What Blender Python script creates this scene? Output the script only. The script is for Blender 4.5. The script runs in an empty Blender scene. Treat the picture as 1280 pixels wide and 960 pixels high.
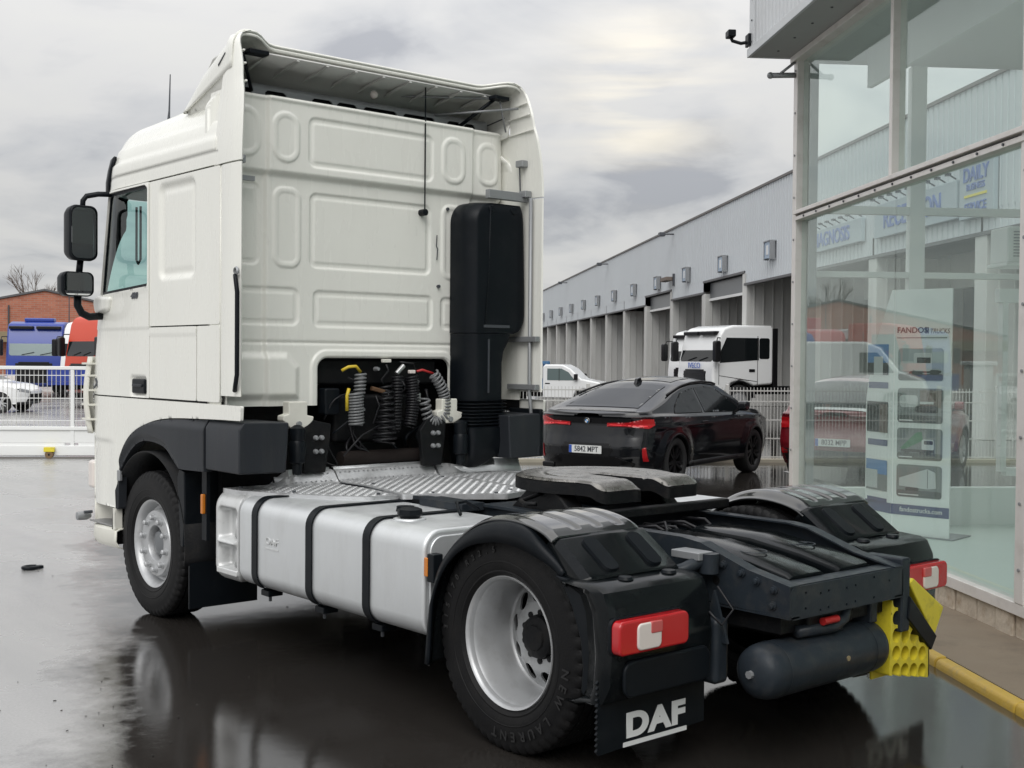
import bpy, bmesh, math, random
import numpy as np
from mathutils import Matrix, Vector

random.seed(7)
np.random.seed(7)
R = math.radians
scene = bpy.context.scene
COL = scene.collection

# ------------------------------------------------------------------ camera
cam_data = bpy.data.cameras.new('camera')
cam = bpy.data.objects.new('camera', cam_data)
COL.objects.link(cam)
scene.camera = cam
cam_data.sensor_width = 36.0
cam_data.lens = 42.844
cam_data.clip_start = 0.1
cam_data.clip_end = 3000.0
CAM = Vector((-4.798, -4.246, 1.812))
YAW, PITCH, ROLL = 0.708, -0.021, 0.0083
fw = Vector((math.sin(YAW) * math.cos(PITCH), math.cos(YAW) * math.cos(PITCH), math.sin(PITCH)))
rt = Vector((math.cos(YAW), -math.sin(YAW), 0.0))
upv = rt.cross(fw)
r2 = rt * math.cos(ROLL) + upv * math.sin(ROLL)
u2 = -rt * math.sin(ROLL) + upv * math.cos(ROLL)
m = Matrix((r2, u2, -fw)).transposed().to_4x4()
m.translation = CAM
cam.matrix_world = m

# ------------------------------------------------------------------ view, sky, sun
scene.view_settings.view_transform = 'Standard'
scene.view_settings.look = 'None'
scene.view_settings.gamma = 1.0
scene.view_settings.use_curve_mapping = False
scene.view_settings.exposure = 0.48
scene.cycles.max_bounces = 10
scene.cycles.transparent_max_bounces = 24
scene.cycles.glossy_bounces = 6
scene.cycles.use_denoising = True
scene.cycles.caustics_reflective = False
scene.cycles.caustics_refractive = False

SUN_AZ = R(226.0)      # clockwise from +Y
SUN_EL = R(44.0)
sun_data = bpy.data.lights.new('sun', 'SUN')
sun_data.energy = 1.05
sun_data.angle = R(40.0)
sun_data.color = (1.0, 0.985, 0.955)
sun = bpy.data.objects.new('sun', sun_data)
COL.objects.link(sun)
sd = Vector((math.sin(SUN_AZ) * math.cos(SUN_EL), math.cos(SUN_AZ) * math.cos(SUN_EL), math.sin(SUN_EL)))
sun.rotation_euler = (-sd).to_track_quat('-Z', 'Y').to_euler()

world = bpy.data.worlds.new('World')
scene.world = world
world.use_nodes = True
wt = world.node_tree
for nd in list(wt.nodes):
    wt.nodes.remove(nd)


def wn(kind, **kw):
    nd = wt.nodes.new(kind)
    for k, v in kw.items():
        setattr(nd, k, v)
    return nd


def wmath(op, a, b=None, c=None, clamp=False):
    nd = wn('ShaderNodeMath', operation=op, use_clamp=clamp)
    for i, v in enumerate((a, b, c)):
        if v is None:
            continue
        if isinstance(v, (int, float)):
            nd.inputs[i].default_value = v
        else:
            wt.links.new(v, nd.inputs[i])
    return nd.outputs[0]


geo = wn('ShaderNodeTexCoord')
sep = wn('ShaderNodeSeparateXYZ')
wt.links.new(geo.outputs['Generated'], sep.inputs[0])
zc = wmath('MAXIMUM', sep.outputs[2], 0.0)
den = wmath('ADD', zc, 0.22)
cx = wmath('DIVIDE', sep.outputs[0], den)
cy = wmath('DIVIDE', sep.outputs[1], den)
comb = wn('ShaderNodeCombineXYZ')
wt.links.new(cx, comb.inputs[0])
wt.links.new(cy, comb.inputs[1])
n1 = wn('ShaderNodeTexNoise')
n1.inputs['Scale'].default_value = 1.35
n1.inputs['Detail'].default_value = 7.0
n1.inputs['Roughness'].default_value = 0.52
n1.inputs['Distortion'].default_value = 0.35
mp = wn('ShaderNodeMapping')
mp.inputs['Location'].default_value = (3.35, 1.9, 0.0)
wt.links.new(comb.outputs[0], mp.inputs[0])
wt.links.new(mp.outputs[0], n1.inputs['Vector'])
n2 = wn('ShaderNodeTexNoise')
n2.inputs['Scale'].default_value = 3.1
n2.inputs['Detail'].default_value = 6.0
n2.inputs['Distortion'].default_value = 0.6
wt.links.new(mp.outputs[0], n2.inputs['Vector'])
mixn = wmath('ADD', wmath('MULTIPLY', n1.outputs[0], 0.62), wmath('MULTIPLY', n2.outputs[0], 0.38))
ramp = wn('ShaderNodeValToRGB')
cr = ramp.color_ramp
cr.elements[0].position = 0.40
cr.elements[0].color = (0.292, 0.297, 0.315, 1)
cr.elements[1].position = 0.60
cr.elements[1].color = (0.48, 0.475, 0.462, 1)
e = cr.elements.new(0.46)
e.color = (0.398, 0.40, 0.406, 1)
e = cr.elements.new(0.54)
e.color = (0.47, 0.465, 0.458, 1)
wt.links.new(mixn, ramp.inputs[0])
# an overcast sky brightens towards the zenith
grad = wmath('ADD', wmath('MULTIPLY', wmath('MAXIMUM', wmath('SUBTRACT', zc, 0.12), 0.0), 2.2), 1.0)
# the hidden sun shows as one soft warm break in the clouds
gl = wn('ShaderNodeVectorMath', operation='DOT_PRODUCT')
wt.links.new(geo.outputs['Generated'], gl.inputs[0])
GA, GE = YAW + 0.104, R(12.0)
gl.inputs[1].default_value = (math.sin(GA) * math.cos(GE), math.cos(GA) * math.cos(GE), math.sin(GE))
gpow = wmath('POWER', wmath('MAXIMUM', gl.outputs['Value'], 0.0), 620.0)
n3 = wn('ShaderNodeTexNoise')
n3.inputs['Scale'].default_value = 9.0
n3.inputs['Detail'].default_value = 4.0
mp3 = wn('ShaderNodeMapping')
mp3.inputs['Scale'].default_value = (0.6, 0.6, 5.5)
wt.links.new(geo.outputs['Generated'], mp3.inputs[0])
wt.links.new(mp3.outputs[0], n3.inputs['Vector'])
gk = wmath('MULTIPLY', gpow, wmath('MULTIPLY', wmath('SUBTRACT', n3.outputs[0], 0.42), 4.0, clamp=True))
glow = wn('ShaderNodeMix', data_type='RGBA', blend_type='ADD')
wt.links.new(gk, glow.inputs[0])
wt.links.new(ramp.outputs[0], glow.inputs[6])
glow.inputs[7].default_value = (0.22, 0.17, 0.07, 1)
scal = wn('ShaderNodeVectorMath', operation='SCALE')
wt.links.new(glow.outputs[2], scal.inputs[0])
wt.links.new(grad, scal.inputs['Scale'])
sky = wn('ShaderNodeTexSky', sky_type='NISHITA', sun_disc=False)
sky.sun_elevation = SUN_EL
sky.sun_rotation = SUN_AZ
skys = wn('ShaderNodeVectorMath', operation='SCALE')
wt.links.new(sky.outputs[0], skys.inputs[0])
skys.inputs['Scale'].default_value = 0.08
cover = wn('ShaderNodeMix', data_type='RGBA')
cover.inputs[0].default_value = 0.94
wt.links.new(skys.outputs[0], cover.inputs[6])
wt.links.new(scal.outputs[0], cover.inputs[7])
bg = wn('ShaderNodeBackground')
wt.links.new(cover.outputs[2], bg.inputs[0])
bg.inputs[1].default_value = 1.0
wo = wn('ShaderNodeOutputWorld')
wt.links.new(bg.outputs[0], wo.inputs[0])

# ------------------------------------------------------------------ materials
MATS = {}


def mat(name, col, rough=0.5, metal=0.0, var=0.0, scale=6.0, coat=0.0, bump=0.0, bscale=80.0,
        dirt=None, dscale=3.0, damt=0.5, spec=0.5, rvar=0.0, emit=None, stretch=(1, 1, 1), ior=None):
    """Principled surface; var = tone variation, dirt = second colour in noise patches."""
    if name in MATS:
        return MATS[name]
    mt = bpy.data.materials.new(name)
    mt.use_nodes = True
    nt = mt.node_tree
    b = nt.nodes['Principled BSDF']
    b.inputs['Base Color'].default_value = (*col, 1)
    b.inputs['Roughness'].default_value = rough
    b.inputs['Metallic'].default_value = metal
    b.inputs['Specular IOR Level'].default_value = spec
    if ior:
        b.inputs['IOR'].default_value = ior
    if coat:
        b.inputs['Coat Weight'].default_value = coat
        b.inputs['Coat Roughness'].default_value = 0.06
    if emit:
        b.inputs['Emission Color'].default_value = (*col, 1)
        b.inputs['Emission Strength'].default_value = emit
    if var or dirt or bump or rvar:
        tc = nt.nodes.new('ShaderNodeTexCoord')
        mpg = nt.nodes.new('ShaderNodeMapping')
        mpg.inputs['Scale'].default_value = stretch
        nt.links.new(tc.outputs['Object'], mpg.inputs[0])
        src = mpg.outputs[0]
        last = None
        if var:
            nz = nt.nodes.new('ShaderNodeTexNoise')
            nz.inputs['Scale'].default_value = scale
            nz.inputs['Detail'].default_value = 5
            nt.links.new(src, nz.inputs['Vector'])
            mx = nt.nodes.new('ShaderNodeMix')
            mx.data_type = 'RGBA'
            mx.inputs[6].default_value = (*[max(0, c * (1 - var)) for c in col], 1)
            mx.inputs[7].default_value = (*[min(1, c * (1 + var)) for c in col], 1)
            nt.links.new(nz.outputs[0], mx.inputs[0])
            last = mx.outputs[2]
        if dirt:
            nz = nt.nodes.new('ShaderNodeTexNoise')
            nz.inputs['Scale'].default_value = dscale
            nz.inputs['Detail'].default_value = 9
            nz.inputs['Roughness'].default_value = 0.65
            nt.links.new(src, nz.inputs['Vector'])
            rp = nt.nodes.new('ShaderNodeValToRGB')
            rp.color_ramp.elements[0].position = 0.5
            rp.color_ramp.elements[1].position = 0.78
            rp.color_ramp.elements[1].color = (damt, damt, damt, 1)
            nt.links.new(nz.outputs[0], rp.inputs[0])
            mx = nt.nodes.new('ShaderNodeMix')
            mx.data_type = 'RGBA'
            mx.inputs[6].default_value = (*col, 1)
            if last:
                nt.links.new(last, mx.inputs[6])
            mx.inputs[7].default_value = (*dirt, 1)
            nt.links.new(rp.outputs[0], mx.inputs[0])
            last = mx.outputs[2]
        if last:
            nt.links.new(last, b.inputs['Base Color'])
        if rvar:
            nz = nt.nodes.new('ShaderNodeTexNoise')
            nz.inputs['Scale'].default_value = dscale * 1.7
            nz.inputs['Detail'].default_value = 6
            nt.links.new(src, nz.inputs['Vector'])
            mr = nt.nodes.new('ShaderNodeMapRange')
            mr.inputs['From Min'].default_value = 0.3
            mr.inputs['From Max'].default_value = 0.7
            mr.inputs['To Min'].default_value = max(0.02, rough - rvar)
            mr.inputs['To Max'].default_value = min(1, rough + rvar)
            nt.links.new(nz.outputs[0], mr.inputs[0])
            nt.links.new(mr.outputs[0], b.inputs['Roughness'])
        if bump:
            nz = nt.nodes.new('ShaderNodeTexNoise')
            nz.inputs['Scale'].default_value = bscale
            nz.inputs['Detail'].default_value = 4
            nt.links.new(src, nz.inputs['Vector'])
            bp = nt.nodes.new('ShaderNodeBump')
            bp.inputs['Strength'].default_value = bump
            bp.inputs['Distance'].default_value = 0.01
            nt.links.new(nz.outputs[0], bp.inputs['Height'])
            nt.links.new(bp.outputs[0], b.inputs['Normal'])
    MATS[name] = mt
    return mt


def glass(name, tint, f0=0.05, rough=0.0, dark=0.0):
    """Thin sheet glass: lets light straight through, mirrors more towards grazing."""
    if name in MATS:
        return MATS[name]
    mt = bpy.data.materials.new(name)
    mt.use_nodes = True
    nt = mt.node_tree
    for nd in list(nt.nodes):
        nt.nodes.remove(nd)
    lw = nt.nodes.new('ShaderNodeLayerWeight')
    lw.inputs['Blend'].default_value = 0.5
    pw = nt.nodes.new('ShaderNodeMath')
    pw.operation = 'POWER'
    pw.inputs[1].default_value = 5.0
    nt.links.new(lw.outputs['Facing'], pw.inputs[0])
    ml = nt.nodes.new('ShaderNodeMath')
    ml.operation = 'MULTIPLY_ADD'
    ml.inputs[1].default_value = 1 - f0
    ml.inputs[2].default_value = f0
    nt.links.new(pw.outputs[0], ml.inputs[0])
    tr = nt.nodes.new('ShaderNodeBsdfTransparent')
    tr.inputs[0].default_value = (*tint, 1)
    gl_ = nt.nodes.new('ShaderNodeBsdfGlossy')
    gl_.inputs['Roughness'].default_value = rough
    gl_.inputs[0].default_value = (0.95, 0.98, 0.97, 1)
    mx = nt.nodes.new('ShaderNodeMixShader')
    nt.links.new(ml.outputs[0], mx.inputs[0])
    nt.links.new(tr.outputs[0], mx.inputs[1])
    nt.links.new(gl_.outputs[0], mx.inputs[2])
    out = nt.nodes.new('ShaderNodeOutputMaterial')
    last = mx.outputs[0]
    if dark:                                   # a film of dust on the pane
        df = nt.nodes.new('ShaderNodeBsdfDiffuse')
        df.inputs[0].default_value = (0.86, 0.95, 0.90, 1)
        tl_ = nt.nodes.new('ShaderNodeBsdfTranslucent')
        tl_.inputs[0].default_value = (0.86, 0.95, 0.90, 1)
        m2 = nt.nodes.new('ShaderNodeMixShader')
        m2.inputs[0].default_value = 0.5
        nt.links.new(df.outputs[0], m2.inputs[1])
        nt.links.new(tl_.outputs[0], m2.inputs[2])
        nz = nt.nodes.new('ShaderNodeTexNoise')
        nz.inputs['Scale'].default_value = 1.2
        nz.inputs['Detail'].default_value = 6
        tcg = nt.nodes.new('ShaderNodeTexCoord')
        nt.links.new(tcg.outputs['Object'], nz.inputs['Vector'])
        mr = nt.nodes.new('ShaderNodeMapRange')
        mr.inputs['From Min'].default_value = 0.3
        mr.inputs['From Max'].default_value = 0.7
        mr.inputs['To Min'].default_value = dark * 0.75
        mr.inputs['To Max'].default_value = dark * 1.25
        nt.links.new(nz.outputs[0], mr.inputs[0])
        m3 = nt.nodes.new('ShaderNodeMixShader')
        nt.links.new(mr.outputs[0], m3.inputs[0])
        nt.links.new(last, m3.inputs[1])
        nt.links.new(m2.outputs[0], m3.inputs[2])
        last = m3.outputs[0]
    nt.links.new(last, out.inputs[0])
    MATS[name] = mt
    return mt


M_WHITE = mat('white_cab_paint', (0.80, 0.80, 0.748), 0.28, var=0.03, scale=1.5, coat=0.35,
              dirt=(0.58, 0.58, 0.53), dscale=2.4, damt=0.12, rvar=0.05, stretch=(2.2, 2.2, 0.5))
M_CREAM = mat('cream_plastic', (0.74, 0.73, 0.66), 0.4, var=0.04, scale=3, dirt=(0.4, 0.38, 0.33), dscale=5, damt=0.25)
M_GREYP = mat('grey_fender_plastic', (0.025, 0.028, 0.033), 0.42, spec=0.2, var=0.15, scale=9, stretch=(1, 1, 0.15),
              dirt=(0.05, 0.05, 0.05), dscale=14, damt=0.4, bump=0.08, bscale=300)
M_BLACKP = mat('black_plastic', (0.006, 0.008, 0.0105), 0.36, spec=0.15, var=0.2, scale=6, bump=0.06, bscale=250,
               dirt=(0.022, 0.023, 0.025), dscale=7, damt=0.4)
M_SMOOTHB = mat('smooth_black_guard', (0.005, 0.0065, 0.0075), 0.15, var=0.15, scale=4, rvar=0.05, spec=0.22,
                dirt=(0.018, 0.019, 0.019), dscale=8, damt=0.4)
M_CROWN = mat('wet_black_guard_crown', (0.008, 0.0095, 0.0105), 0.13, var=0.15, scale=4, rvar=0.04, coat=1.0, spec=0.6)
M_BLACK = mat('black_underbody', (0.006, 0.0065, 0.0075), 0.55, spec=0.2, var=0.3, scale=8, bump=0.2, bscale=60,
              dirt=(0.03, 0.026, 0.022), dscale=9, damt=0.5)
M_RUBBER = mat('tyre_rubber', (0.006, 0.006, 0.0065), 0.55, spec=0.2, var=0.25, scale=14, bump=0.15, bscale=120,
               dirt=(0.02, 0.0185, 0.017), dscale=10, damt=0.4)
M_LETTER = mat('raised_tyre_letter', (0.012, 0.012, 0.0125), 0.6)
M_CHASSIS = mat('chassis_grey_paint', (0.021, 0.027, 0.034), 0.36, spec=0.22, var=0.2, scale=7, rvar=0.08,
                dirt=(0.07, 0.066, 0.06), dscale=12, damt=0.5, bump=0.06, bscale=90)
M_ALU = mat('brushed_aluminium_tank', (0.68, 0.70, 0.71), 0.42, 0.6, var=0.06, scale=5, stretch=(1, 1, 0.3), rvar=0.07,
            dirt=(0.42, 0.42, 0.41), dscale=5, damt=0.35, bump=0.05, bscale=120)
M_STEPW = mat('silver_step_casting', (0.66, 0.67, 0.67), 0.42, 0.4, var=0.06, dirt=(0.3, 0.3, 0.28), dscale=9, damt=0.5)
M_PLATE = mat('aluminium_tread_plate', (0.60, 0.61, 0.62), 0.36, 0.5, var=0.12, scale=9, rvar=0.1,
              dirt=(0.2, 0.195, 0.19), dscale=8, damt=0.6)
M_RIM = mat('silver_rim_paint', (0.50, 0.51, 0.52), 0.42, 0.55, var=0.08, scale=8, dirt=(0.25, 0.24, 0.22), dscale=13, damt=0.35)
M_RIMD = mat('worn_silver_rim', (0.42, 0.43, 0.435), 0.45, 0.55, var=0.1, scale=8, dirt=(0.12, 0.11, 0.1), dscale=11, damt=0.55)
M_STEEL = mat('bare_steel', (0.45, 0.45, 0.45), 0.35, 0.85, var=0.15, scale=20)
M_FIFTH = mat('greasy_fifth_wheel_top', (0.26, 0.25, 0.235), 0.28, 0.8, var=0.35, scale=14, rvar=0.12,
              dirt=(0.02, 0.018, 0.016), dscale=9, damt=1.0, bump=0.05, bscale=90)
M_RED = mat('red_lens', (0.42, 0.008, 0.012), 0.14, coat=0.6, emit=0.05)
M_CLEAR = mat('clear_lens', (0.72, 0.66, 0.62), 0.12, coat=0.6)
M_AMBER = mat('amber_lens', (0.55, 0.17, 0.01), 0.16, coat=0.5)
M_YELLOW = mat('yellow_plastic', (0.72, 0.60, 0.04), 0.4, var=0.1, scale=8, dirt=(0.12, 0.1, 0.04), dscale=12, damt=0.6)
M_TEXTW = mat('white_lettering', (0.75, 0.76, 0.76), 0.45)
M_TEXTD = mat('dark_lettering', (0.06, 0.065, 0.075), 0.4)
M_GREYM = mat('grey_metal', (0.30, 0.31, 0.32), 0.45, 0.4, var=0.1)
M_UNDER = mat('spoiler_inside_grey', (0.62, 0.62, 0.60), 0.55, var=0.06)
M_MIRROR = mat('mirror_glass', (0.82, 0.84, 0.86), 0.02, 1.0)
M_CABGLASS = glass('cab_window_glass', (0.72, 0.91, 0.88), 0.05)
M_GLASS = glass('showroom_glass', (0.955, 0.998, 0.984), 0.03, dark=0.05)
M_GLASSC = glass('clean_end_glass', (0.985, 1.0, 0.992), 0.03)
M_STUD = mat('polished_tread_stud', (0.66, 0.67, 0.68), 0.28, 0.75, dirt=(0.2, 0.2, 0.2), dscale=8, damt=0.6)
M_COIL = mat('coil_hose_black', (0.012, 0.012, 0.014), 0.35, spec=0.3)
M_COILG = mat('coil_hose_grey', (0.16, 0.165, 0.17), 0.3)
M_HOSEY = mat('yellow_hose', (0.62, 0.45, 0.03), 0.4)
M_HOSER = mat('red_hose', (0.42, 0.02, 0.02), 0.4)

# ------------------------------------------------------------------ mesh helpers


class MB:
    def __init__(self):
        self.v = []
        self.f = []

    def add(self, vs, fs):
        o = len(self.v)
        self.v.extend([tuple(map(float, p)) for p in vs])
        self.f.extend([tuple(int(i) + o for i in fc) for fc in fs])
        return self

    def box(self, x0, x1, y0, y1, z0, z1):
        vs = [(x, y, z) for x in (x0, x1) for y in (y0, y1) for z in (z0, z1)]
        fs = [(0, 1, 3, 2), (4, 6, 7, 5), (0, 4, 5, 1), (2, 3, 7, 6), (0, 2, 6, 4), (1, 5, 7, 3)]
        return self.add(vs, fs)

    def bar(self, a, b, w, h, up=(0, 0, 1)):
        """square bar from a to b, w across, h along up"""
        a, b, up = Vector(a), Vector(b), Vector(up)
        d = (b - a).normalized()
        s = d.cross(up)
        if s.length < 1e-5:
            s = d.cross(Vector((1, 0, 0)))
        s.normalize()
        t = s.cross(d).normalized()
        vs = []
        for p in (a, b):
            for i, j in ((-1, -1), (1, -1), (1, 1), (-1, 1)):
                vs.append(p + s * (i * w / 2) + t * (j * h / 2))
        return self.add(vs, [(0, 1, 2, 3), (7, 6, 5, 4), (0, 4, 5, 1), (1, 5, 6, 2), (2, 6, 7, 3), (3, 7, 4, 0)])

    def prism(self, poly, axis, a0, a1):
        """poly of 2-D points extruded along axis; the 2-D plane is the other two axes in xyz order"""
        n = len(poly)

        def put(p, a):
            if axis == 'x':
                return (a, p[0], p[1])
            if axis == 'y':
                return (p[0], a, p[1])
            return (p[0], p[1], a)
        vs = [put(p, a0) for p in poly] + [put(p, a1) for p in poly]
        fs = [tuple(range(n)), tuple(range(2 * n - 1, n - 1, -1))]
        fs += [(i, i + n, (i + 1) % n + n, (i + 1) % n) for i in range(n)]
        return self.add(vs, fs)

    def tube(self, pts, r, seg=8, cap=True, closed=False):
        pts = [Vector(p) for p in pts]
        n = len(pts)
        rs = r if isinstance(r, (list, tuple)) else [r] * n
        prev = None
        vs = []
        for i, p in enumerate(pts):
            if closed:
                d = pts[(i + 1) % n] - pts[i - 1]
            else:
                d = pts[min(i + 1, n - 1)] - pts[max(i - 1, 0)]
            if d.length < 1e-9:
                d = Vector((0, 0, 1))
            d.normalize()
            if prev is None:
                s = d.orthogonal().normalized()
            else:
                s = prev - d * prev.dot(d)
                if s.length < 1e-6:
                    s = d.orthogonal()
                s.normalize()
            prev = s
            t = d.cross(s)
            for k in range(seg):
                a = 2 * math.pi * k / seg
                vs.append(p + (s * math.cos(a) + t * math.sin(a)) * rs[i])
        fs = []
        m_ = n if closed else n - 1
        for i in range(m_):
            j = (i + 1) % n
            for k in range(seg):
                fs.append((i * seg + k, i * seg + (k + 1) % seg, j * seg + (k + 1) % seg, j * seg + k))
        if cap and not closed:
            fs.append(tuple(range(seg - 1, -1, -1)))
            fs.append(tuple((n - 1) * seg + k for k in range(seg)))
        return self.add(vs, fs)

    def lathe(self, prof, c=(0, 0, 0), axis='x', seg=48, mod=None, closed=False):
        """prof = [(radius, height along axis)]"""
        n = len(prof)
        vs = []
        for k in range(seg):
            a = 2 * math.pi * k / seg
            for i, (r, h) in enumerate(prof):
                if mod:
                    r, h = mod(k, i, r, h)
                p, q = r * math.cos(a), r * math.sin(a)
                if axis == 'x':
                    vs.append((c[0] + h, c[1] + p, c[2] + q))
                elif axis == 'y':
                    vs.append((c[0] + q, c[1] + h, c[2] + p))
                else:
                    vs.append((c[0] + p, c[1] + q, c[2] + h))
        fs = []
        for k in range(seg):
            k2 = (k + 1) % seg
            for i in range(n - 1 + (1 if closed else 0)):
                i2 = (i + 1) % n
                fs.append((k * n + i, k2 * n + i, k2 * n + i2, k * n + i2))
        return self.add(vs, fs)

    def grid(self, P, wrap=False):
        """P[i][j] -> quads"""
        m_, n_ = len(P), len(P[0])
        vs = [p for row in P for p in row]
        fs = []
        for i in range(m_ - 1):
            for j in range(n_ if wrap else n_ - 1):
                j2 = (j + 1) % n_
                fs.append((i * n_ + j, i * n_ + j2, (i + 1) * n_ + j2, (i + 1) * n_ + j))
        return self.add(vs, fs)

    def cyl(self, a, b, r, seg=16):
        return self.tube([a, b], r, seg)

    def ball(self, c, r, seg=12, sz=1.0):
        prof = [(max(1e-4, r * math.cos(t)), r * sz * math.sin(t)) for t in np.linspace(-math.pi / 2, math.pi / 2, seg // 2 + 1)]
        return self.lathe(prof, c, 'z', seg)

    def build(self, name, material, parent=None, smooth=None, bevel=0.0, seg=2, fix=True, solid=0.0, soff=-1):
        me = bpy.data.meshes.new(name)
        me.from_pydata(self.v, [], self.f)
        if fix:
            bm = bmesh.new()
            bm.from_mesh(me)
            bmesh.ops.recalc_face_normals(bm, faces=bm.faces)
            bm.to_mesh(me)
            bm.free()
        me.materials.append(material)
        o = bpy.data.objects.new(name, me)
        COL.objects.link(o)
        if smooth is None:
            smooth = bevel > 0
        if smooth:
            me.polygons.foreach_set('use_smooth', [True] * len(me.polygons))
            if not bevel and smooth == 'edge':
                me.set_sharp_from_angle(angle=R(38))
        if solid:
            sm = o.modifiers.new('solid', 'SOLIDIFY')
            sm.thickness = solid
            sm.offset = soff
            sm.use_even_offset = False
        if bevel:
            md = o.modifiers.new('bevel', 'BEVEL')
            md.width = bevel
            md.segments = seg
            md.limit_method = 'ANGLE'
            md.angle_limit = R(40)
            md.harden_normals = True
        if parent is not None:
            adopt(o, parent)
        return o


def adopt(o, parent):
    o.parent = parent
    inv = Matrix.Identity(4)
    p = parent
    chain = []
    while p is not None:
        chain.append(p)
        p = p.parent
    w = Matrix.Identity(4)
    for q in reversed(chain):
        w = w @ q.matrix_parent_inverse @ q.matrix_basis
    o.matrix_parent_inverse = w.inverted()
    return o


def empty(name, loc=(0, 0, 0), rz=0.0):
    o = bpy.data.objects.new(name, None)
    COL.objects.link(o)
    o.location = loc
    o.rotation_euler = (0, 0, rz)
    return o


def local_child(o, parent):
    """parent without an inverse: the child's coordinates are the parent's own"""
    o.parent = parent
    o.matrix_parent_inverse = Matrix.Identity(4)
    return o


def tag(o, label, cat, group=None, kind=None):
    o['label'] = label
    o['category'] = cat
    if group:
        o['group'] = group
    if kind:
        o['kind'] = kind
    return o


def struct(o, label=None):
    o['kind'] = 'structure'
    if label:
        o['label'] = label
    return o


def copy_tree(o, parent=None):
    c_ = o.copy()
    COL.objects.link(c_)
    if parent is not None:
        c_.parent = parent
    for ch in o.children:
        copy_tree(ch, c_)
    return c_


def smoothstep(a, b, x):
    t = np.clip((x - a) / (b - a), 0, 1)
    return t * t * (3 - 2 * t)


def rr(U, V, u0, u1, v0, v1, r):
    """signed distance to a rounded rectangle, negative inside"""
    cu, cv = (u0 + u1) / 2, (v0 + v1) / 2
    du = np.abs(U - cu) - (u1 - u0) / 2 + r
    dv = np.abs(V - cv) - (v1 - v0) / 2 + r
    return np.hypot(np.maximum(du, 0), np.maximum(dv, 0)) + np.minimum(np.maximum(du, dv), 0) - r


def poly_sdf(U, V, pts):
    """signed distance to a polygon, negative inside"""
    pts = np.asarray(pts, float)
    d = np.full(U.shape, 1e9)
    s = np.ones(U.shape)
    n = len(pts)
    for i in range(n):
        a, b = pts[i], pts[i - 1]
        ex, ey = b - a
        wx, wy = U - a[0], V - a[1]
        t = np.clip((wx * ex + wy * ey) / (ex * ex + ey * ey), 0, 1)
        d = np.minimum(d, (wx - ex * t) ** 2 + (wy - ey * t) ** 2)
        c1 = V >= a[1]
        c2 = V < b[1]
        c3 = ex * wy > ey * wx
        s = np.where((c1 & c2 & c3) | (~c1 & ~c2 & ~c3), -s, s)
    return s * np.sqrt(d)


def field(name, u, v, res, sdf, pos, material, parent=None, skirt=0.02, smooth=True):
    """A sheet over the (u, v) plane trimmed to sdf < 0; pos(U, V, depth) -> x, y, z.
    Its rim is turned back by `skirt`."""
    nu = max(2, int(round((u[1] - u[0]) / res)) + 1)
    nv = max(2, int(round((v[1] - v[0]) / res)) + 1)
    us, vs = np.linspace(u[0], u[1], nu), np.linspace(v[0], v[1], nv)
    U, V = np.meshgrid(us, vs, indexing='ij')
    D = sdf(U, V)
    h = res * 0.2
    for _ in range(2):
        near = np.abs(D) < res * 0.62
        gu = (sdf(U + h, V) - sdf(U - h, V)) / (2 * h)
        gv = (sdf(U, V + h) - sdf(U, V - h)) / (2 * h)
        g2 = gu * gu + gv * gv + 1e-9
        U = np.where(near, U - gu * D / g2, U)
        V = np.where(near, V - gv * D / g2, V)
        D = sdf(U, V)
    ins = D < res * 0.08
    idx = np.arange(nu * nv).reshape(nu, nv)
    a, b, c_, d = ins[:-1, :-1], ins[1:, :-1], ins[1:, 1:], ins[:-1, 1:]
    ia, ib, ic, id_ = idx[:-1, :-1], idx[1:, :-1], idx[1:, 1:], idx[:-1, 1:]
    cnt = a.astype(int) + b + c_ + d
    q = cnt == 4
    faces = np.stack([ia[q], ib[q], ic[q], id_[q]], 1).tolist()
    for miss, tri in ((~a, (ib, ic, id_)), (~b, (ia, ic, id_)), (~c_, (ia, ib, id_)), (~d, (ia, ib, ic))):
        k = (cnt == 3) & miss
        faces += np.stack([t[k] for t in tri], 1).tolist()
    used = sorted({i for f_ in faces for i in f_})
    re = {o_: n_ for n_, o_ in enumerate(used)}
    faces = [tuple(re[i] for i in f_) for f_ in faces]
    Uf, Vf = U.ravel()[used], V.ravel()[used]
    X, Y, Z = pos(Uf, Vf, np.zeros_like(Uf))
    verts = np.stack([X, Y, Z], 1)
    if skirt:
        edge = {}
        for f_ in faces:
            for i in range(len(f_)):
                k = (f_[i], f_[(i + 1) % len(f_)])
                edge[k] = 1
        bnd = [k for k in edge if (k[1], k[0]) not in edge]
        bv = sorted({i for k in bnd for i in k})
        n0 = len(verts)
        mp_ = {i: n0 + j for j, i in enumerate(bv)}
        # the rim gets its own vertices so that the fold stays crisp
        mp0 = {i: n0 + len(bv) + j for j, i in enumerate(bv)}
        X, Y, Z = pos(Uf[bv], Vf[bv], np.full(len(bv), skirt))
        verts = np.vstack([verts, np.stack([X, Y, Z], 1), verts[bv]])
        faces += [(mp0[k[1]], mp0[k[0]], mp_[k[0]], mp_[k[1]]) for k in bnd]
    mb = MB()
    mb.v = verts.tolist()
    mb.f = faces
    return mb.build(name, material, parent, smooth=smooth, fix=False)


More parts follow.
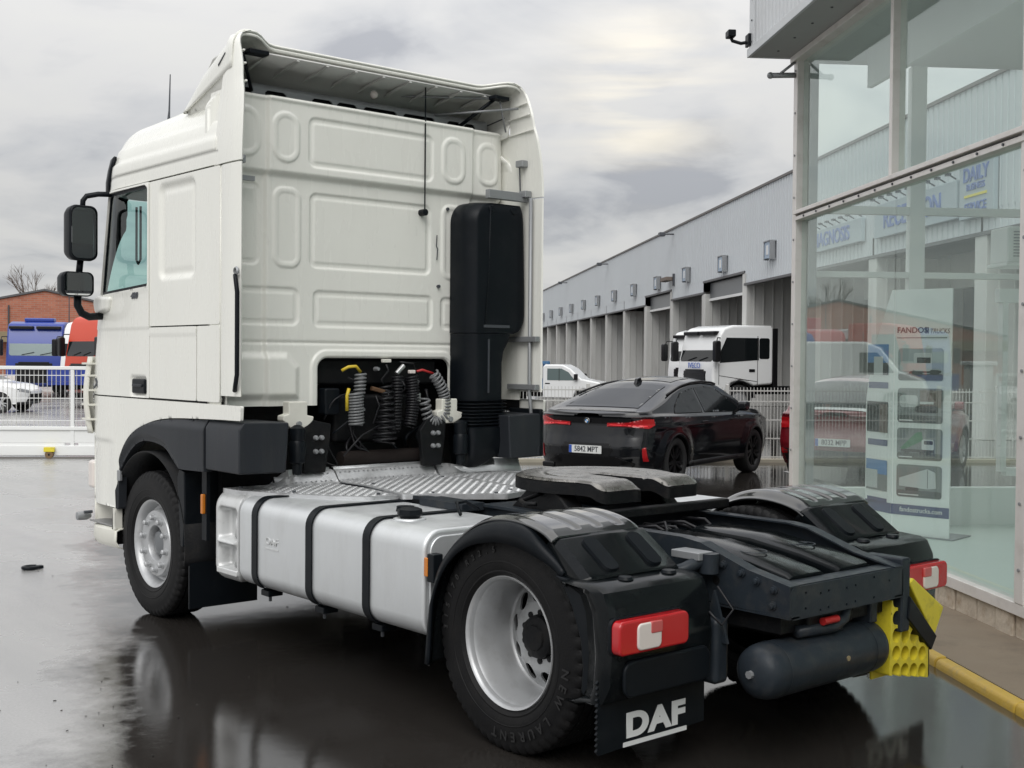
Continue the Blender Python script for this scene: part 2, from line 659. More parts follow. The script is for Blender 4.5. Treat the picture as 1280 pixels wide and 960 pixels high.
def text_mesh(name, body, size, mtx, material, parent=None, extrude=0.002, align='CENTER', shear=0.0, bold=0.0, xs=1.0, space=1.0):
    cu = bpy.data.curves.new(name, 'FONT')
    cu.body = body
    cu.size = size
    cu.extrude = extrude
    cu.align_x = align
    cu.align_y = 'CENTER'
    cu.shear = shear
    cu.offset = bold
    cu.space_character = space
    tmp = bpy.data.objects.new(name + '_tmp', cu)
    COL.objects.link(tmp)
    dg = bpy.context.evaluated_depsgraph_get()
    me = bpy.data.meshes.new_from_object(tmp.evaluated_get(dg))
    bpy.data.objects.remove(tmp)
    bpy.data.curves.remove(cu)
    me.name = name
    me.transform(mtx @ Matrix.Diagonal((xs, 1, 1, 1)))
    me.materials.clear()
    me.materials.append(material)
    o = bpy.data.objects.new(name, me)
    COL.objects.link(o)
    if parent is not None:
        adopt(o, parent)
    return o


def frame(origin, xdir, ydir):
    x = Vector(xdir).normalized()
    z = x.cross(Vector(ydir)).normalized()
    y = z.cross(x)
    mm = Matrix((x, y, z)).transposed().to_4x4()
    mm.translation = Vector(origin)
    return mm


def rrpoly(x0, x1, z0, z1, r, n=6):
    """rounded rectangle outline"""
    pts = []
    for cx_, cz_, a0 in ((x1 - r, z1 - r, 0), (x0 + r, z1 - r, 90), (x0 + r, z0 + r, 180), (x1 - r, z0 + r, 270)):
        for k in range(n + 1):
            a = R(a0 + 90 * k / n)
            pts.append((cx_ + r * math.cos(a), cz_ + r * math.sin(a)))
    return pts


def spline(pts, n):
    """Catmull-Rom through pts, n samples"""
    P = np.asarray(pts, float)
    P = np.vstack([2 * P[0] - P[1], P, 2 * P[-1] - P[-2]])
    out = []
    m_ = len(P) - 3
    for t in np.linspace(0, m_, n):
        i = min(int(t), m_ - 1)
        f = t - i
        a, b, c_, d = P[i], P[i + 1], P[i + 2], P[i + 3]
        out.append(0.5 * (2 * b + (c_ - a) * f + (2 * a - 5 * b + 4 * c_ - d) * f * f + (3 * b - a - 3 * c_ + d) * f ** 3))
    return [tuple(q) for q in out]


def interp(xs, ys):
    xs, ys = np.asarray(xs, float), np.asarray(ys, float)
    if xs[0] > xs[-1]:
        xs, ys = xs[::-1], ys[::-1]
    return lambda q: np.interp(q, xs, ys)


# yard frame: s runs away along the showroom front, t across it to the right
YA = 0.6189
ES = Vector((math.sin(YA), math.cos(YA), 0))
ET = Vector((math.cos(YA), -math.sin(YA), 0))


def Y(s, t, z=0.0):
    return ES * s + ET * t + Vector((0, 0, z))


YARD = Matrix((ET, ES, Vector((0, 0, 1)))).transposed().to_4x4()   # local x = t, y = s
YRZ = -YA
# ================================================================== ground
def ground_material():
    mt = bpy.data.materials.new('wet_asphalt')
    mt.use_nodes = True
    nt = mt.node_tree
    b = nt.nodes['Principled BSDF']
    L = nt.links.new
    tc = nt.nodes.new('ShaderNodeTexCoord')

    def noise(scale, detail=6, rough=0.55, dist=0.0, vec=None):
        n_ = nt.nodes.new('ShaderNodeTexNoise')
        n_.inputs['Scale'].default_value = scale
        n_.inputs['Detail'].default_value = detail
        n_.inputs['Roughness'].default_value = rough
        n_.inputs['Distortion'].default_value = dist
        L(vec or tc.outputs['Object'], n_.inputs['Vector'])
        return n_.outputs[0]

    def ramp_(src, p0, p1, c0, c1):
        r_ = nt.nodes.new('ShaderNodeValToRGB')
        r_.color_ramp.elements[0].position = p0
        r_.color_ramp.elements[1].position = p1
        r_.color_ramp.elements[0].color = (*c0, 1)
        r_.color_ramp.elements[1].color = (*c1, 1)
        L(src, r_.inputs[0])
        return r_.outputs[0]
    def mth(op, a, b_=None, c_=None, clamp=False):
        n_ = nt.nodes.new('ShaderNodeMath')
        n_.operation = op
        n_.use_clamp = clamp
        for i_, v_ in enumerate((a, b_, c_)):
            if v_ is None:
                continue
            if isinstance(v_, (int, float)):
                n_.inputs[i_].default_value = v_
            else:
                L(v_, n_.inputs[i_])
        return n_.outputs[0]
    # the truck's dark reflection and the pale sky sheen are painted into the colour
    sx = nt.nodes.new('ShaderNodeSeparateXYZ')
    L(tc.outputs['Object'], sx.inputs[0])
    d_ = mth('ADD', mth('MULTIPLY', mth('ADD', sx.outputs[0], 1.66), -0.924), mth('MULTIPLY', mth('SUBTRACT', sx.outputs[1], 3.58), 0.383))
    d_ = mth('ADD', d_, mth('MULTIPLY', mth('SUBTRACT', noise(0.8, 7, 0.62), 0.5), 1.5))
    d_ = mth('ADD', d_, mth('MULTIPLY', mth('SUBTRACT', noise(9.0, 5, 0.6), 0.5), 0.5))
    wet = mth('MULTIPLY_ADD', d_, -2.4, 0.5, clamp=True)  # mask of the painted truck reflection, also drives roughness and IOR
    damp = ramp_(noise(0.5, 5, 0.55, 0.3), 0.42, 0.62, (0, 0, 0), (1, 1, 1))
    grain = noise(70, 4, 0.7)
    fine = noise(240, 3)
    mpn = nt.nodes.new('ShaderNodeMapping')
    mpn.inputs['Rotation'].default_value = (0, 0, YA)
    mpn.inputs['Scale'].default_value = (0.5, 0.06, 1)
    L(tc.outputs['Object'], mpn.inputs[0])
    streak = noise(2.2, 5, 0.6, 0.2, mpn.outputs[0])
    refl_dark = ramp_(grain, 0.3, 0.75, (0.018, 0.0165, 0.015), (0.046, 0.041, 0.037))
    sky_pale = ramp_(grain, 0.3, 0.75, (0.27, 0.27, 0.265), (0.35, 0.348, 0.342))
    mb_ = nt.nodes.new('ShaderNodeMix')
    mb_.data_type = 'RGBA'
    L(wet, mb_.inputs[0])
    L(sky_pale, mb_.inputs[6])
    L(refl_dark, mb_.inputs[7])
    tone = ramp_(streak, 0.35, 0.7, (0.86, 0.86, 0.865), (1.12, 1.11, 1.10))
    mul = nt.nodes.new('ShaderNodeMix')
    mul.data_type = 'RGBA'
    mul.blend_type = 'MULTIPLY'
    mul.inputs[0].default_value = 1
    L(mb_.outputs[2], mul.inputs[6])
    L(tone, mul.inputs[7])
    L(mul.outputs[2], b.inputs['Base Color'])
    pale_r = mth('MULTIPLY_ADD', damp, -0.14, 0.30)
    refl_r = mth('MULTIPLY_ADD', noise(1.7, 6, 0.65), 0.07, -0.008)
    rgh = nt.nodes.new('ShaderNodeMix')
    rgh.data_type = 'FLOAT'
    L(wet, rgh.inputs[0])
    L(pale_r, rgh.inputs[2])
    L(refl_r, rgh.inputs[3])
    L(rgh.outputs[0], b.inputs['Roughness'])
    L(mth('MULTIPLY_ADD', wet, -0.95, 2.9), b.inputs['IOR'])
    # relief: grain under the film, faint ripples on it
    bp1 = nt.nodes.new('ShaderNodeBump')
    bp1.inputs['Strength'].default_value = 0.25
    bp1.inputs['Distance'].default_value = 0.004
    inv = nt.nodes.new('ShaderNodeMath')
    inv.operation = 'MULTIPLY_ADD'
    L(wet, inv.inputs[0])
    inv.inputs[1].default_value = -0.85
    inv.inputs[2].default_value = 1.0
    ml = nt.nodes.new('ShaderNodeMath')
    ml.operation = 'MULTIPLY'
    L(fine, ml.inputs[0])
    L(inv.outputs[0], ml.inputs[1])
    L(ml.outputs[0], bp1.inputs['Height'])
    bp2 = nt.nodes.new('ShaderNodeBump')
    bp2.inputs['Strength'].default_value = 0.07
    bp2.inputs['Distance'].default_value = 0.02
    L(noise(3.2, 4), bp2.inputs['Height'])
    L(bp1.outputs[0], bp2.inputs['Normal'])
    L(bp2.outputs[0], b.inputs['Normal'])
    return mt


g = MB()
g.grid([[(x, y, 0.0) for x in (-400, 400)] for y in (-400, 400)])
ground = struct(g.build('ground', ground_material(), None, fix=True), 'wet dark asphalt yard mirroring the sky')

M_PAVE = mat('brown_concrete_pavement', (0.25, 0.205, 0.155), 0.85, var=0.12, scale=3, dirt=(0.12, 0.10, 0.08), dscale=2.5, damt=0.6, bump=0.3, bscale=140, rvar=0.08, spec=0.25)
M_KERBY = mat('yellow_kerb_paint', (0.56, 0.37, 0.05), 0.45, var=0.15, scale=9, dirt=(0.24, 0.20, 0.13), dscale=9, damt=0.9, bump=0.25, bscale=60)
M_MARK = mat('worn_white_road_paint', (0.42, 0.42, 0.41), 0.35, var=0.2, scale=12, dirt=(0.12, 0.12, 0.12), dscale=9, damt=0.7)

YOFF = {}


def yroot(name, s0, t0):
    r_ = empty(name, Y(s0, t0), YRZ)
    YOFF[r_.name] = (t0, s0)
    return r_


def yb(mb, name, material, parent, **kw):
    """mesh in (t, s, z) coordinates under a yard root or one of its parts"""
    o = mb.build(name, material, None, **kw)
    return yp(o, parent)


def yp(o, parent):
    o.parent = parent
    o.matrix_parent_inverse = Matrix.Identity(4)
    if parent.name in YOFF:
        t0, s0 = YOFF[parent.name]
        o.location = (-t0, -s0, 0)
    return o


def yfree(mb, name, material, **kw):
    """top-level mesh in (t, s, z)"""
    o = mb.build(name, material, None, **kw)
    o.rotation_euler = (0, 0, YRZ)
    return o


pv = MB()
pv.box(1.788, 2.50, -9, 7.3, -0.05, 0.056)
pv.box(2.50, 9.5, 5.9, 7.3, -0.05, 0.054)
pave = struct(yfree(pv, 'pavement', M_PAVE), 'brown concrete pavement along the showroom')
s_ = -7.0
k = 0
while s_ < 7.2:
    ln = 0.93 + 0.12 * random.random()
    st = MB()
    dz = random.uniform(-0.005, 0.003)
    st.prism([(1.705, -0.02), (1.71, 0.035 + dz), (1.722, 0.052 + dz), (1.735, 0.058 + dz), (1.785, 0.060 + dz), (1.785, -0.02)], 'y', s_, s_ + ln - 0.012)
    o = st.build('kerb_stone', M_KERBY, None, bevel=0.01)
    o.parent = pave
    s_ += ln
mk = MB()
mk.box(3.3, 9.5, 8.0, 8.1, 0.004, 0.0045)
mk.box(2.3, 2.42, 8.0, 13.2, 0.004, 0.0046)
mk.box(4.75, 4.87, 8.1, 13.2, 0.004, 0.0046)
struct(yfree(mk, 'parking_marking', M_MARK), 'white painted parking bay lines')

# ================================================================== showroom
M_FRAME = mat('off_white_aluminium_frame', (0.76, 0.73, 0.70), 0.42, 0.1, var=0.05, dirt=(0.35, 0.30, 0.25), dscale=5, damt=0.35)
M_FRAMEW = mat('white_window_frame', (0.80, 0.81, 0.80), 0.4)
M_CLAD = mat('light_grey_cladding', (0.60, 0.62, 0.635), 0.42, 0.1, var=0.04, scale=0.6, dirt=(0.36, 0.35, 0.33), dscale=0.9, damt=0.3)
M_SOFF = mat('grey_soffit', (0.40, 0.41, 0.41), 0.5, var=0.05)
M_STONE = mat('plinth_stone', (0.56, 0.49, 0.40), 0.8, var=0.25, scale=9, dirt=(0.28, 0.17, 0.09), dscale=5, damt=0.9, bump=0.8, bscale=30, spec=0.25)
M_FLOORI = mat('pale_showroom_floor', (0.78, 0.86, 0.81), 0.3, var=0.05, scale=2)
M_WALLI = mat('showroom_inner_wall', (0.84, 0.87, 0.85), 0.6)
M_CEIL = mat('showroom_ceiling', (0.66, 0.67, 0.67), 0.7)

show = yroot('showroom', -1.0, 2.5)
tag(show, 'glass-fronted showroom with grey corrugated fascia on the right', 'building')
TG = 2.50
yb(MB().box(2.44, 2.56, -9, 5.75, 0.205, 0.285), 'window_sill', M_FRAME, show, bevel=0.006)
s_ = -6.0
while s_ < 5.6:
    ln = random.uniform(0.24, 0.36)
    ln = min(ln, 5.72 - s_)
    o = random.uniform(-0.012, 0.012)
    b_ = MB().box(2.465 + o, 2.60, s_, s_ + ln - 0.014, 0.04, 0.203)
    for i, p in enumerate(b_.v):
        b_.v[i] = (p[0] + random.uniform(-0.004, 0.004) if p[0] < 2.55 else p[0], p[1] + random.uniform(-0.004, 0.004), p[2])
    yb(b_, 'plinth_stone', M_STONE, show, bevel=0.012)
    s_ += ln
yb(MB().box(2.50, 2.60, -9, 5.70, 0.05, 0.202), 'plinth_mortar', mat('mortar', (0.22, 0.19, 0.16), 0.9), show)
for s0 in (5.62, 1.06, -3.2):
    p_ = yb(MB().box(2.435, 2.555, s0, s0 + 0.115, 0.285, 4.80), 'pillar', M_FRAME, show, bevel=0.006)
    sc_ = MB()
    for z in np.arange(0.5, 4.8, 0.42):
        sc_.cyl((2.434, s0 + 0.05, z), (2.425, s0 + 0.05, z), 0.011, 8)
    yb(sc_, 'pillar_screw', M_GREYM, p_)
yb(MB().box(2.555, 2.63, 5.55, 5.70, 0.285, 4.75), 'corner_frame', M_GREYM, show)
yb(MB().box(2.425, 2.55, -9, 5.62, 3.205, 3.245), 'transom', M_FRAME, show, bevel=0.005)
yb(MB().box(2.405, 2.55, -9, 5.62, 3.262, 3.30), 'transom', M_FRAME, show, bevel=0.005)
yb(MB().box(2.46, 2.54, -9, 5.62, 3.244, 3.263), 'transom_groove', M_TEXTD, show)
sc_ = MB()
for s0 in np.arange(0.3, 5.5, 0.36):
    sc_.cyl((2.424, s0, 3.225), (2.414, s0, 3.225), 0.010, 8)
yb(sc_, 'transom_screw', M_TEXTD, show)
yb(MB().box(2.44, 2.55, 3.25, 3.31, 3.30, 4.80), 'mullion', M_FRAME, show, bevel=0.004)
for (a, b_, z0, z1) in ((1.175, 3.274, 0.285, 3.205), (3.286, 5.62, 0.285, 3.205), (-3.08, 1.06, 0.285, 3.205), (1.175, 3.25, 3.30, 4.80), (3.31, 5.62, 3.30, 4.80), (-3.08, 1.06, 3.30, 4.80), (-9, -3.2, 0.285, 4.8)):
    yb(MB().box(TG, TG + 0.001, a, b_, z0, z1), 'glass_pane', M_GLASS, show)
# fascia and soffit
cor = MB()
pts = []
s_ = -9.0
while s_ < 5.60:
    pts += [(2.0, s_), (2.0, s_ + 0.05), (2.022, s_ + 0.062), (2.022, s_ + 0.10)]
    s_ += 0.112
cor.grid([[(p[0], p[1], z) for p in pts] for z in (4.92, 7.4)])
yb(cor, 'fascia_cladding', M_CLAD, show)
cor = MB()
pts = []
t_ = 2.1
while t_ < 9:
    pts += [(t_, 5.76), (t_ + 0.05, 5.76), (t_ + 0.062, 5.74), (t_ + 0.10, 5.74)]
    t_ += 0.112
cor.grid([[(p[0], p[1], z) for p in pts] for z in (4.92, 7.4)])
yb(cor, 'fascia_cladding', M_CLAD, show)
yb(MB().box(1.985, 2.11, 5.62, 5.775, 4.90, 7.4), 'corner_trim', M_CLAD, show, bevel=0.004)
tr_ = MB()
for z in np.arange(4.98, 6.5, 0.21):
    tr_.cyl((1.984, 5.68, z), (1.976, 5.68, z), 0.009, 8)
yb(tr_, 'trim_screw', M_TEXTD, show)
yb(MB().box(1.97, 2.0, -9, 5.80, 4.845, 4.93), 'drip_edge', M_CLAD, show, bevel=0.004)
yb(MB().box(2.0, 9, 5.765, 5.80, 4.845, 4.93), 'drip_edge', M_CLAD, show, bevel=0.004)
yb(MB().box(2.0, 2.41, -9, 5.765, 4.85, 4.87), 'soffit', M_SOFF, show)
sf = MB()
for s0 in np.arange(0.5, 5.7, 0.5):
    sf.cyl((2.2, s0, 4.851), (2.2, s0, 4.843), 0.012, 8)
yb(sf, 'soffit_screw', M_TEXTD, show)
yb(MB().box(2.40, 2.56, -9, 5.75, 4.79, 4.85), 'head_frame', M_FRAME, show, bevel=0.005)
yb(MB().box(2.56, 9, -9, 5.76, 4.80, 4.84), 'ceiling', M_CEIL, show)
yb(MB().box(2.95, 3.0, -9, 5.1, 4.42, 4.80), 'ceiling_bulkhead', M_CEIL, show)
yb(MB().box(2.56, 9, -9, 5.9, 0.10, 0.145), 'showroom_floor', M_FLOORI, show)
yb(MB().box(9, 9.1, -9, 5.8, 0.1, 4.84), 'back_wall', M_WALLI, show)
# far glazed end
SF = 5.78
yb(MB().box(2.60, 9, SF - 0.05, SF + 0.05, 0.145, 0.53), 'low_wall', M_WALLI, show)
for t0, t1 in ((2.60, 2.68), (3.66, 3.82), (5.2, 5.3), (7.0, 7.1)):
    yb(MB().box(t0, t1, SF - 0.05, SF + 0.05, 0.53, 4.80), 'end_post', M_FRAMEW, show, bevel=0.005)
for z0, z1 in ((2.66, 2.72), (3.30, 3.38)):
    for t0, t1 in ((2.68, 3.66), (3.82, 5.2), (5.3, 7.0)):
        yb(MB().box(t0, t1, SF - 0.04, SF + 0.04, z0, z1), 'end_rail', M_FRAMEW, show, bevel=0.004)
for t0, t1 in ((2.68, 3.66), (3.82, 5.2), (5.3, 7.0)):
    for z0, z1 in ((0.53, 2.66), (2.72, 3.30), (3.38, 4.80)):
        yb(MB().box(t0, t1, SF, SF + 0.001, z0, z1), 'glass_pane', M_GLASSC, show)
# inner white door
for a in ((4.60, 4.66, 0.70, 2.42), (4.66, 5.3, 0.66, 0.74), (4.56, 5.3, 2.42, 2.56)):
    yb(MB().box(a[0], a[1], SF - 0.16, SF - 0.06, a[2], a[3]), 'door_frame', M_FRAMEW, show, bevel=0.004)

ac = yroot('air_conditioner', 5.5, 4.8)
tag(ac, 'white wall air conditioner inside the showroom at the right edge', 'air conditioner')
yb(MB().box(4.50, 5.35, 5.35, 5.72, 2.80, 3.16), 'casing', M_FRAMEW, ac, bevel=0.02)
gm = MB()
for z in np.arange(2.86, 3.12, 0.03):
    gm.box(4.56, 4.75, 5.338, 5.352, z, z + 0.012)
yb(gm, 'grille', M_GREYM, ac)['kind'] = 'stuff'
yb(MB().box(4.47, 5.35, 5.30, 5.72, 2.765, 2.80), 'drip_tray', M_FRAMEW, ac, bevel=0.006)

# floodlight on the fascia corner and spot bracket on the pillar
fl_ = yroot('floodlight', 5.8, 1.95)
tag(fl_, 'small black floodlight on the corner of the corrugated showroom fascia', 'floodlight')
yb(MB().box(1.78, 1.86, 5.80, 5.93, 5.06, 5.13), 'lamp_head', M_BLACKP, fl_, bevel=0.01)
yb(MB().tube([(1.98, 5.78, 5.0), (1.92, 5.84, 5.0), (1.84, 5.87, 5.03), (1.82, 5.87, 5.07)], 0.018, 8), 'lamp_arm', M_BLACKP, fl_, smooth=True)
yb(MB().box(1.955, 1.985, 5.70, 5.82, 4.95, 5.07), 'lamp_base', M_BLACKP, fl_, bevel=0.006)
sb_ = yroot('pillar_spotlight', 5.68, 2.4)
tag(sb_, 'grey spotlight on a short arm at the top of the showroom corner pillar', 'spotlight')
yb(MB().tube([(2.43, 5.68, 4.66), (2.20, 5.72, 4.66)], 0.028, 8), 'lamp_tube', M_GREYM, sb_, smooth=True)
yb(MB().tube([(2.43, 5.68, 4.79), (2.29, 5.70, 4.68)], 0.014, 8), 'lamp_stay', M_GREYM, sb_, smooth=True)
yb(MB().ball((2.19, 5.722, 4.66), 0.034, 12), 'lamp_head', M_GREYM, sb_, smooth=True)

# ---- display totem inside the glass
tot = yroot('display_totem', 4.9, 3.45)
tag(tot, 'white folded display stand with photo panels behind the glass', 'display stand')
FL, FR = Vector((3.25, 5.12, 0)), Vector((3.64, 4.70, 0))
fx = (FR - FL).normalized()
fn = Vector((fx.y, -fx.x, 0))
if fn.x > 0:
    fn = -fn
FWID = (FR - FL).length
M_TOTEM = mat('white_display_board', (0.88, 0.90, 0.89), 0.5)
M_NAVY = mat('navy_print', (0.055, 0.075, 0.19), 0.5)


def tpt(u, z, d=0.0):
    p = FL + fx * u + fn * d
    return (p.x, p.y, z)


fr_ = MB()
fr_.add([tpt(0, 0.15), tpt(FWID, 0.15), tpt(FWID, 2.50), tpt(0, 2.50), tpt(0, 0.15, -0.02), tpt(FWID, 0.15, -0.02), tpt(FWID, 2.50, -0.02), tpt(0, 2.50, -0.02)],
        [(0, 1, 2, 3), (7, 6, 5, 4), (0, 4, 5, 1), (1, 5, 6, 2), (2, 6, 7, 3), (3, 7, 4, 0)])
yb(fr_, 'front_board', M_TOTEM, tot)
BL = Vector((3.16, 5.55, 0))
sd_ = MB()
sx_ = (BL - FL)
pts = [(0.002, 0.15), (1.0, 0.15), (1.0, 1.45), (0.72, 1.95), (0.06, 2.50), (0.002, 2.50)]
pp = [tuple(FL + sx_ * a + Vector((0, 0, z))) for a, z in pts]
nn = Vector((sx_.y, -sx_.x, 0)).normalized()
if nn.x > 0:
    nn = -nn
pb = [tuple(Vector(p) - nn * 0.02) for p in pp]
n_ = len(pp)
sd_.add(pp + pb, [tuple(range(n_)), tuple(range(2 * n_ - 1, n_ - 1, -1))] + [(i, (i + 1) % n_, (i + 1) % n_ + n_, i + n_) for i in range(n_)])
yb(sd_, 'side_board', M_TOTEM, tot)
yb(MB().add([tpt(-0.02, 0.145, 0.03), tpt(FWID + 0.05, 0.145, 0.03), tpt(FWID + 0.05, 0.145, -0.4), tpt(-0.02, 0.145, -0.4), tpt(-0.02, 0.158, 0.03), tpt(FWID + 0.05, 0.158, 0.03), tpt(FWID + 0.05, 0.158, -0.4), tpt(-0.02, 0.158, -0.4)],
            [(0, 1, 2, 3), (7, 6, 5, 4), (0, 4, 5, 1), (1, 5, 6, 2), (2, 6, 7, 3), (3, 7, 4, 0)]), 'base_plate', M_GREYM, tot)


def quad(u0, u1, z0, z1, d, material, name, parent, r=0.02):
    pl = rrpoly(u0, u1, z0, z1, min(r, abs(z1 - z0) / 2.01, abs(u1 - u0) / 2.01), 4)
    m_ = MB()
    m_.add([tpt(a, b, d) for a, b in pl], [tuple(range(len(pl)))])
    return yb(m_, name, material, parent)


def squad(a0, a1, z0, z1, material, name, parent, d=0.004):
    m_ = MB()
    m_.add([tuple(FL + sx_ * a + nn * d + Vector((0, 0, z))) for a, z in ((a0, z0), (a1, z0), (a1, z1), (a0, z1))], [(0, 1, 2, 3)])
    return yb(m_, name, material, parent)


def ttext(body, size, u, z, material, parent, d=0.006, bold=0.0, shear=0.0, xs=1.0, align='CENTER'):
    mm = frame(Vector(tpt(u, z, d)), fx, (0, 0, 1))
    o = text_mesh('lettering', body, size, mm, material, None, 0.0003, align=align, bold=bold, shear=shear, xs=xs)
    return yp(o, parent)


ttext('FANDOS', 0.075, 0.04, 2.11, M_TEXTD, tot, bold=0.0015, xs=1.02, align='LEFT')
quad(0.318, 0.335, 2.08, 2.14, 0.004, M_TEXTD, 'logo_bar', tot, 0.003)
quad(0.340, 0.352, 2.08, 2.14, 0.004, M_TEXTD, 'logo_bar', tot, 0.003)
ttext('TRUCKS', 0.065, 0.362, 2.10, M_TEXTD, tot, shear=0.3, xs=0.78, align='LEFT')
quad(0.04, 0.53, 2.035, 2.045, 0.004, mat('fine_print_grey', (0.3, 0.32, 0.33), 0.6), 'fine_print', tot, 0.003)
PG = [mat('photo_asphalt', (0.09, 0.10, 0.10), 0.4), mat('photo_pale_sky', (0.40, 0.44, 0.45), 0.4), mat('photo_white', (0.62, 0.64, 0.64), 0.4),
      mat('photo_dark', (0.03, 0.033, 0.035), 0.4), mat('photo_green', (0.04, 0.20, 0.09), 0.4), mat('photo_brown', (0.16, 0.12, 0.10), 0.4), mat('photo_blue', (0.10, 0.26, 0.55), 0.4), mat('photo_grey', (0.22, 0.24, 0.24), 0.4)]
for i, (z0, z1, sky_, kind) in enumerate(((1.63, 1.94, 1, 'tractor'), (1.23, 1.56, 7, 'road'), (0.88, 1.18, 7, 'tipper'), (0.52, 0.83, 7, 'box'))):
    p_ = quad(0.055, 0.50, z0, z1, 0.004, PG[sky_], 'photo_panel', tot, 0.03)
    h_ = z1 - z0

    def pq(u0, u1, a, b_, mi, d, r=0.004):
        quad(0.055 + 0.445 * u0, 0.055 + 0.445 * u1, z0 + h_ * a, z0 + h_ * b_, d, PG[mi], 'photo_detail', p_, r)
    pq(0.01, 0.99, 0.02, 0.22, 0, 0.005, 0.02)
    if kind == 'tractor':
        pq(0.3, 0.95, 0.25, 0.32, 3, 0.0055)
        pq(0.35, 0.75, 0.3, 0.86, 2, 0.006, 0.02)
        pq(0.42, 0.72, 0.55, 0.72, 3, 0.0065)
        pq(0.05, 0.35, 0.3, 0.6, 2, 0.006, 0.02)
        pq(0.25, 0.55, 0.14, 0.3, 3, 0.0068, 0.02)
        pq(0.7, 0.92, 0.2, 0.34, 3, 0.0068, 0.02)
    elif kind == 'road':
        pq(0.5, 0.97, 0.45, 0.95, 5, 0.0055)
        pq(0.05, 0.45, 0.45, 0.8, 2, 0.006, 0.03)
        pq(0.4, 0.9, 0.3, 0.5, 3, 0.0062, 0.02)
        pq(0.5, 0.8, 0.55, 0.62, 2, 0.0066)
    elif kind == 'tipper':
        m_ = MB()
        m_.add([tpt(0.055 + 0.445 * a, z0 + h_ * b_, 0.006) for a, b_ in ((0.08, 0.36), (0.14, 0.3), (0.58, 0.62), (0.55, 0.9), (0.42, 0.86))], [(0, 1, 2, 3, 4)])
        yb(m_, 'photo_detail', PG[4], p_)
        pq(0.55, 0.82, 0.32, 0.66, 2, 0.0062, 0.02)
        pq(0.6, 0.8, 0.5, 0.62, 3, 0.0066, 0.01)
        pq(0.1, 0.82, 0.24, 0.33, 3, 0.0064)
        for w_ in (0.22, 0.55, 0.7):
            pq(w_ - 0.05, w_ + 0.05, 0.17, 0.31, 3, 0.0068, 0.02)
    else:
        m_ = MB()
        m_.add([tpt(0.055 + 0.445 * a, z0 + h_ * b_, 0.006) for a, b_ in ((0.06, 0.34), (0.68, 0.28), (0.88, 0.32), (0.86, 0.8), (0.68, 0.9), (0.06, 0.58))], [(0, 1, 2, 3, 4, 5)])
        yb(m_, 'photo_detail', PG[2], p_)
        pq(0.69, 0.70, 0.3, 0.88, 3, 0.0066)
        pq(0.2, 0.5, 0.2, 0.31, 3, 0.0064, 0.02)
    quad(0.075, 0.075 + (0.0, 0.13, 0.13, 0.2)[i] + 0.001, z0 + 0.02, z0 + 0.03, 0.007, M_TEXTW, 'photo_caption', p_, 0.001)
quad(0.0, FWID, 0.345, 0.445, 0.004, M_NAVY, 'navy_band', tot, 0.001)
ttext('fandostrucks.com', 0.062, 0.30, 0.398, M_TEXTW, tot, d=0.007, bold=0.0008, xs=0.95)
squad(0.0, 0.98, 0.345, 0.445, M_NAVY, 'navy_band', tot)
for z0, mi in ((1.68, 6), (1.12, 3), (0.55, 7)):
    b_ = squad(0.15, 0.95, z0, z0 + 0.30, PG[mi], 'photo_panel', tot)
    if mi == 6:
        squad(0.15, 0.95, z0, z0 + 0.12, PG[3], 'photo_detail', b_, 0.006)
        squad(0.35, 0.7, z0, z0 + 0.18, PG[2], 'photo_detail', b_, 0.007)
    elif mi == 3:
        squad(0.15, 0.45, z0, z0 + 0.28, PG[5], 'photo_detail', b_, 0.006)
    else:
        squad(0.15, 0.95, z0 + 0.16, z0 + 0.3, PG[6], 'photo_detail', b_, 0.006)
        squad(0.5, 0.95, z0 + 0.02, z0 + 0.2, PG[2], 'photo_detail', b_, 0.007)
    squad(0.15, 0.9, z0 - 0.13, z0 - 0.07, M_NAVY, 'caption_strip', tot)

# ================================================================== long warehouse behind
M_WCLAD = mat('pale_warehouse_cladding', (0.585, 0.62, 0.645), 0.5, 0.0, var=0.05, scale=0.25, dirt=(0.52, 0.54, 0.55), dscale=0.4, damt=0.35)
M_PIER = mat('pale_grey_pier', (0.60, 0.60, 0.58), 0.7, var=0.12, scale=1.2, stretch=(1, 1, 0.15), dirt=(0.25, 0.24, 0.22), dscale=1.4, damt=0.5)
M_DOOR = mat('grey_dock_door', (0.46, 0.465, 0.47), 0.6, var=0.1, scale=2, stretch=(1, 1, 0.1))
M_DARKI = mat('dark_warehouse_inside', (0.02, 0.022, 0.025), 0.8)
wh = yroot('warehouse', 55, 13)
tag(wh, 'long pale grey loading warehouse with a row of dock bays', 'building')
TW = 12.0
cor = MB()
pts = []
s_ = 7.5
while s_ < 118:
    pts += [(TW, s_), (TW, s_ + 0.20), (TW + 0.03, s_ + 0.22), (TW + 0.03, s_ + 0.28)]
    s_ += 0.30
TALL = {1: 5.35, 3: 5.35}
cor.grid([[(p[0], p[1], z) for p in pts] for z in (5.36, 8.35)])
yb(cor, 'wall_cladding', M_WCLAD, wh)
yb(MB().box(TW - 0.05, TW + 0.35, 7.4, 118, 8.35, 8.44), 'eave_trim', mat('eave_brown_grey', (0.16, 0.15, 0.145), 0.6), wh)
yb(MB().box(TW + 0.05, 30, 7.5, 118, 8.0, 8.34), 'roof', M_GREYM, wh)
yb(MB().box(30, 30.2, 7.5, 118, 0, 8.0), 'rear_wall', M_WCLAD, wh)
yb(MB().box(TW + 0.04, 30, 117.6, 118, 0, 8.0), 'end_wall', M_WCLAD, wh)
yb(MB().box(TW + 0.04, 30, 7.5, 7.7, 0, 8.0), 'end_wall', M_WCLAD, wh)
BAY0, BAYP = 34.5, 6.62
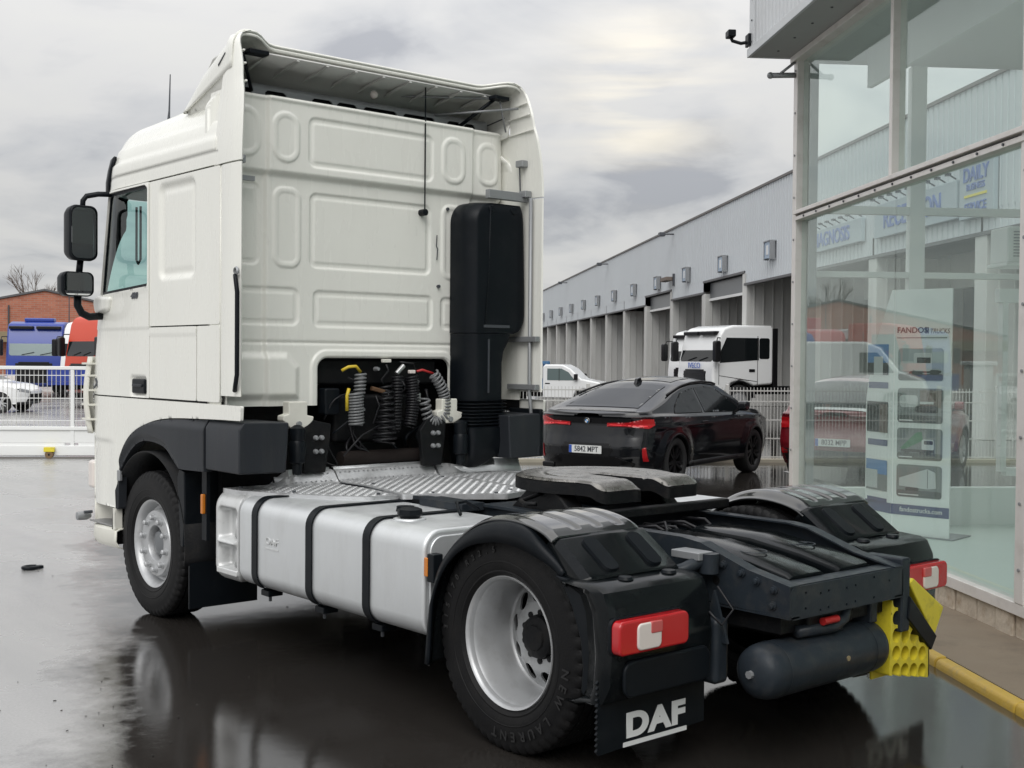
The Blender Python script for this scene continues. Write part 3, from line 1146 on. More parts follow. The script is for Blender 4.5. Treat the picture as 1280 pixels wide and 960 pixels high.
for i in range(-4, 13):
    a = BAY0 + BAYP * i
    b_ = a + BAYP
    top = TALL.get(i, 4.86)
    # strip of cladding between the bay head and the big field
    if top < 5.35:
        c2 = MB()
        q_ = [(TW, a + k_ * 0.30 + d_) if d_ < 0.21 else (TW + 0.03, a + k_ * 0.30 + d_) for k_ in range(22) for d_ in (0, 0.20, 0.22, 0.28)]
        c2.grid([[(p[0], min(p[1], b_), z) for p in q_] for z in (top, 5.36)])
        yb(c2, 'bay_head_cladding', M_WCLAD, wh)
    yb(MB().box(TW - 0.03, TW + 0.10, a, b_, top - 0.09, top), 'bay_lintel', mat('bay_lintel_dark', (0.12, 0.12, 0.125), 0.6), wh)
    pier = yb(MB().box(TW, TW + 2.6, a - 0.30, a + 0.30, 0, top - 0.09), 'bay_pier', M_PIER, wh, bevel=0.02)
    rb_ = MB()
    for k_ in range(6):
        rb_.box(TW + 0.30 + 0.38 * k_, TW + 0.34 + 0.38 * k_, a - 0.335, a - 0.30, 0, top - 0.1)
        rb_.box(TW + 0.30 + 0.38 * k_, TW + 0.34 + 0.38 * k_, a + 0.30, a + 0.335, 0, top - 0.1)
    yb(rb_, 'pier_rib', M_PIER, pier)
    yb(MB().box(TW + 2.2, TW + 2.35, a + 0.30, b_ - 0.30, 3.9, top), 'bay_inner_head', M_PIER, wh)
    if i in TALL:
        yb(MB().box(TW + 0.2, TW + 0.3, a + 0.30, b_ - 0.30, 4.45, 4.56), 'transom_bar', M_FRAMEW, wh)
        yb(MB().box(TW + 0.24, TW + 0.26, a + 0.30, b_ - 0.30, 4.56, 5.26), 'transom_glass', mat('dusty_dark_glass', (0.10, 0.11, 0.12), 0.3), wh)
    if i in (-1, 0, 1, -2):
        dr = MB().box(TW + 2.3, TW + 2.36, a + 0.30, a + 1.6, 0, 3.9)
        yb(dr, 'dock_door', M_DOOR, wh)
    else:
        dr = yb(MB().box(TW + 2.3, TW + 2.36, a + 0.30, b_ - 0.30, (0, 0, 0.9, 0, 0, 1.6, 0)[i % 7], 3.9), 'dock_door', (M_DOOR, mat('worn_blue_grey_door', (0.36, 0.40, 0.45), 0.6, var=0.15), mat('pale_dock_door', (0.58, 0.58, 0.56), 0.6, var=0.1))[(i * 5) % 3], wh)
        dd = MB()
        for k_ in range(8):
            dd.box(TW + 2.27, TW + 2.30, a + 0.35 + 0.75 * k_, a + 0.39 + 0.75 * k_, 0, 3.9)
        yb(dd, 'door_rib', M_DOOR, dr)
    # numbered lamp box over each bay
    if i >= 0:
        sg_ = yb(MB().box(TW - 0.22, TW - 0.06, a + 2.55, a + 3.25, 5.55, 6.15), 'bay_sign', mat('bay_sign_blue_grey', (0.30, 0.40, 0.52), 0.3), wh)
        yb(MB().box(TW - 0.26, TW + 0.02, a + 2.5, a + 3.3, 6.15, 6.19), 'bay_sign_hood', M_GREYM, sg_)
        yb(MB().box(TW - 0.24, TW - 0.05, a + 2.5, a + 2.56, 5.50, 6.15), 'bay_sign_frame', M_GREYM, sg_)
        yb(MB().box(TW - 0.24, TW - 0.05, a + 3.24, a + 3.3, 5.50, 6.15), 'bay_sign_frame', M_GREYM, sg_)
        yb(MB().box(TW - 0.235, TW - 0.22, a + 2.75, a + 3.0, 5.68, 6.02), 'bay_number', M_TEXTW, sg_)
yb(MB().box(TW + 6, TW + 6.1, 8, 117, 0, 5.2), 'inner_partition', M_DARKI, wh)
# rack silhouettes inside the open bays
for k_ in range(7):
    yb(MB().box(TW + 4, TW + 4.6, 30 + 2.1 * k_, 31.2 + 2.1 * k_, 0.2 + (k_ % 3) * 0.5, 1.6 + (k_ % 3) * 0.8), 'stored_crate', mat('stored_goods_brown', (0.12, 0.08, 0.05), 0.8), wh)
# signs on the part of the wall seen through the showroom
M_SIGNB = mat('pale_sign_board', (0.40, 0.46, 0.50), 0.4)
M_SIGNT = mat('sign_blue', (0.14, 0.20, 0.46), 0.5)
M_SIGNY = mat('sign_yellow', (0.75, 0.65, 0.08), 0.4)


def wtext(body, size, s0, z, material, parent, xs=1.0, bold=0.01):
    o = text_mesh('sign_lettering', body, size, frame((TW - 0.16, s0, z), (0, -1, 0), (0, 0, 1)), material, None, 0.01, bold=bold, xs=xs)
    return yp(o, parent)


def wsign(a, b_, z0, z1, label):
    r_ = yroot('wall_sign', (a + b_) / 2, TW - 0.1)
    tag(r_, label, 'sign')
    yb(MB().box(TW - 0.15, TW - 0.02, a, b_, z0, z1), 'sign_board', M_SIGNB, r_, bevel=0.02)
    lm = MB()
    for s0 in np.arange(a + 0.3, b_, 0.6):
        lm.tube([(TW - 0.02, s0, z1 + 0.06), (TW - 0.20, s0, z1 + 0.16)], 0.02, 6)
        lm.box(TW - 0.28, TW - 0.18, s0 - 0.08, s0 + 0.08, z1 + 0.13, z1 + 0.19)
    yb(lm, 'sign_lamp', M_TEXTD, r_)
    return r_


r_ = wsign(28.4, 33.4, 5.32, 6.02, 'blue DIAGNOSIS sign on the warehouse wall seen through the showroom glass')
wtext('DIAGNOSIS', 0.62, 31.0, 5.66, M_SIGNT, r_, xs=1.05)
r_ = wsign(22.25, 27.4, 5.28, 6.22, 'blue RECEPCION sign on the warehouse wall seen through the showroom glass')
wtext('RECEPCION', 0.72, 24.9, 5.74, M_SIGNT, r_, xs=0.95)
r_ = wsign(20.4, 22.1, 5.2, 6.55, 'square DAILY SERVICE sign with yellow stripe on the warehouse wall')
wtext('DAILY', 0.46, 21.25, 6.22, M_SIGNT, r_, xs=1.0)
wtext('BUSINESS', 0.22, 21.25, 5.93, M_SIGNT, r_, bold=0.002)
yb(MB().box(TW - 0.17, TW - 0.15, 20.7, 21.8, 5.70, 5.76), 'sign_stripe', M_SIGNY, r_)
wtext('SERVICE', 0.30, 21.25, 5.45, M_SIGNT, r_, bold=0.004)
# eave floodlights and a camera arm
for s0, z0, lb in ((54.0, 8.1, 'nearest floodlight under the warehouse eave'), (73.6, 8.1, 'middle floodlight under the warehouse eave'), (93.8, 8.1, 'farthest floodlight under the warehouse eave')):
    f_ = yroot('eave_floodlight', s0, TW - 0.2)
    tag(f_, lb, 'floodlight', 'floodlights under the warehouse eave')
    yb(MB().box(TW - 0.75, TW - 0.45, s0 - 0.2, s0 + 0.2, z0 - 0.12, z0 + 0.08), 'lamp_head', M_TEXTD, f_, bevel=0.03)
    yb(MB().tube([(TW, s0, z0), (TW - 0.5, s0, z0)], 0.04, 8), 'lamp_arm', M_TEXTD, f_)
f_ = yroot('wall_camera', 54.8, TW - 0.3)
tag(f_, 'brown camera bracket on the warehouse wall beside a bay sign', 'camera')
yb(MB().box(TW - 0.1, TW, 53.6, 53.75, 5.5, 6.1), 'bracket_plate', M_TEXTD, f_)
yb(MB().box(TW - 0.45, TW - 0.1, 53.65, 55.0, 5.75, 5.95), 'bracket_arm', mat('weathered_bracket', (0.16, 0.13, 0.11), 0.7), f_, bevel=0.03)

# ================================================================== mesh fence and sliding gate
M_FENCE = mat('white_fence_paint', (0.55, 0.55, 0.53), 0.45, dirt=(0.4, 0.37, 0.3), dscale=3, damt=0.5)
fen = yroot('mesh_fence', 15, 5)
tag(fen, 'white wire mesh fence behind the parked cars', 'fence')
SFN = 15.0
for i in range(7):
    t0 = -3.2 + 2.5 * i
    yb(MB().box(t0 - 0.03, t0 + 0.03, SFN - 0.03, SFN + 0.03, 0, 1.38), 'post', M_FENCE, fen, bevel=0.006)
    wr = MB()
    for t_ in np.arange(t0 + 0.05, t0 + 2.45, 0.062):
        wr.box(t_ - 0.0045, t_ + 0.0045, SFN - 0.007, SFN + 0.007, 0.06, 1.33)
    o = yb(wr, 'wire_panel', M_FENCE, fen)
    o['kind'] = 'stuff'
    for z in (0.09, 0.42, 0.75, 1.08, 1.27):
        yb(MB().box(t0 + 0.03, t0 + 2.47, SFN - 0.012, SFN + 0.004, z - 0.011, z + 0.011), 'rail', M_FENCE, fen)
kb = MB().box(-4.5, 16, SFN - 0.12, SFN + 0.12, -0.02, 0.055)
struct(yfree(kb, 'fence_footing', mat('pale_concrete', (0.38, 0.35, 0.28), 0.7, var=0.1)), 'pale concrete footing under the fence')
gate = yroot('sliding_gate', 15.7, -8)
tag(gate, 'white sliding gate with barred upper half at the far left', 'gate')
SG = 15.66
yb(MB().box(-15.0, -4.6, SG - 0.02, SG + 0.02, 0.275, 0.50), 'lower_panel', M_FRAMEW, gate)
yb(MB().box(-15.0, -4.6, SG - 0.05, SG + 0.05, 0.05, 0.225), 'bottom_beam', M_FRAMEW, gate, bevel=0.01)
yb(MB().box(-15.0, -4.6, SG - 0.05, SG + 0.05, 0.495, 0.555), 'middle_rail', M_FRAMEW, gate, bevel=0.008)
yb(MB().box(-15.0, -4.6, SG - 0.04, SG + 0.04, 1.55, 1.61), 'top_rail', M_FRAMEW, gate, bevel=0.008)
for z in (0.66, 1.05, 1.45):
    yb(MB().box(-15.0, -4.6, SG - 0.008, SG + 0.008, z - 0.006, z + 0.006), 'cross_rail', M_FRAMEW, gate)
for i in range(5):
    t0 = -15.0 + 2.6 * i
    yb(MB().box(t0 - 0.03, t0 + 0.03, SG - 0.035, SG + 0.035, 0.225, 1.55), 'gate_post', M_FRAMEW, gate)
    if i < 4:
        wr = MB()
        for t_ in np.arange(t0 + 0.07, t0 + 2.56, 0.075):
            wr.box(t_ - 0.0045, t_ + 0.0045, SG - 0.007, SG + 0.007, 0.555, 1.55)
        yb(wr, 'bar_panel', M_FENCE, gate)['kind'] = 'stuff'
    for k_ in range(2):
        if i < 4:
            yb(MB().box(t0 + 0.1 + 1.25 * k_, t0 + 1.22 + 1.25 * k_, SG - 0.022, SG + 0.022, 0.226, 0.272), 'panel_strip', M_FRAMEW, gate)
for t0 in (-12.9, -7.57):
    w_ = yb(MB().lathe([(0.02, -0.03), (0.07, -0.03), (0.055, 0), (0.07, 0.03), (0.02, 0.03)], (t0, SG - 0.09, 0.072), 'y', 18), 'gate_roller', mat('rusty_steel', (0.2, 0.13, 0.07), 0.6, 0.5), gate, smooth='edge')
    yb(MB().box(t0 - 0.09, t0 + 0.09, SG - 0.13, SG - 0.06, 0.12, 0.20), 'roller_bracket', M_YELLOW, w_, bevel=0.006)
rl = MB().box(-26, 0, SG - 0.11, SG - 0.05, 0.0, 0.03)
struct(yfree(rl, 'gate_track', mat('track_steel', (0.2, 0.19, 0.18), 0.5, 0.6)), 'steel track of the sliding gate')
gp = yroot('gate_pillar', 15.9, -4.4)
tag(gp, 'white concrete pillar at the end of the sliding gate', 'pillar')
yb(MB().box(-4.6, -4.2, 15.75, 16.15, 0, 1.75), 'shaft', M_FRAMEW, gp, bevel=0.02)
yb(MB().box(-4.66, -4.14, 15.69, 16.21, 1.75, 1.83), 'cap', M_FRAMEW, gp, bevel=0.02)
# ================================================================== the white tractor truck
# world axes are the truck's own: x to its right, y forward, z up; rear axle at y = 0, front axle at y = 3.8
truck = empty('tractor_truck', (0, 1.9, 0))
tag(truck, 'white two-axle tractor truck with tall roof spoiler in the foreground', 'truck')


def side_x(y, z):
    """distance of the cab's skin from the centre plane"""
    y, z = np.asarray(y, float), np.asarray(z, float)
    yc = 4.55 - 0.215 * np.maximum(z - 1.7, 0)
    k = np.clip((y - yc) / 0.55, 0, 0.985)
    x = 1.245 - 0.35 * (1 - np.sqrt(1 - k * k))
    # the skin leans in above the roof seam
    x = x - 0.10 * np.clip((z - 3.06) / 0.3, 0, 1) ** 2
    return x


def left_skin(off=0.0, emb=None, far=False):
    sg = 1 if far else -1

    def pos(U, V, d):
        x = side_x(U, V) + off - d
        if emb is not None:
            x = x + emb(U, V)
        return sg * x, U, V
    return pos


def mirror_x(o, parent):
    """a copy on the other flank"""
    me = o.data.copy()
    me.transform(Matrix.Diagonal((-1, 1, 1, 1)))
    me.flip_normals()
    c_ = bpy.data.objects.new(o.name.split('.')[0], me)
    COL.objects.link(c_)
    for md in o.modifiers:
        n_ = c_.modifiers.new(md.name, md.type)
        for k in ('width', 'segments', 'limit_method', 'angle_limit', 'harden_normals', 'thickness', 'offset'):
            if hasattr(md, k):
                setattr(n_, k, getattr(md, k))
    if parent is not None:
        adopt(c_, parent)
    return c_


def ridge(D, w, h):
    """raised pressing whose edge is w wide"""
    return h * smoothstep(w, -w, D)


RES = 0.013
# ---- inner shell: dark liner behind the panel gaps, with the window openings left free
WIN = [(4.60, 2.262), (3.765, 2.30), (3.765, 2.955), (3.80, 2.975), (4.44, 2.975), (4.475, 2.95)]


def win_sdf(U, V):
    return poly_sdf(U, V, WIN) - 0.012


def cab_region(U, V):
    return rr(U, V, 2.70, 4.86, 1.42, 3.06, 0.02)


for far in (False, True):
    field('cab_liner', (2.7, 4.9), (1.4, 3.1), 0.03,
          lambda U, V: np.maximum(cab_region(U, V), -(win_sdf(U, V) - 0.02)), left_skin(-0.022, None, far), M_BLACK, truck, skirt=0)


# ---- side panels, door and hatch: separate sheets with real gaps
def sleeper_emb(U, V):
    D = rr(U, V, 3.06, 3.58, 2.335, 2.955, 0.055)
    return -ridge(D, 0.02, 0.022) - ridge(D + 0.05, 0.02, -0.006)


def door_region(U, V):
    D = poly_sdf(U, V, [(4.80, 1.518), (3.742, 1.518), (3.742, 3.0), (4.60, 3.0), (4.72, 2.45), (4.80, 1.9)])
    return np.maximum(D, -(win_sdf(U, V)))


def door_emb(U, V):
    # waist crease and a shallow bowl behind the handle
    e_ = 0.006 * smoothstep(1.992, 2.004, V)
    e_ = e_ - 0.020 * smoothstep(0.02, -0.01, rr(U, V, 3.80, 4.045, 1.535, 1.657, 0.025))
    return e_ + 0.006 * smoothstep(0.05, 0.0, win_sdf(U, V))


panels = []
SEAM = 0.006
sl = field('sleeper_panel', (2.70, 3.76), (1.99, 3.02), RES,
           lambda U, V: rr(U, V, 2.712, 3.734, 2.012, 2.998, 0.008), left_skin(0, sleeper_emb), M_WHITE, truck)
panels.append(sl)
hatch = field('storage_hatch', (3.0, 3.75), (1.5, 2.02), RES,
              lambda U, V: rr(U, V, 3.03, 3.734, 1.522, 2.003, 0.012),
              left_skin(0.0, lambda U, V: 0.004 * smoothstep(1.94, 1.955, V)), M_WHITE, truck)
panels.append(hatch)
rp_ = field('rear_corner_panel', (2.70, 3.03), (1.5, 2.02), RES,
            lambda U, V: rr(U, V, 2.712, 3.016, 1.522, 2.003, 0.006), left_skin(), M_WHITE, truck)
panels.append(rp_)
door = field('cab_door', (3.72, 4.82), (1.5, 3.02), 0.011, door_region, left_skin(0.0, door_emb), M_WHITE, truck)
door['label'] = 'white cab door with tinted window and black handle'
panels.append(door)

# lower flank over the wheel, following the arch
ARCH_OUT = [(4.291, 0.70), (4.291, 0.835), (4.206, 1.072), (4.04, 1.236), (3.786, 1.333), (3.444, 1.385), (2.873, 1.405), (2.43, 1.412)]
ARCH_IN = [(4.262, 0.70), (4.249, 0.96), (4.109, 1.096), (3.931, 1.197), (3.746, 1.222), (3.504, 1.195), (3.369, 1.118), (3.30, 1.075), (3.178, 1.068), (2.43, 1.084)]
ARCH_OUT = ARCH_OUT[:1] + spline(ARCH_OUT[1:], 40)
ARCH_IN7 = [ARCH_IN[0]] + spline(ARCH_IN[1:8], 30)
ARCH_IN = ARCH_IN7 + ARCH_IN[8:]
lowp = field('lower_flank', (2.4, 4.98), (0.66, 1.53), RES,
             lambda U, V: poly_sdf(U, V, [(4.97, 0.70)] + [(a + 0.006, b + 0.006) for a, b in ARCH_OUT] + [(2.43, 1.508), (2.70, 1.508), (4.83, 1.508), (4.86, 1.22), (4.97, 1.16)]),
             lambda U, V, d: (-(np.where(U < 2.72, 1.245 - 0.0 * U, side_x(U, np.full_like(U, 1.5))) - 0.012 * smoothstep(1.20, 1.17, V) * smoothstep(4.3, 4.5, U) - d), U, V),
             M_WHITE, truck)
panels.append(lowp)

# roof side band
band = field('roof_side_band', (2.70, 4.72), (3.0, 3.2), RES,
             lambda U, V: poly_sdf(U, V, [(2.712, 3.012), (4.60, 3.012), (4.56, 3.098), (2.712, 3.098)]) - 0.002,
             left_skin(-0.004), M_WHITE, truck)
panels.append(band)
for o_ in panels:
    if o_ is not door:
        mirror_x(o_, truck)
door_r = mirror_x(door, truck)

# roof shell
roof = MB()
rows = []
for y in np.concatenate([np.linspace(2.78, 4.0, 26), np.linspace(4.05, 4.80, 40)]):
    k = min(1.0, max(0.0, (y - 4.22) / 0.585))
    h = (0.405 + 0.025 * float(smoothstep(4.4, 3.2, y))) * math.sqrt(max(0.0, 1 - k ** 2.6))
    yc = 4.55 - 0.215 * 1.4
    kk = min(0.985, max(0, (y - yc) / 0.55))
    W = 1.24 - 0.35 * (1 - math.sqrt(1 - kk * kk))
    row = []
    for q in np.linspace(0, 1, 141):
        s_ = -1 + 2 * q
        a = abs(s_)
        if a > 0.45:
            ph = (1 - a) / 0.55 * math.pi / 2
            x = (W - 0.34) + 0.34 * math.cos(ph) ** 0.9
            z = 3.10 + h * math.sin(ph) ** 0.95
        else:
            x = (W - 0.34) * a / 0.45
            z = 3.10 + h + 0.03 * (1 - (a / 0.45) ** 2) * h / 0.43
        # the two long pressings along the roof side
        z0 = z - 3.10
        if a > 0.5:
            x -= 0.012 * float(smoothstep(0.085, 0.10, z0)) + 0.010 * float(smoothstep(0.20, 0.215, z0))
        bk_ = float(smoothstep(0.90, 0.62, a))
        ys_ = y * (1 - bk_) + bk_ * (3.02 + (y - 2.78) * (4.80 - 3.02) / (4.80 - 2.78))
        row.append((math.copysign(x, s_), ys_, z))
    rows.append(row)
roof.grid(rows)
roof_o = roof.build('cab_roof', M_WHITE, truck, smooth=True, solid=0.02)

# front: grille panel, windscreen, sun visor
fr = MB()
rows = []
for z in np.linspace(0.72, 2.12, 30):
    yc = 4.55 - 0.215 * max(z - 1.7, 0)
    row = []
    for s_ in np.linspace(-1, 1, 41):
        x = s_ * 1.17
        k = max(0.0, (abs(x) - 0.895) / 0.35)
        row.append((x, yc + 0.55 * math.sqrt(max(0, 1 - k * k)), z))
    rows.append(row)
fr.grid(rows)
fr.build('front_panel', M_WHITE, truck, smooth=True, solid=0.02)
for k, z in enumerate((0.95, 1.12, 1.29, 1.46, 1.63)):
    MB().box(-0.8, 0.8, 5.11, 5.135, z, z + 0.1).build('grille_slat', M_BLACKP, truck, bevel=0.01)
for sx in (-1, 1):
    MB().box(sx * 0.98 - 0.17, sx * 0.98 + 0.17, 4.98, 5.09, 0.78, 1.0).build('headlight', M_CLEAR, truck, bevel=0.03)
ws = MB()
rows = []
for z in np.linspace(2.14, 3.0, 14):
    yc = 4.55 - 0.215 * (z - 1.7)
    row = []
    for s_ in np.linspace(-1, 1, 31):
        x = s_ * 1.10
        k = max(0.0, (abs(x) - 0.895) / 0.35)
        row.append((x, yc + 0.55 * math.sqrt(max(0, 1 - k * k)), z))
    rows.append(row)
ws.grid(rows)
ws.build('windscreen', M_CABGLASS, truck, smooth=True)
vis = MB()
rows = []
for z, oy in ((3.03, 0.20), (3.10, 0.20), (3.18, 0.16), (3.26, 0.10)):
    yc = 4.24
    row = []
    for s_ in np.linspace(-1, 1, 51):
        x = s_ * 1.215
        k = max(0.0, (abs(x) - 0.86) / 0.36)
        row.append((x, yc + oy * 0.9 + 0.52 * math.sqrt(max(0, 1 - k * k)), z))
    rows.append(row)
vis.grid(rows)
vis.build('sun_visor', M_BLACKP, truck, smooth=True, solid=0.02)
fb = MB()
rows = []
for z in np.linspace(3.0, 3.16, 5):
    row = []
    for s_ in np.linspace(-1, 1, 41):
        x = s_ * 1.2
        k = max(0.0, (abs(x) - 0.87) / 0.345)
        row.append((x, 4.25 + 0.52 * math.sqrt(max(0, 1 - k * k)), z))
    rows.append(row)
fb.grid(rows)
fb.build('windscreen_header', M_WHITE, truck, smooth=True, solid=0.02)

# cab interior: floor, dashboard, seats, wheel
MB().box(-1.17, 1.17, 3.25, 4.9, 1.40, 1.52).build('cab_floor', M_BLACK, truck)
MB().box(-1.1, 1.1, 4.62, 4.95, 1.5, 2.18).build('dashboard', M_BLACKP, truck, bevel=0.05)
for sx in (-0.72, 0.72):
    st = MB().box(sx - 0.26, sx + 0.26, 3.55, 4.05, 1.85, 2.0)
    st.prism([(3.50, 1.95), (3.62, 1.95), (3.46, 2.72), (3.36, 2.72)], 'x', sx - 0.25, sx + 0.25)
    st.build('seat', mat('seat_fabric', (0.05, 0.055, 0.06), 0.8), truck, bevel=0.04)
sw = MB()
swp = []
for k in range(32):
    a = 2 * math.pi * k / 32
    swp.append((-0.72 + 0.23 * math.cos(a), 4.42 - 0.23 * math.sin(a) * 0.42, 2.26 + 0.23 * math.sin(a) * 0.9))
sw.tube(swp, 0.017, 8, closed=True)
sw.bar((-0.72, 4.44, 2.24), (-0.72, 4.75, 2.0), 0.07, 0.07)
sw.build('steering_wheel', M_BLACKP, truck, smooth=True)
MB().box(-1.15, 1.15, 2.96, 3.0, 1.86, 3.05).build('sleeper_back_lining', mat('cab_lining', (0.25, 0.25, 0.24), 0.9), truck)
MB().tube([(-1.13, 4.22, 2.88), (-1.13, 4.22, 2.5), (-1.13, 4.19, 2.47), (-1.13, 4.15, 2.5), (-1.13, 4.15, 2.88)], 0.009, 8).build('cab_grip', M_BLACKP, truck, smooth=True)

# door glass, rubber and handle are sub-parts of the doors
for d_, sg in ((door, -1), (door_r, 1)):
    far = sg > 0
    field('window_pane', (3.74, 4.66), (2.22, 3.0), 0.03, win_sdf, left_skin(-0.012, None, far), M_CABGLASS, d_, skirt=0)
    field('window_seal', (3.74, 4.66), (2.22, 3.0), 0.009,
          lambda U, V: np.maximum(win_sdf(U, V), -(win_sdf(U, V) + 0.022)), left_skin(-0.004, None, far), M_BLACKP, d_, skirt=0.015)
    hm = MB()
    hx = sg * 1.236
    hm.box(hx - 0.012, hx + 0.012, 3.815, 4.03, 1.545, 1.648)
    hm.build('handle_bowl', M_BLACKP, d_, bevel=0.02)
    MB().box(sg * 1.25 - 0.01, sg * 1.25 + 0.01, 3.845, 4.0, 1.592, 1.612).build('door_handle', M_GREYP, d_, bevel=0.006)
text_mesh('door_badge', 'XF', 0.105, frame((-1.235, 4.66, 1.597), (0.16, -1, 0), (0, 0, 1)), M_TEXTD, door, 0.003, shear=0.25, bold=0.002)
text_mesh('door_badge', '480', 0.062, frame((-1.254, 3.975, 2.228), (0, -1, 0), (0, 0, 1)), M_TEXTD, door, 0.003, shear=0.3, bold=0.0015, xs=1.25)
mb = MB()
for yy in (4.06, 4.03):
    mb.cyl((-1.24, yy, 2.99), (-1.252, yy, 2.99), 0.008, 8)
mb.build('door_screw', M_TEXTD, door)

# corner air vane at the front left and right
for sg in (-1, 1):
    v_ = MB()
    rows = []
    for z in np.linspace(1.22, 1.80, 16):
        b_ = 0.035 * math.sin((z - 1.22) / 0.58 * math.pi)
        rows.append([(sg * (1.225 + b_), 4.80, z), (sg * (1.235 + b_), 4.86, z), (sg * (1.20 + b_), 4.93 + b_ * 0.4, z), (sg * (1.10 + b_), 5.0 + b_, z)])
    v_.grid(rows)
    vo = v_.build('corner_vane', M_CREAM, truck, smooth=True, solid=0.012)
    for z in (1.32, 1.43, 1.54, 1.65, 1.74):
        MB().box(sg * 1.215 - 0.04, sg * 1.215 + 0.04, 4.77, 4.93, z, z + 0.014).build('vane_rib', M_CREAM, vo)

# bumper corner with step and fog lamp
for sg in (-1, 1):
    bp_ = field('bumper_corner', (4.30, 4.97), (0.50, 0.72), 0.02,
                lambda U, V: poly_sdf(U, V, [(4.31, 0.545), (4.90, 0.525), (4.95, 0.69), (4.31, 0.70)]),
                lambda U, V, d: (sg * (side_x(U, np.full_like(U, 1.5)) - 0.16 * smoothstep(4.36, 4.42, U) * smoothstep(4.93, 4.78, U) - d), U, V), M_CREAM, truck, skirt=0.05)
    bl = MB()
    rows = []
    for z, o_ in ((0.545, -0.03), (0.53, 0.0), (0.45, 0.005), (0.405, -0.02), (0.385, -0.08)):
        row = []
        for y in np.linspace(4.30, 4.97, 20):
            x = float(side_x(y, 1.5)) + o_
            row.append((sg * x, y, z + 0.02 * (4.6 - y)))
        rows.append(row)
    rows.insert(0, [(sg * (abs(p[0]) - 0.22), p[1], 0.55 + 0.02 * (4.6 - p[1])) for p in rows[0]])
    bl.grid(rows)
    bl.build('step_lip', M_CREAM, truck, smooth='edge', solid=0.01)
    st = MB().box(sg * 1.13 - 0.09, sg * 1.13 + 0.09, 4.36, 4.86, 0.553, 0.562)
    st.build('step_tread', mat('worn_grey_tread', (0.3, 0.3, 0.3), 0.5, 0.3, var=0.3, scale=40), truck)
    MB().lathe([(0.001, -0.06), (0.03, -0.055), (0.034, -0.03), (0.034, 0.02), (0.02, 0.05)], (sg * 1.235, 4.93, 0.585), 'x', 14).build('marker_lamp', M_GREYM, truck, smooth='edge')
    MB().cyl((sg * 1.20, 4.86, 0.62), (sg * 1.262, 4.86, 0.62), 0.012, 10).build('marker_lamp_stud', M_TEXTD, truck)
    MB().box(sg * 1.245 - 0.006, sg * 1.245 + 0.02, 4.23, 4.28, 0.905, 0.985).build('arch_latch', M_GREYM, truck, bevel=0.008)
bmb = MB()
rows = []
for z in (0.39, 0.45, 0.6, 0.72):
    rows.append([(x, 4.55 + 0.55 * math.sqrt(max(0.0, 1 - (max(0, abs(x) - 0.895) / 0.35) ** 2)), z) for x in np.linspace(-1.16, 1.16, 31)])
bmb.grid(rows)
bmb.build('front_bumper', M_CREAM, truck, smooth=True, solid=0.02)


# ---- front wheel arch moulding and the box behind it
def arch_region(U, V):
    return poly_sdf(U, V, ARCH_OUT + ARCH_IN[::-1])


def arch_pos(sg):
    def pos(U, V, d):
        # the moulding bulges: a flat lip at the arch, a shoulder above
        din = poly_sdf(U, V, [(4.262, 0.3)] + ARCH_IN7 + [(3.30, 0.3)])
        x = 1.245 + 0.02 * smoothstep(0.015, 0.05, din) * smoothstep(2.6, 3.3, U)
        x = x - 0.03 * smoothstep(1.33, 1.41, V)
        return sg * (x - d), U, V
    return pos


for sg in (-1, 1):
    af = field('wheel_arch_moulding', (2.9, 4.32), (0.68, 1.43), 0.012,
               lambda U, V: np.maximum(arch_region(U, V), 2.905 - U), arch_pos(sg), M_GREYP, truck, skirt=0.06)
    # the box behind: side and rear face with a crease
    bx = MB()
    prof = [(sg * 1.215, 1.408), (sg * 1.248, 1.36), (sg * 1.248, 1.09), (sg * 0.92, 1.085), (sg * 0.90, 1.40)]
    bx.prism(prof, 'y', 2.445, 2.895)
    bx.build('fender_box', M_GREYP, truck, bevel=0.012)
    lining = MB()
    rows = []
    for a in np.linspace(-12, 192, 40):
        r_ = 0.60
        yy, zz = 3.8 + r_ * math.cos(R(a)), 0.55 + r_ * math.sin(R(a))
        rows.append([(sg * 1.235, yy, zz), (sg * 0.75, yy, zz)])
    lining.grid(rows)
    lining.build('wheel_arch_lining', M_BLACK, truck, smooth=True, solid=0.01)
    fl = MB().box(min(sg * 0.70, sg * 1.20), max(sg * 0.70, sg * 1.20), 3.21, 3.225, 0.14, 0.60)
    fl.build('front_mudflap', M_BLACKP, truck)
    MB().prism([(3.235, 0.55), (3.275, 0.55), (3.33, 1.0), (3.30, 1.06), (3.22, 1.05), (3.21, 0.8)], 'x', sg * 0.72, sg * 1.235).build('arch_extension', M_BLACKP, truck, bevel=0.01)
    MB().box(sg * 1.2 - 0.015, sg * 1.2 + 0.012, 3.0, 3.03, 0.79, 0.92).build('side_marker_lamp', M_AMBER, truck, bevel=0.008)
    MB().box(sg * 1.18 - 0.012, sg * 1.18 + 0.012, 2.985, 3.05, 0.62, 1.08).build('lamp_bracket', M_BLACKP, truck)

# ---- rear wall of the cab: one pressed sheet
YW = 2.84
CR = 0.03


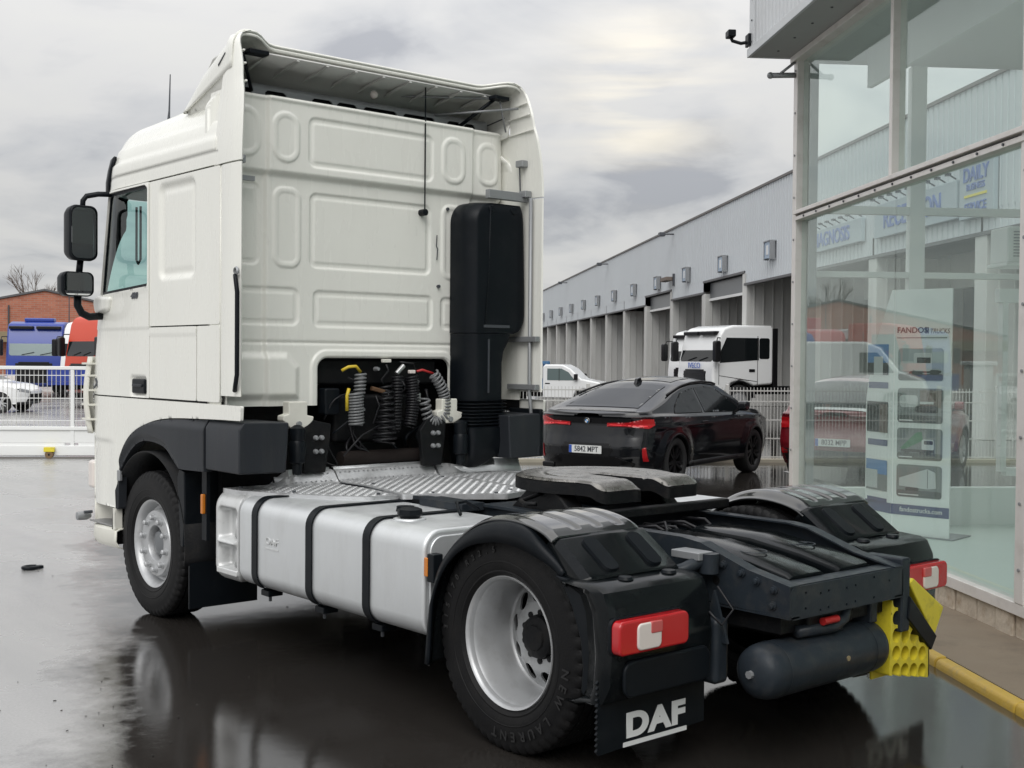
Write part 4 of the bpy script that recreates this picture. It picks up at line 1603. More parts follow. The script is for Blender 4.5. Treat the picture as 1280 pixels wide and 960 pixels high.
def wall_y(U, V):
    a = np.abs(U)
    y = np.full(np.shape(U), YW)
    y = y + 0.028 * smoothstep(0.835, 0.865, a)                    # corner columns stand back a little
    k = np.clip((a - 1.07) / 0.15, 0, 0.99)
    y = y + 0.15 * (1 - np.sqrt(1 - k * k))                        # rounded cab corner
    y = y - 0.035 * smoothstep(2.985, 3.03, V)                     # upper section is proud of the lower
    y = y - 0.012 * np.exp(-((V - 3.49) / 0.012) ** 2)             # rolled top edge
    y = y + 0.010 * np.exp(-((V - 1.905) / 0.010) ** 2)            # low horizontal joint

    def press(u0, u1, v0, v1, r, h=0.012, w=0.009):
        D = rr(U, V, u0, u1, v0, v1, r)
        return 0.8 * h * smoothstep(w, -w, D) - 0.45 * h * smoothstep(w, -w, D + 0.034)
    y = y + press(-0.55, 0.475, 3.075, 3.40, 0.05, 0.013)
    y = y - press(-0.825, -0.625, 3.085, 3.41, 0.095) - press(0.555, 0.765, 3.08, 3.41, 0.095)
    y = y - press(-1.12, -0.90, 3.10, 3.42, 0.10) - press(0.905, 1.11, 3.10, 3.415, 0.09)
    y = y + press(-0.52, 0.48, 2.41, 2.905, 0.05, 0.013)
    y = y - press(-0.80, -0.595, 2.40, 2.925, 0.075) - press(0.58, 0.78, 2.385, 2.925, 0.075)
    y = y + press(-1.12, -0.885, 2.41, 2.94, 0.05)
    y = y + press(-0.49, 0.50, 2.015, 2.255, 0.04, 0.012) + press(-1.10, -0.605, 2.02, 2.265, 0.05, 0.012)
    y = y + press(0.58, 0.9, 2.02, 2.25, 0.04, 0.012)
    # big raised pad at the lower left
    D = poly_sdf(U, V, [(-1.15, 1.545), (-0.62, 1.545), (-0.62, 1.74), (-0.70, 1.82), (-1.15, 1.82)])
    y = y - 0.03 * smoothstep(0.03, -0.03, D)
    # flanged edge of the opening
    Do = open_sdf(U, V)
    y = y - 0.012 * smoothstep(0.06, 0.045, Do) * smoothstep(0.0, 0.012, Do)
    return y


def open_sdf(U, V):
    return rr(U, V, -0.458, 0.668, 1.2, 1.805, 0.075)


def wall_region(U, V):
    D = rr(U, V, -1.215, 1.215, 1.485, 3.505, 0.02)
    corner = rr(U, V, -1.215, 1.215, 1.0, 3.505, 0.12)
    return np.maximum(np.maximum(D, corner), -open_sdf(U, V))


wall = field('rear_wall', (-1.225, 1.225), (1.48, 3.51), 0.0072, wall_region,
             lambda U, V, d: (U, wall_y(U, V) + d, V), M_WHITE, truck, skirt=0.03)
wall['label'] = 'pressed white rear wall of the cab with raised panels'
for sx in (-1, 1):
    rc = MB()
    rc.grid([[(sx * 1.215, 2.95, z), (sx * 1.24, 2.84, z), (sx * 1.240, 2.71, z)] for z in (1.5, 2.2, 2.985)])
    rc.build('cab_corner_closing', M_WHITE, truck, smooth=True, solid=0.01)
hb = MB()
for (x_, z_) in ((0.625, 2.895), (0.55, 2.33), (-0.75, 1.60)):
    hb.cyl((x_, 2.82, z_), (x_, 2.84, z_), 0.012, 12)
hb.build('wall_plug', M_TEXTD, wall)
sc = MB().tube([(0.535, 2.832, 2.70), (0.53, 2.832, 2.62), (0.542, 2.832, 2.6), (0.535, 2.832, 2.52)], 0.004, 6)
sc.build('scratch_mark', M_TEXTD, wall)

# ---- side collars (wind deflectors) behind the cab
for sg in (-1, 1):
    lo = MB()
    rows = []
    for z in np.linspace(1.565, 2.995, 24):
        f_ = (z - 1.565) / 1.43
        yb = 2.455 - 0.0 * f_
        rows.append([(sg * 1.238, 2.705, z), (sg * 1.248, 2.66, z), (sg * 1.246, 2.55, z), (sg * 1.240, yb + 0.012, z), (sg * 1.232, yb, z),
                     (sg * 1.222, yb + 0.008, z), (sg * 1.215, 2.55, z), (sg * 1.205, 2.705, z)])
    lo.grid(rows, wrap=True)
    n_ = len(rows) * 8
    lo.f.append(tuple(range(8)))
    lo.f.append(tuple(range(n_ - 8, n_)))
    lower = lo.build('side_collar', M_WHITE, truck, smooth='edge')
    up = MB()
    rows = []
    for z in np.linspace(3.005, 3.845, 34):
        g_ = (z - 3.0) / 0.845
        f_ = max(0.0, (z - 3.72) / 0.125)
        cx_ = 0.10 * (1 - math.sqrt(max(0, 1 - min(1, f_) ** 2.2)))
        wob = 0.010 * math.exp(-((z - 3.52) / 0.06) ** 2)
        xo = 1.248 - cx_ - 0.05 * smoothstep(3.0, 3.8, z)
        yb = 2.452 + wob + 0.175 * g_ ** 2.6
        ya = max(yb + 0.06, 2.81 - 0.06 * g_)
        ym = yb + 0.10 if yb + 0.10 < ya - 0.03 else yb + 0.04
        rows.append([(sg * (xo - 0.012), ya, z), (sg * xo, (ya + ym) / 2, z), (sg * xo, ym, z), (sg * (xo - 0.006), yb + 0.012, z), (sg * (xo - 0.016), yb, z),
                     (sg * (xo - 0.028), yb + 0.01, z), (sg * (xo - 0.034), ym, z), (sg * (xo - 0.04), ya, z)])
    up.grid(rows, wrap=True)
    n_ = len(rows) * 8
    up.f.append(tuple(range(8)))
    up.f.append(tuple(range(n_ - 8, n_)))
    upper = up.build('spoiler_side_wing', M_WHITE, truck, smooth='edge')
    for z in (3.50, 3.615, 3.70):
        x_ = 1.205 - 0.05 * float(smoothstep(3.0, 3.8, z))
        MB().bar((sg * x_, 2.47 + 0.16 * ((z - 3) / 0.845) ** 2.6, z), (sg * x_, 2.80, z - 0.02), 0.016, 0.012).build('wing_rib', M_WHITE, upper, bevel=0.004)
    for z, yy in ((3.26, 2.66), (3.03, 2.62)):
        MB().box(sg * 1.175 - 0.03, sg * 1.175 + 0.03, yy - 0.06, yy + 0.02, z - 0.025, z + 0.025).build('collar_clamp', M_GREYM, upper, bevel=0.006)
    MB().tube([(sg * 1.18, 2.66, 3.04), (sg * 1.18, 2.67, 3.25)], 0.006, 6).build('clamp_rod', M_TEXTD, upper)
# seam trim between lower and upper collar on the left
# grab rail along the left collar
gr = MB().tube([(-1.262, 2.475, 2.305), (-1.267, 2.46, 2.28), (-1.267, 2.44, 2.2), (-1.267, 2.44, 1.70), (-1.267, 2.46, 1.63), (-1.255, 2.49, 1.60)], 0.014, 10)
gr.build('grab_rail', M_BLACKP, truck, smooth=True)
MB().lathe([(0.02, -0.01), (0.028, 0), (0.02, 0.01)], (-1.258, 2.47, 2.33), 'x', 12, closed=True).build('rail_eyelet', M_GREYM, truck)
MB().bar((-1.20, 2.50, 3.03), (-1.10, 2.80, 2.95), 0.015, 0.015).build('collar_stay', M_GREYM, truck)
MB().box(-1.20, -0.965, 2.78, 2.81, 2.935, 2.965).build('collar_bracket', M_GREYM, truck)

# ---- roof spoiler
NQ = 61


SPZ = interp([3.45, 3.40, 3.30, 3.15, 3.01, 2.87, 2.74, 2.62, 2.5], [3.44, 3.50, 3.60, 3.672, 3.72, 3.765, 3.805, 3.84, 3.85])
rows = []
for s_ in np.linspace(0, 1, 34) ** 1.15:
    row = []
    W = 1.125 + 0.075 * s_
    yref = 3.45 + (2.63 - 3.45) * s_
    zt = float(SPZ(yref))
    zf = 3.44 + 0.16 * s_
    rc = max(0.004, min(0.11, (zt - zf) * 0.9))
    for q in np.linspace(-1, 1, NQ):
        a = abs(q)
        if a > 0.90:
            k = (1 - a) / 0.10
            x, z = W + 0.0, zf + (zt - rc - zf) * k
        elif a > 0.74:
            ph = (0.90 - a) / 0.16 * math.pi / 2
            x, z = W - rc + rc * math.cos(ph), zt - rc + rc * math.sin(ph)
        else:
            x, z = (W - rc) * a / 0.74, zt
        # the rear edge stands further forward between the two humps, and lower
        k_ = float(smoothstep(1.06, 0.84, x))
        ye = 2.63 + 0.13 * k_
        z -= 0.030 * k_ * s_
        row.append((math.copysign(x, q), 3.45 + (ye - 3.45) * s_, z))
    rows.append(row)
sp_ = MB()
sp_.grid(rows)
spoil = sp_.build('roof_spoiler', M_WHITE, truck, smooth=True, solid=0.014)
spoil['label'] = 'white roof spoiler open to the rear over the cab'
# rolled lip along its rear edge
MB().tube([Vector(p) + Vector((0, 0.012, -0.018)) for p in rows[-1][4:-4]], 0.011, 8).build('spoiler_lip', M_WHITE, spoil, smooth=True)
# groove line along the flank of the spoiler
for sg in (-1, 1):
    MB().tube([(sg * 1.148, 3.22, 3.565), (sg * 1.178, 2.86, 3.628), (sg * 1.200, 2.82, 3.645), (sg * 1.206, 2.72, 3.70)], 0.005, 6).build('flank_groove', M_TEXTD, spoil)
    # lower fairing between roof and spoiler
    fa = MB()
    rws = []
    for k in np.linspace(0, 1, 12):
        y = 3.44 - 0.66 * k
        zt_ = 3.47 + 0.13 * k
        rws.append([(sg * (1.12 + 0.07 * k), y, zt_ + 0.005), (sg * (1.125 + 0.075 * k), y, zt_ - 0.015), (sg * (1.09 + 0.08 * k), y, zt_ - 0.06), (sg * (1.06 + 0.10 * k), y, zt_ - 0.13)])
    fa.grid(rws)
    fa.build('spoiler_foot', M_WHITE, truck, smooth=True, solid=0.015)
# inner ribs, struts and the slotted plate over the rear wall
for x in np.linspace(-0.9, 0.9, 9):
    MB().bar((x, 2.74, 3.745), (x, 3.2, 3.66), 0.02, 0.018).build('spoiler_rib', M_UNDER, spoil)
MB().grid([[(-1.15, 2.74, 3.755), (1.15, 2.74, 3.755)], [(-1.15, 3.0, 3.725), (1.15, 3.0, 3.725)], [(-1.12, 3.28, 3.56), (1.12, 3.28, 3.56)], [(-1.12, 3.32, 3.44), (1.12, 3.32, 3.44)]]).build('spoiler_inner_skin', M_UNDER, spoil, smooth=True, solid=0.01)
slot_mb = field('slotted_roof_plate', (-1.12, 1.12), (3.44, 3.62), 0.02,
                lambda U, V: np.maximum(rr(U, V, -1.12, 1.12, 3.44, 3.61, 0.01),
                                        -np.minimum.reduce([rr(U, V, a, b, 3.515, 3.575, 0.01) for a, b in ((-1.0, -0.88), (-0.78, -0.62), (-0.42, -0.26), (-0.22, -0.06), (0.0, 0.28), (0.34, 0.62), (0.74, 0.86), (0.9, 1.0))])),
                lambda U, V, d: (U, 2.985 + 0 * U + d, V), M_GREYM, truck, skirt=0.01)
MB().box(-1.1, 1.1, 3.02, 3.04, 3.44, 3.60).build('slot_backing', M_BLACK, truck)
for a, b, r_ in (((0.62, 2.98, 3.60), (1.12, 2.62, 3.66), 0.009), ((0.98, 2.72, 3.73), (0.80, 2.95, 3.52), 0.014), ((1.0, 2.70, 3.74), (1.10, 2.74, 3.50), 0.007), ((0.98, 2.72, 3.73), (0.2, 3.1, 3.70), 0.008), ((-1.1, 2.70, 3.72), (-0.9, 2.95, 3.55), 0.012)):
    MB().tube([a, b], r_, 8).build('spoiler_strut', M_GREYM if r_ < 0.01 else M_BLACKP, spoil, smooth=True)
for sg in (-1, 1):
    MB().box(sg * 1.0 - 0.07, sg * 1.0 + 0.07, 2.66, 2.74, 3.715, 3.745).build('strut_bracket', M_BLACKP, spoil, bevel=0.006)
MB().ball((0.06, 2.95, 3.66), 0.03).build('work_lamp', M_CLEAR, spoil, smooth=True)
MB().tube([(0.40, 2.80, 3.77), (0.40, 2.80, 2.855)], 0.0055, 6).build('wall_aerial', M_BLACKP, truck)
MB().cyl((0.397, 2.785, 2.85), (0.397, 2.85, 2.85), 0.024, 12).build('aerial_foot', M_BLACKP, truck)
MB().tube([(-0.9, 4.19, 3.53), (-0.9, 4.18, 3.60), (-0.9, 4.165, 3.86)], [0.012, 0.007, 0.004], 8).build('roof_aerial', M_TEXTD, truck)

# ---- mirrors on the doors
for sg, dr in ((-1, door), (1, door_r)):
    arm = MB()
    arm.tube([(sg * 1.22, 4.45, 2.985), (sg * 1.30, 4.5, 2.985), (sg * 1.38, 4.52, 2.965), (sg * 1.405, 4.52, 2.93), (sg * 1.41, 4.52, 2.85)], 0.02, 10)
    arm.tube([(sg * 1.42, 4.53, 2.50), (sg * 1.43, 4.53, 2.40)], 0.024, 10)
    arm.tube([(sg * 1.44, 4.53, 2.25), (sg * 1.44, 4.53, 2.17), (sg * 1.41, 4.53, 2.115), (sg * 1.35, 4.54, 2.09), (sg * 1.24, 4.56, 2.10)], 0.028, 12)
    arm_o = arm.build('mirror_arm', M_BLACKP, truck, smooth=True)
    for (x0, x1, z0, z1, rad, nm, rot) in ((1.315, 1.52, 2.495, 2.89, 0.055, 'mirror_housing', -0.10), (1.345, 1.575, 2.235, 2.41, 0.045, 'mirror_housing', -0.04)):
        pl = rrpoly(-(x1 - x0) / 2, (x1 - x0) / 2, z0, z1, rad, 6)
        hs = MB()
        ringrows = []
        zc_ = (z0 + z1) / 2
        for dy, sc_ in ((0.0, 0.93), (0.0, 1.0), (0.03, 1.02), (0.09, 0.99), (0.13, 0.9), (0.15, 0.7), (0.155, 0.3)):
            ringrows.append([(px * sc_, dy, zc_ + (pz - zc_) * sc_) for px, pz in pl])
        hs.grid(ringrows, wrap=True)
        mm_ = Matrix.Translation(((sg * (x0 + x1) / 2), 4.46, 0)) @ Matrix.Rotation(rot * sg, 4, 'Z')
        hs.v = [tuple(mm_ @ Vector(p)) for p in hs.v]
        ho = hs.build(nm, M_BLACKP, truck, smooth=True)
        gm = MB()
        n_ = len(pl)
        gm.add([tuple(mm_ @ Vector((px * 0.9, 0.004, zc_ + (pz - zc_) * 0.92))) for px, pz in pl], [tuple(range(n_))])
        gm.build('mirror_glass', M_MIRROR, ho, fix=True)
    ms = MB().prism([(4.40, 2.13), (4.62, 2.11), (4.66, 2.20), (4.62, 2.25), (4.36, 2.235)], 'x', sg * 1.20, sg * 1.285)
    ms.build('mirror_base', M_WHITE, truck, bevel=0.03, seg=3)

# ---- air intake stack on the rear wall, right side
def loft_z(name, stations, material, parent, smooth='edge'):
    """plan outlines stacked up in z, ends closed"""
    m_ = MB()
    m_.grid([[(p[0], p[1], z) for p in pl] for z, pl in stations], wrap=True)
    k_ = len(stations[0][1])
    n_ = len(stations) * k_
    m_.f.append(tuple(range(k_)))
    m_.f.append(tuple(range(n_ - k_, n_)))
    return m_.build(name, material, parent, smooth=smooth)


def duct_plan(x0, x1, yf, lift=0.0):
    return spline([(x0, 2.83), (x0 + 0.005, 2.74), (x0 + 0.022, 2.68), (x0 + 0.065, yf + 0.015), (x0 + 0.11, yf), ((x0 + x1) / 2, yf - 0.004), (x1 - 0.04, yf), (x1 - 0.008, yf + 0.02), (x1, yf + 0.06), (x1, 2.83)], 44)


sts = []
for z in np.concatenate([np.linspace(1.995, 2.10, 8), np.linspace(2.12, 2.76, 12), np.linspace(2.78, 2.945, 14)]):
    k_ = max(0.0, (z - 2.79) / 0.156)
    x0 = 0.655 + 0.13 * (1 - math.sqrt(max(0.0, 1 - k_ * k_)))
    kb_ = max(0.0, (2.13 - z) / 0.135)
    x1 = 1.197 - 0.10 * (1 - math.sqrt(max(0.0, 1 - min(1, kb_) ** 2))) - 0.02 * max(0, (z - 2.3) / 0.65)
    sts.append((z, duct_plan(x0, x1, 2.605 + 0.03 * k_ ** 3)))
intake = loft_z('air_intake_stack', sts, M_BLACKP, truck)
MB().tube([(0.80, 2.601, 2.04), (0.835, 2.601, 2.5), (0.845, 2.60, 2.91)], 0.005, 6).build('intake_crease', M_BLACKP, intake, smooth=True)
MB().box(0.79, 1.03, 2.594, 2.604, 2.035, 2.055).build('intake_slot', M_TEXTD, intake)
for x_ in (0.86, 1.07):
    MB().lathe([(0.001, -0.004), (0.024, -0.004), (0.028, 0.004)], (x_, 2.602, 2.90), 'y', 14).build('intake_boss', M_BLACKP, intake, smooth='edge')
sts = []
for z, x1 in ((1.50, 0.985), (1.60, 0.985), (1.78, 0.985), (1.86, 1.0), (1.93, 1.04), (1.99, 1.06)):
    sts.append((z, duct_plan(0.66, x1, 2.60)))
loft_z('intake_duct', sts, M_BLACKP, truck)
MB().box(0.825, 0.835, 2.586, 2.597, 1.56, 1.95).build('duct_seam', M_TEXTD, truck)
bl = MB()
rows = []
for k, z in enumerate(np.linspace(1.31, 1.505, 57)):
    o_ = 0.013 * math.cos(k * math.pi / 3.5)
    rows.append([(p[0], p[1], z) for p in rrpoly(0.645 - o_, 0.995 + o_, 2.56 - o_, 2.84 + o_, 0.07, 5)])
bl.grid(rows, wrap=True)
bl.build('intake_bellows', M_BLACKP, truck, smooth=True)
el = MB()
rows = []
for z, x0, x1, y0 in ((1.31, 0.64, 1.0, 2.55), (1.22, 0.65, 1.0, 2.55), (1.12, 0.66, 0.95, 2.57), (1.05, 0.68, 0.86, 2.61), (1.02, 0.70, 0.80, 2.65)):
    rows.append([(p[0], p[1], z) for p in rrpoly(x0, x1, y0, 2.86, 0.05, 5)])
el.grid(rows, wrap=True)
el.build('intake_elbow', M_BLACKP, truck, smooth=True)

# right-hand collar fittings
MB().tube([(1.185, 2.545, 3.0), (1.185, 2.545, 1.55), (1.19, 2.54, 1.50), (1.19, 2.50, 1.15)], 0.014, 10).build('collar_pole', M_GREYM, truck, smooth=True)
MB().box(0.83, 1.215, 2.60, 2.645, 2.975, 3.04).build('collar_bracket', M_GREYM, truck, bevel=0.005)
for z in (1.955, 1.60):
    MB().box(1.165, 1.21, 2.46, 2.78, z - 0.02, z + 0.02).build('collar_bracket', M_GREYM, truck, bevel=0.004)
MB().box(1.20, 1.235, 2.44, 2.80, 1.09, 1.44).build('collar_flap', M_BLACKP, truck, bevel=0.01)
MB().box(1.185, 1.20, 2.44, 2.76, 1.10, 1.16).build('flap_clamp', M_GREYP, truck, bevel=0.006)
for sg in (-1, 1):
    MB().grid([[(sg * 1.208, 2.68, 1.5), (sg * 1.208, 2.68, 3.0), (sg * 1.195, 2.74, 3.3), (sg * 1.17, 2.78, 3.5)], [(sg * 1.205, 3.0, 1.5), (sg * 1.205, 3.0, 3.0), (sg * 1.19, 3.0, 3.3), (sg * 1.16, 3.0, 3.5)]]).build('cab_corner_inner', M_WHITE, truck, smooth=True)

# ---- engine bay and cab suspension seen in the opening
MB().box(-1.0, 1.1, 3.15, 3.2, 0.75, 1.9).build('engine_bay_blackout', M_BLACK, truck)  # black sheet added behind the opening to keep daylight out
MB().box(-0.42, 0.42, 2.95, 3.9, 0.75, 1.35).build('engine_block', M_BLACK, truck, bevel=0.05)
MB().box(-0.46, 0.60, 2.92, 3.1, 1.62, 1.80).build('hose_carrier', M_BLACK, truck, bevel=0.02)
MB().box(-0.30, 0.45, 2.88, 3.12, 1.22, 1.55).build('valve_block', M_BLACK, truck, bevel=0.03)
MB().cyl((-0.3, 2.80, 1.12), (0.45, 2.80, 1.12), 0.05, 16).build('cab_crossbeam', mat('rusty_beam', (0.016, 0.012, 0.011), 0.7, var=0.4, spec=0.2), truck, smooth='edge')
for sg, xo in ((-1, -0.69), (1, 0.55)):
    br = MB().prism([(xo - 0.09, 1.52), (xo + 0.05, 1.52), (xo + 0.05, 1.43), (xo + 0.10, 1.42), (xo + 0.09, 1.38), (xo + 0.02, 1.345), (xo - 0.07, 1.345), (xo - 0.13, 1.40), (xo - 0.13, 1.43), (xo - 0.09, 1.44)], 'y', 2.66, 2.74)
    bro = br.build('cab_mount', M_CREAM, truck, bevel=0.008)
    MB().cyl((xo - 0.02, 2.64, 1.375), (xo - 0.02, 2.75, 1.375), 0.018, 10).build('mount_bolt', M_GREYM, bro)
for xo in (-0.74, 0.60):
    sh = MB().lathe([(0.03, 0), (0.035, 0.07), (0.052, 0.08), (0.055, 0.20), (0.045, 0.22), (0.05, 0.23), (0.05, 0.3), (0.02, 0.32)], (xo, 2.62, 1.05), 'z', 20)
    sh.build('cab_damper', M_BLACKP, truck, smooth='edge')
for xo in (-0.56, 0.40):
    pm = MB().prism([(xo - 0.1, 1.05), (xo + 0.06, 1.05), (xo + 0.09, 1.25), (xo + 0.1, 1.37), (xo - 0.05, 1.40), (xo - 0.13, 1.3)], 'y', 2.66, 2.70)
    po = pm.build('mount_bracket', M_BLACK, truck, bevel=0.006)
    for bx_ in (-0.022, 0.022):
        for bz in (1.19, 1.28):
            MB().lathe([(0.001, -0.022), (0.012, -0.02), (0.017, -0.01), (0.017, 0.012)], (xo + bx_, 2.655, bz), 'y', 10).build('bracket_bolt', M_GREYM, po, smooth='edge')


def coil(name, a, b, r, turns, wire, material, bend=None, swell=None):
    a, b = Vector(a), Vector(b)
    pts = []
    n = int(turns * 14)
    ctr = []
    for i in range(n + 1):
        f_ = i / n
        p = a.lerp(b, f_)
        if bend:
            p = p + Vector(bend) * math.sin(f_ * math.pi)
        ctr.append(p)
    for i in range(n + 1):
        d = (ctr[min(i + 1, n)] - ctr[max(i - 1, 0)]).normalized()
        s_ = d.cross(Vector((0, 1, 0))).normalized()
        t_ = d.cross(s_)
        an = 2 * math.pi * turns * i / n
        rad = r * (swell(i / n) if swell else 1)
        pts.append(ctr[i] + s_ * math.cos(an) * rad + t_ * math.sin(an) * rad)
    return MB().tube(pts, wire, 6).build(name, material, truck, smooth=True)


coil('coiled_hose', (-0.19, 2.72, 1.70), (-0.20, 2.72, 1.55), 0.035, 6, 0.0085, M_COILG)
coil('coiled_hose', (-0.245, 2.70, 1.57), (-0.235, 2.70, 1.35), 0.048, 11, 0.0085, M_COILG)
coil('coiled_hose', (0.02, 2.72, 1.62), (0.0, 2.70, 1.22), 0.075, 10, 0.0075, M_COIL, swell=lambda f_: 0.55 + 0.55 * f_)
coil('coiled_hose', (0.13, 2.74, 1.68), (0.10, 2.72, 1.30), 0.035, 18, 0.008, M_COIL)
coil('coiled_hose', (0.25, 2.74, 1.68), (0.22, 2.72, 1.33), 0.042, 18, 0.008, M_COIL, bend=(0.02, 0, 0))
coil('coiled_hose', (0.41, 2.70, 1.70), (0.50, 2.69, 1.40), 0.036, 13, 0.0085, M_COILG, bend=(0.05, 0, 0))
coil('coiled_hose', (0.50, 2.69, 1.40), (0.33, 2.70, 1.53), 0.036, 11, 0.0085, M_COILG, bend=(-0.03, 0, -0.10))
MB().tube([(-0.33, 2.74, 1.72), (-0.29, 2.72, 1.745), (-0.23, 2.72, 1.75), (-0.19, 2.72, 1.71)], 0.011, 8).build('air_line', M_HOSEY, truck, smooth=True)
MB().tube([(-0.29, 2.71, 1.60), (-0.305, 2.71, 1.55), (-0.305, 2.71, 1.45)], 0.012, 8).build('air_line', M_HOSEY, truck, smooth=True)
MB().tube([(0.27, 2.74, 1.71), (0.33, 2.72, 1.725), (0.41, 2.70, 1.70)], 0.009, 8).build('air_line', M_HOSER, truck, smooth=True)
for pts in (((0.02, 2.72, 1.76), (0.04, 2.72, 1.72), (-0.02, 2.72, 1.66), (0.0, 2.72, 1.62)), ((-0.08, 2.70, 1.55), (-0.05, 2.70, 1.48), (-0.1, 2.70, 1.36)),
            ((-0.02, 2.69, 1.36), (-0.2, 2.69, 1.28), (-0.35, 2.68, 1.15)), ((0.14, 2.72, 1.78), (0.25, 2.72, 1.77), (0.28, 2.72, 1.7))):
    MB().tube(pts, 0.006, 6).build('cable', M_COIL, truck, smooth=True)
for k in range(14):
    x_ = random.uniform(-0.40, 0.5)
    z_ = random.uniform(1.2, 1.72)
    MB().tube(spline([(x_, 2.86, z_), (x_ + random.uniform(-.1, .1), 2.80, z_ - random.uniform(0.0, .15)), (x_ + random.uniform(-.2, .2), 2.78, z_ - random.uniform(.1, .3)), (x_ + random.uniform(-.25, .25), 2.84, z_ - random.uniform(.2, .45))], 14), random.choice((0.006, 0.009, 0.012)), 6).build('bay_hose', random.choice((M_COIL, M_COIL, M_BLACKP)), truck, smooth=True)
for x_, z_ in ((-0.36, 1.55), (-0.33, 1.50), (0.02, 1.73), (0.36, 1.64), (-0.1, 1.45), (0.18, 1.56)):
    MB().lathe([(0.001, -0.03), (0.012, -0.028), (0.016, -0.01), (0.016, 0.02)], (x_, 2.84, z_), 'y', 8).build('bay_fitting', M_GREYM, truck, smooth='edge')
MB().box(-0.42, -0.30, 2.80, 2.9, 1.42, 1.60).build('valve_box', M_BLACKP, truck, bevel=0.015)
MB().tube([(0.10, 2.71, 1.70), (0.16, 2.71, 1.755)], 0.017, 10).build('coupling_head', M_STEEL, truck, smooth='edge')
MB().tube([(-0.11, 2.71, 1.60), (-0.01, 2.70, 1.575)], 0.016, 10).build('coupling_head', mat('brass_brown', (0.16, 0.09, 0.05), 0.4, 0.6), truck, smooth='edge')
MB().box(0.20, 0.25, 2.69, 2.72, 1.70, 1.725).build('coupling_head', M_CLEAR, truck, bevel=0.005)
MB().cyl((0.30, 2.73, 1.5), (0.30, 2.73, 1.56), 0.02, 12).build('coupling_head', M_STEEL, truck, smooth='edge')
MB().box(0.515, 0.545, 2.66, 2.69, 1.35, 1.40).build('coupling_head', M_STEEL, truck, bevel=0.006)
MB().box(0.05, 0.12, 2.80, 2.83, 1.775, 1.80).build('opening_latch', M_CREAM, truck, bevel=0.005)

# ---- chassis
for sg in (-1, 1):
    # web with the drop towards the rear, flanges turned in
    top = [(-1.03, 0.822), (-0.80, 0.865), (-0.52, 0.955), (-0.40, 0.968), (3.6, 0.968)]
    bot = [(3.6, 0.70), (-0.55, 0.70), (-0.75, 0.695), (-1.03, 0.69)]
    x0, x1 = (sg * 0.44, sg * 0.448)
    web = MB().prism(top + bot, 'x', x0, x1)
    inn = sg * 0.375
    for (a, b) in zip(top[:-1], top[1:]):
        vs = [(sg * 0.448, a[0], a[1] + 0.008), (sg * 0.448, b[0], b[1] + 0.008), (inn, b[0], b[1] + 0.008), (inn, a[0], a[1] + 0.008),
              (sg * 0.448, a[0], a[1]), (sg * 0.448, b[0], b[1]), (inn, b[0], b[1]), (inn, a[0], a[1])]
        web.add(vs, [(0, 1, 2, 3), (7, 6, 5, 4), (0, 4, 5, 1), (2, 6, 7, 3), (1, 5, 6, 2), (0, 3, 7, 4)])
    web.box(min(inn, sg * 0.448), max(inn, sg * 0.448), -1.03, 3.6, 0.684, 0.692)
    rail = web.build('frame_rail', M_CHASSIS, truck)
    if sg < 0:
        for yy, zz in ((-0.55, 0.905), (-0.665, 0.88), (-0.77, 0.855), (-0.855, 0.83), (-0.95, 0.805), (-0.945, 0.735)):
            MB().lathe([(0.001, -0.024), (0.012, -0.022), (0.013, -0.01), (0.019, -0.009), (0.019, 0.004)], (-0.448, yy, zz), 'x', 10).build('frame_bolt', M_CHASSIS, rail, smooth='edge')
        for yy, zz, r_ in ((-0.47, 0.90, 0.010), (-0.62, 0.80, 0.021), (-0.5, 0.80, 0.009), (-0.36, 0.88, 0.008), (-0.3, 0.80, 0.008)):
            MB().cyl((-0.4495, yy, zz), (-0.44, yy, zz), r_, 14).build('frame_hole', M_BLACK, rail)
rb = field('rear_crossmember', (-0.45, 0.46), (0.67, 0.84), 0.0045,
           lambda U, V: np.maximum(rr(U, V, -0.44, 0.452, 0.678, 0.823, 0.03),
                                   -np.minimum.reduce([np.hypot(U - a, V - b) - 0.0075 for a, b in
                                                       ((-0.33, 0.79), (-0.33, 0.72), (-0.22, 0.775), (-0.16, 0.78), (-0.22, 0.70), (-0.16, 0.705), (-0.02, 0.775), (0.05, 0.78), (-0.02, 0.70), (0.05, 0.705), (0.20, 0.80), (0.20, 0.705), (0.33, 0.77))])),
           lambda U, V, d: (U, -1.03 + d - 0.0 * U, V), M_CHASSIS, truck, skirt=0.05)
rb['label'] = 'dark grey rear crossmember with small bolt holes'
MB().box(-0.43, 0.44, -0.99, -0.985, 0.69, 0.81).build('crossmember_back', M_BLACK, truck)
MB().box(-0.42, 0.43, -1.02, -0.93, 0.817, 0.828).build('crossmember_flange', M_CHASSIS, truck)
for yy in (0.3, 1.3, 2.2):
    MB().box(-0.43, 0.43, yy - 0.05, yy + 0.05, 0.74, 0.9).build('frame_crossmember', M_CHASSIS, truck, bevel=0.01)
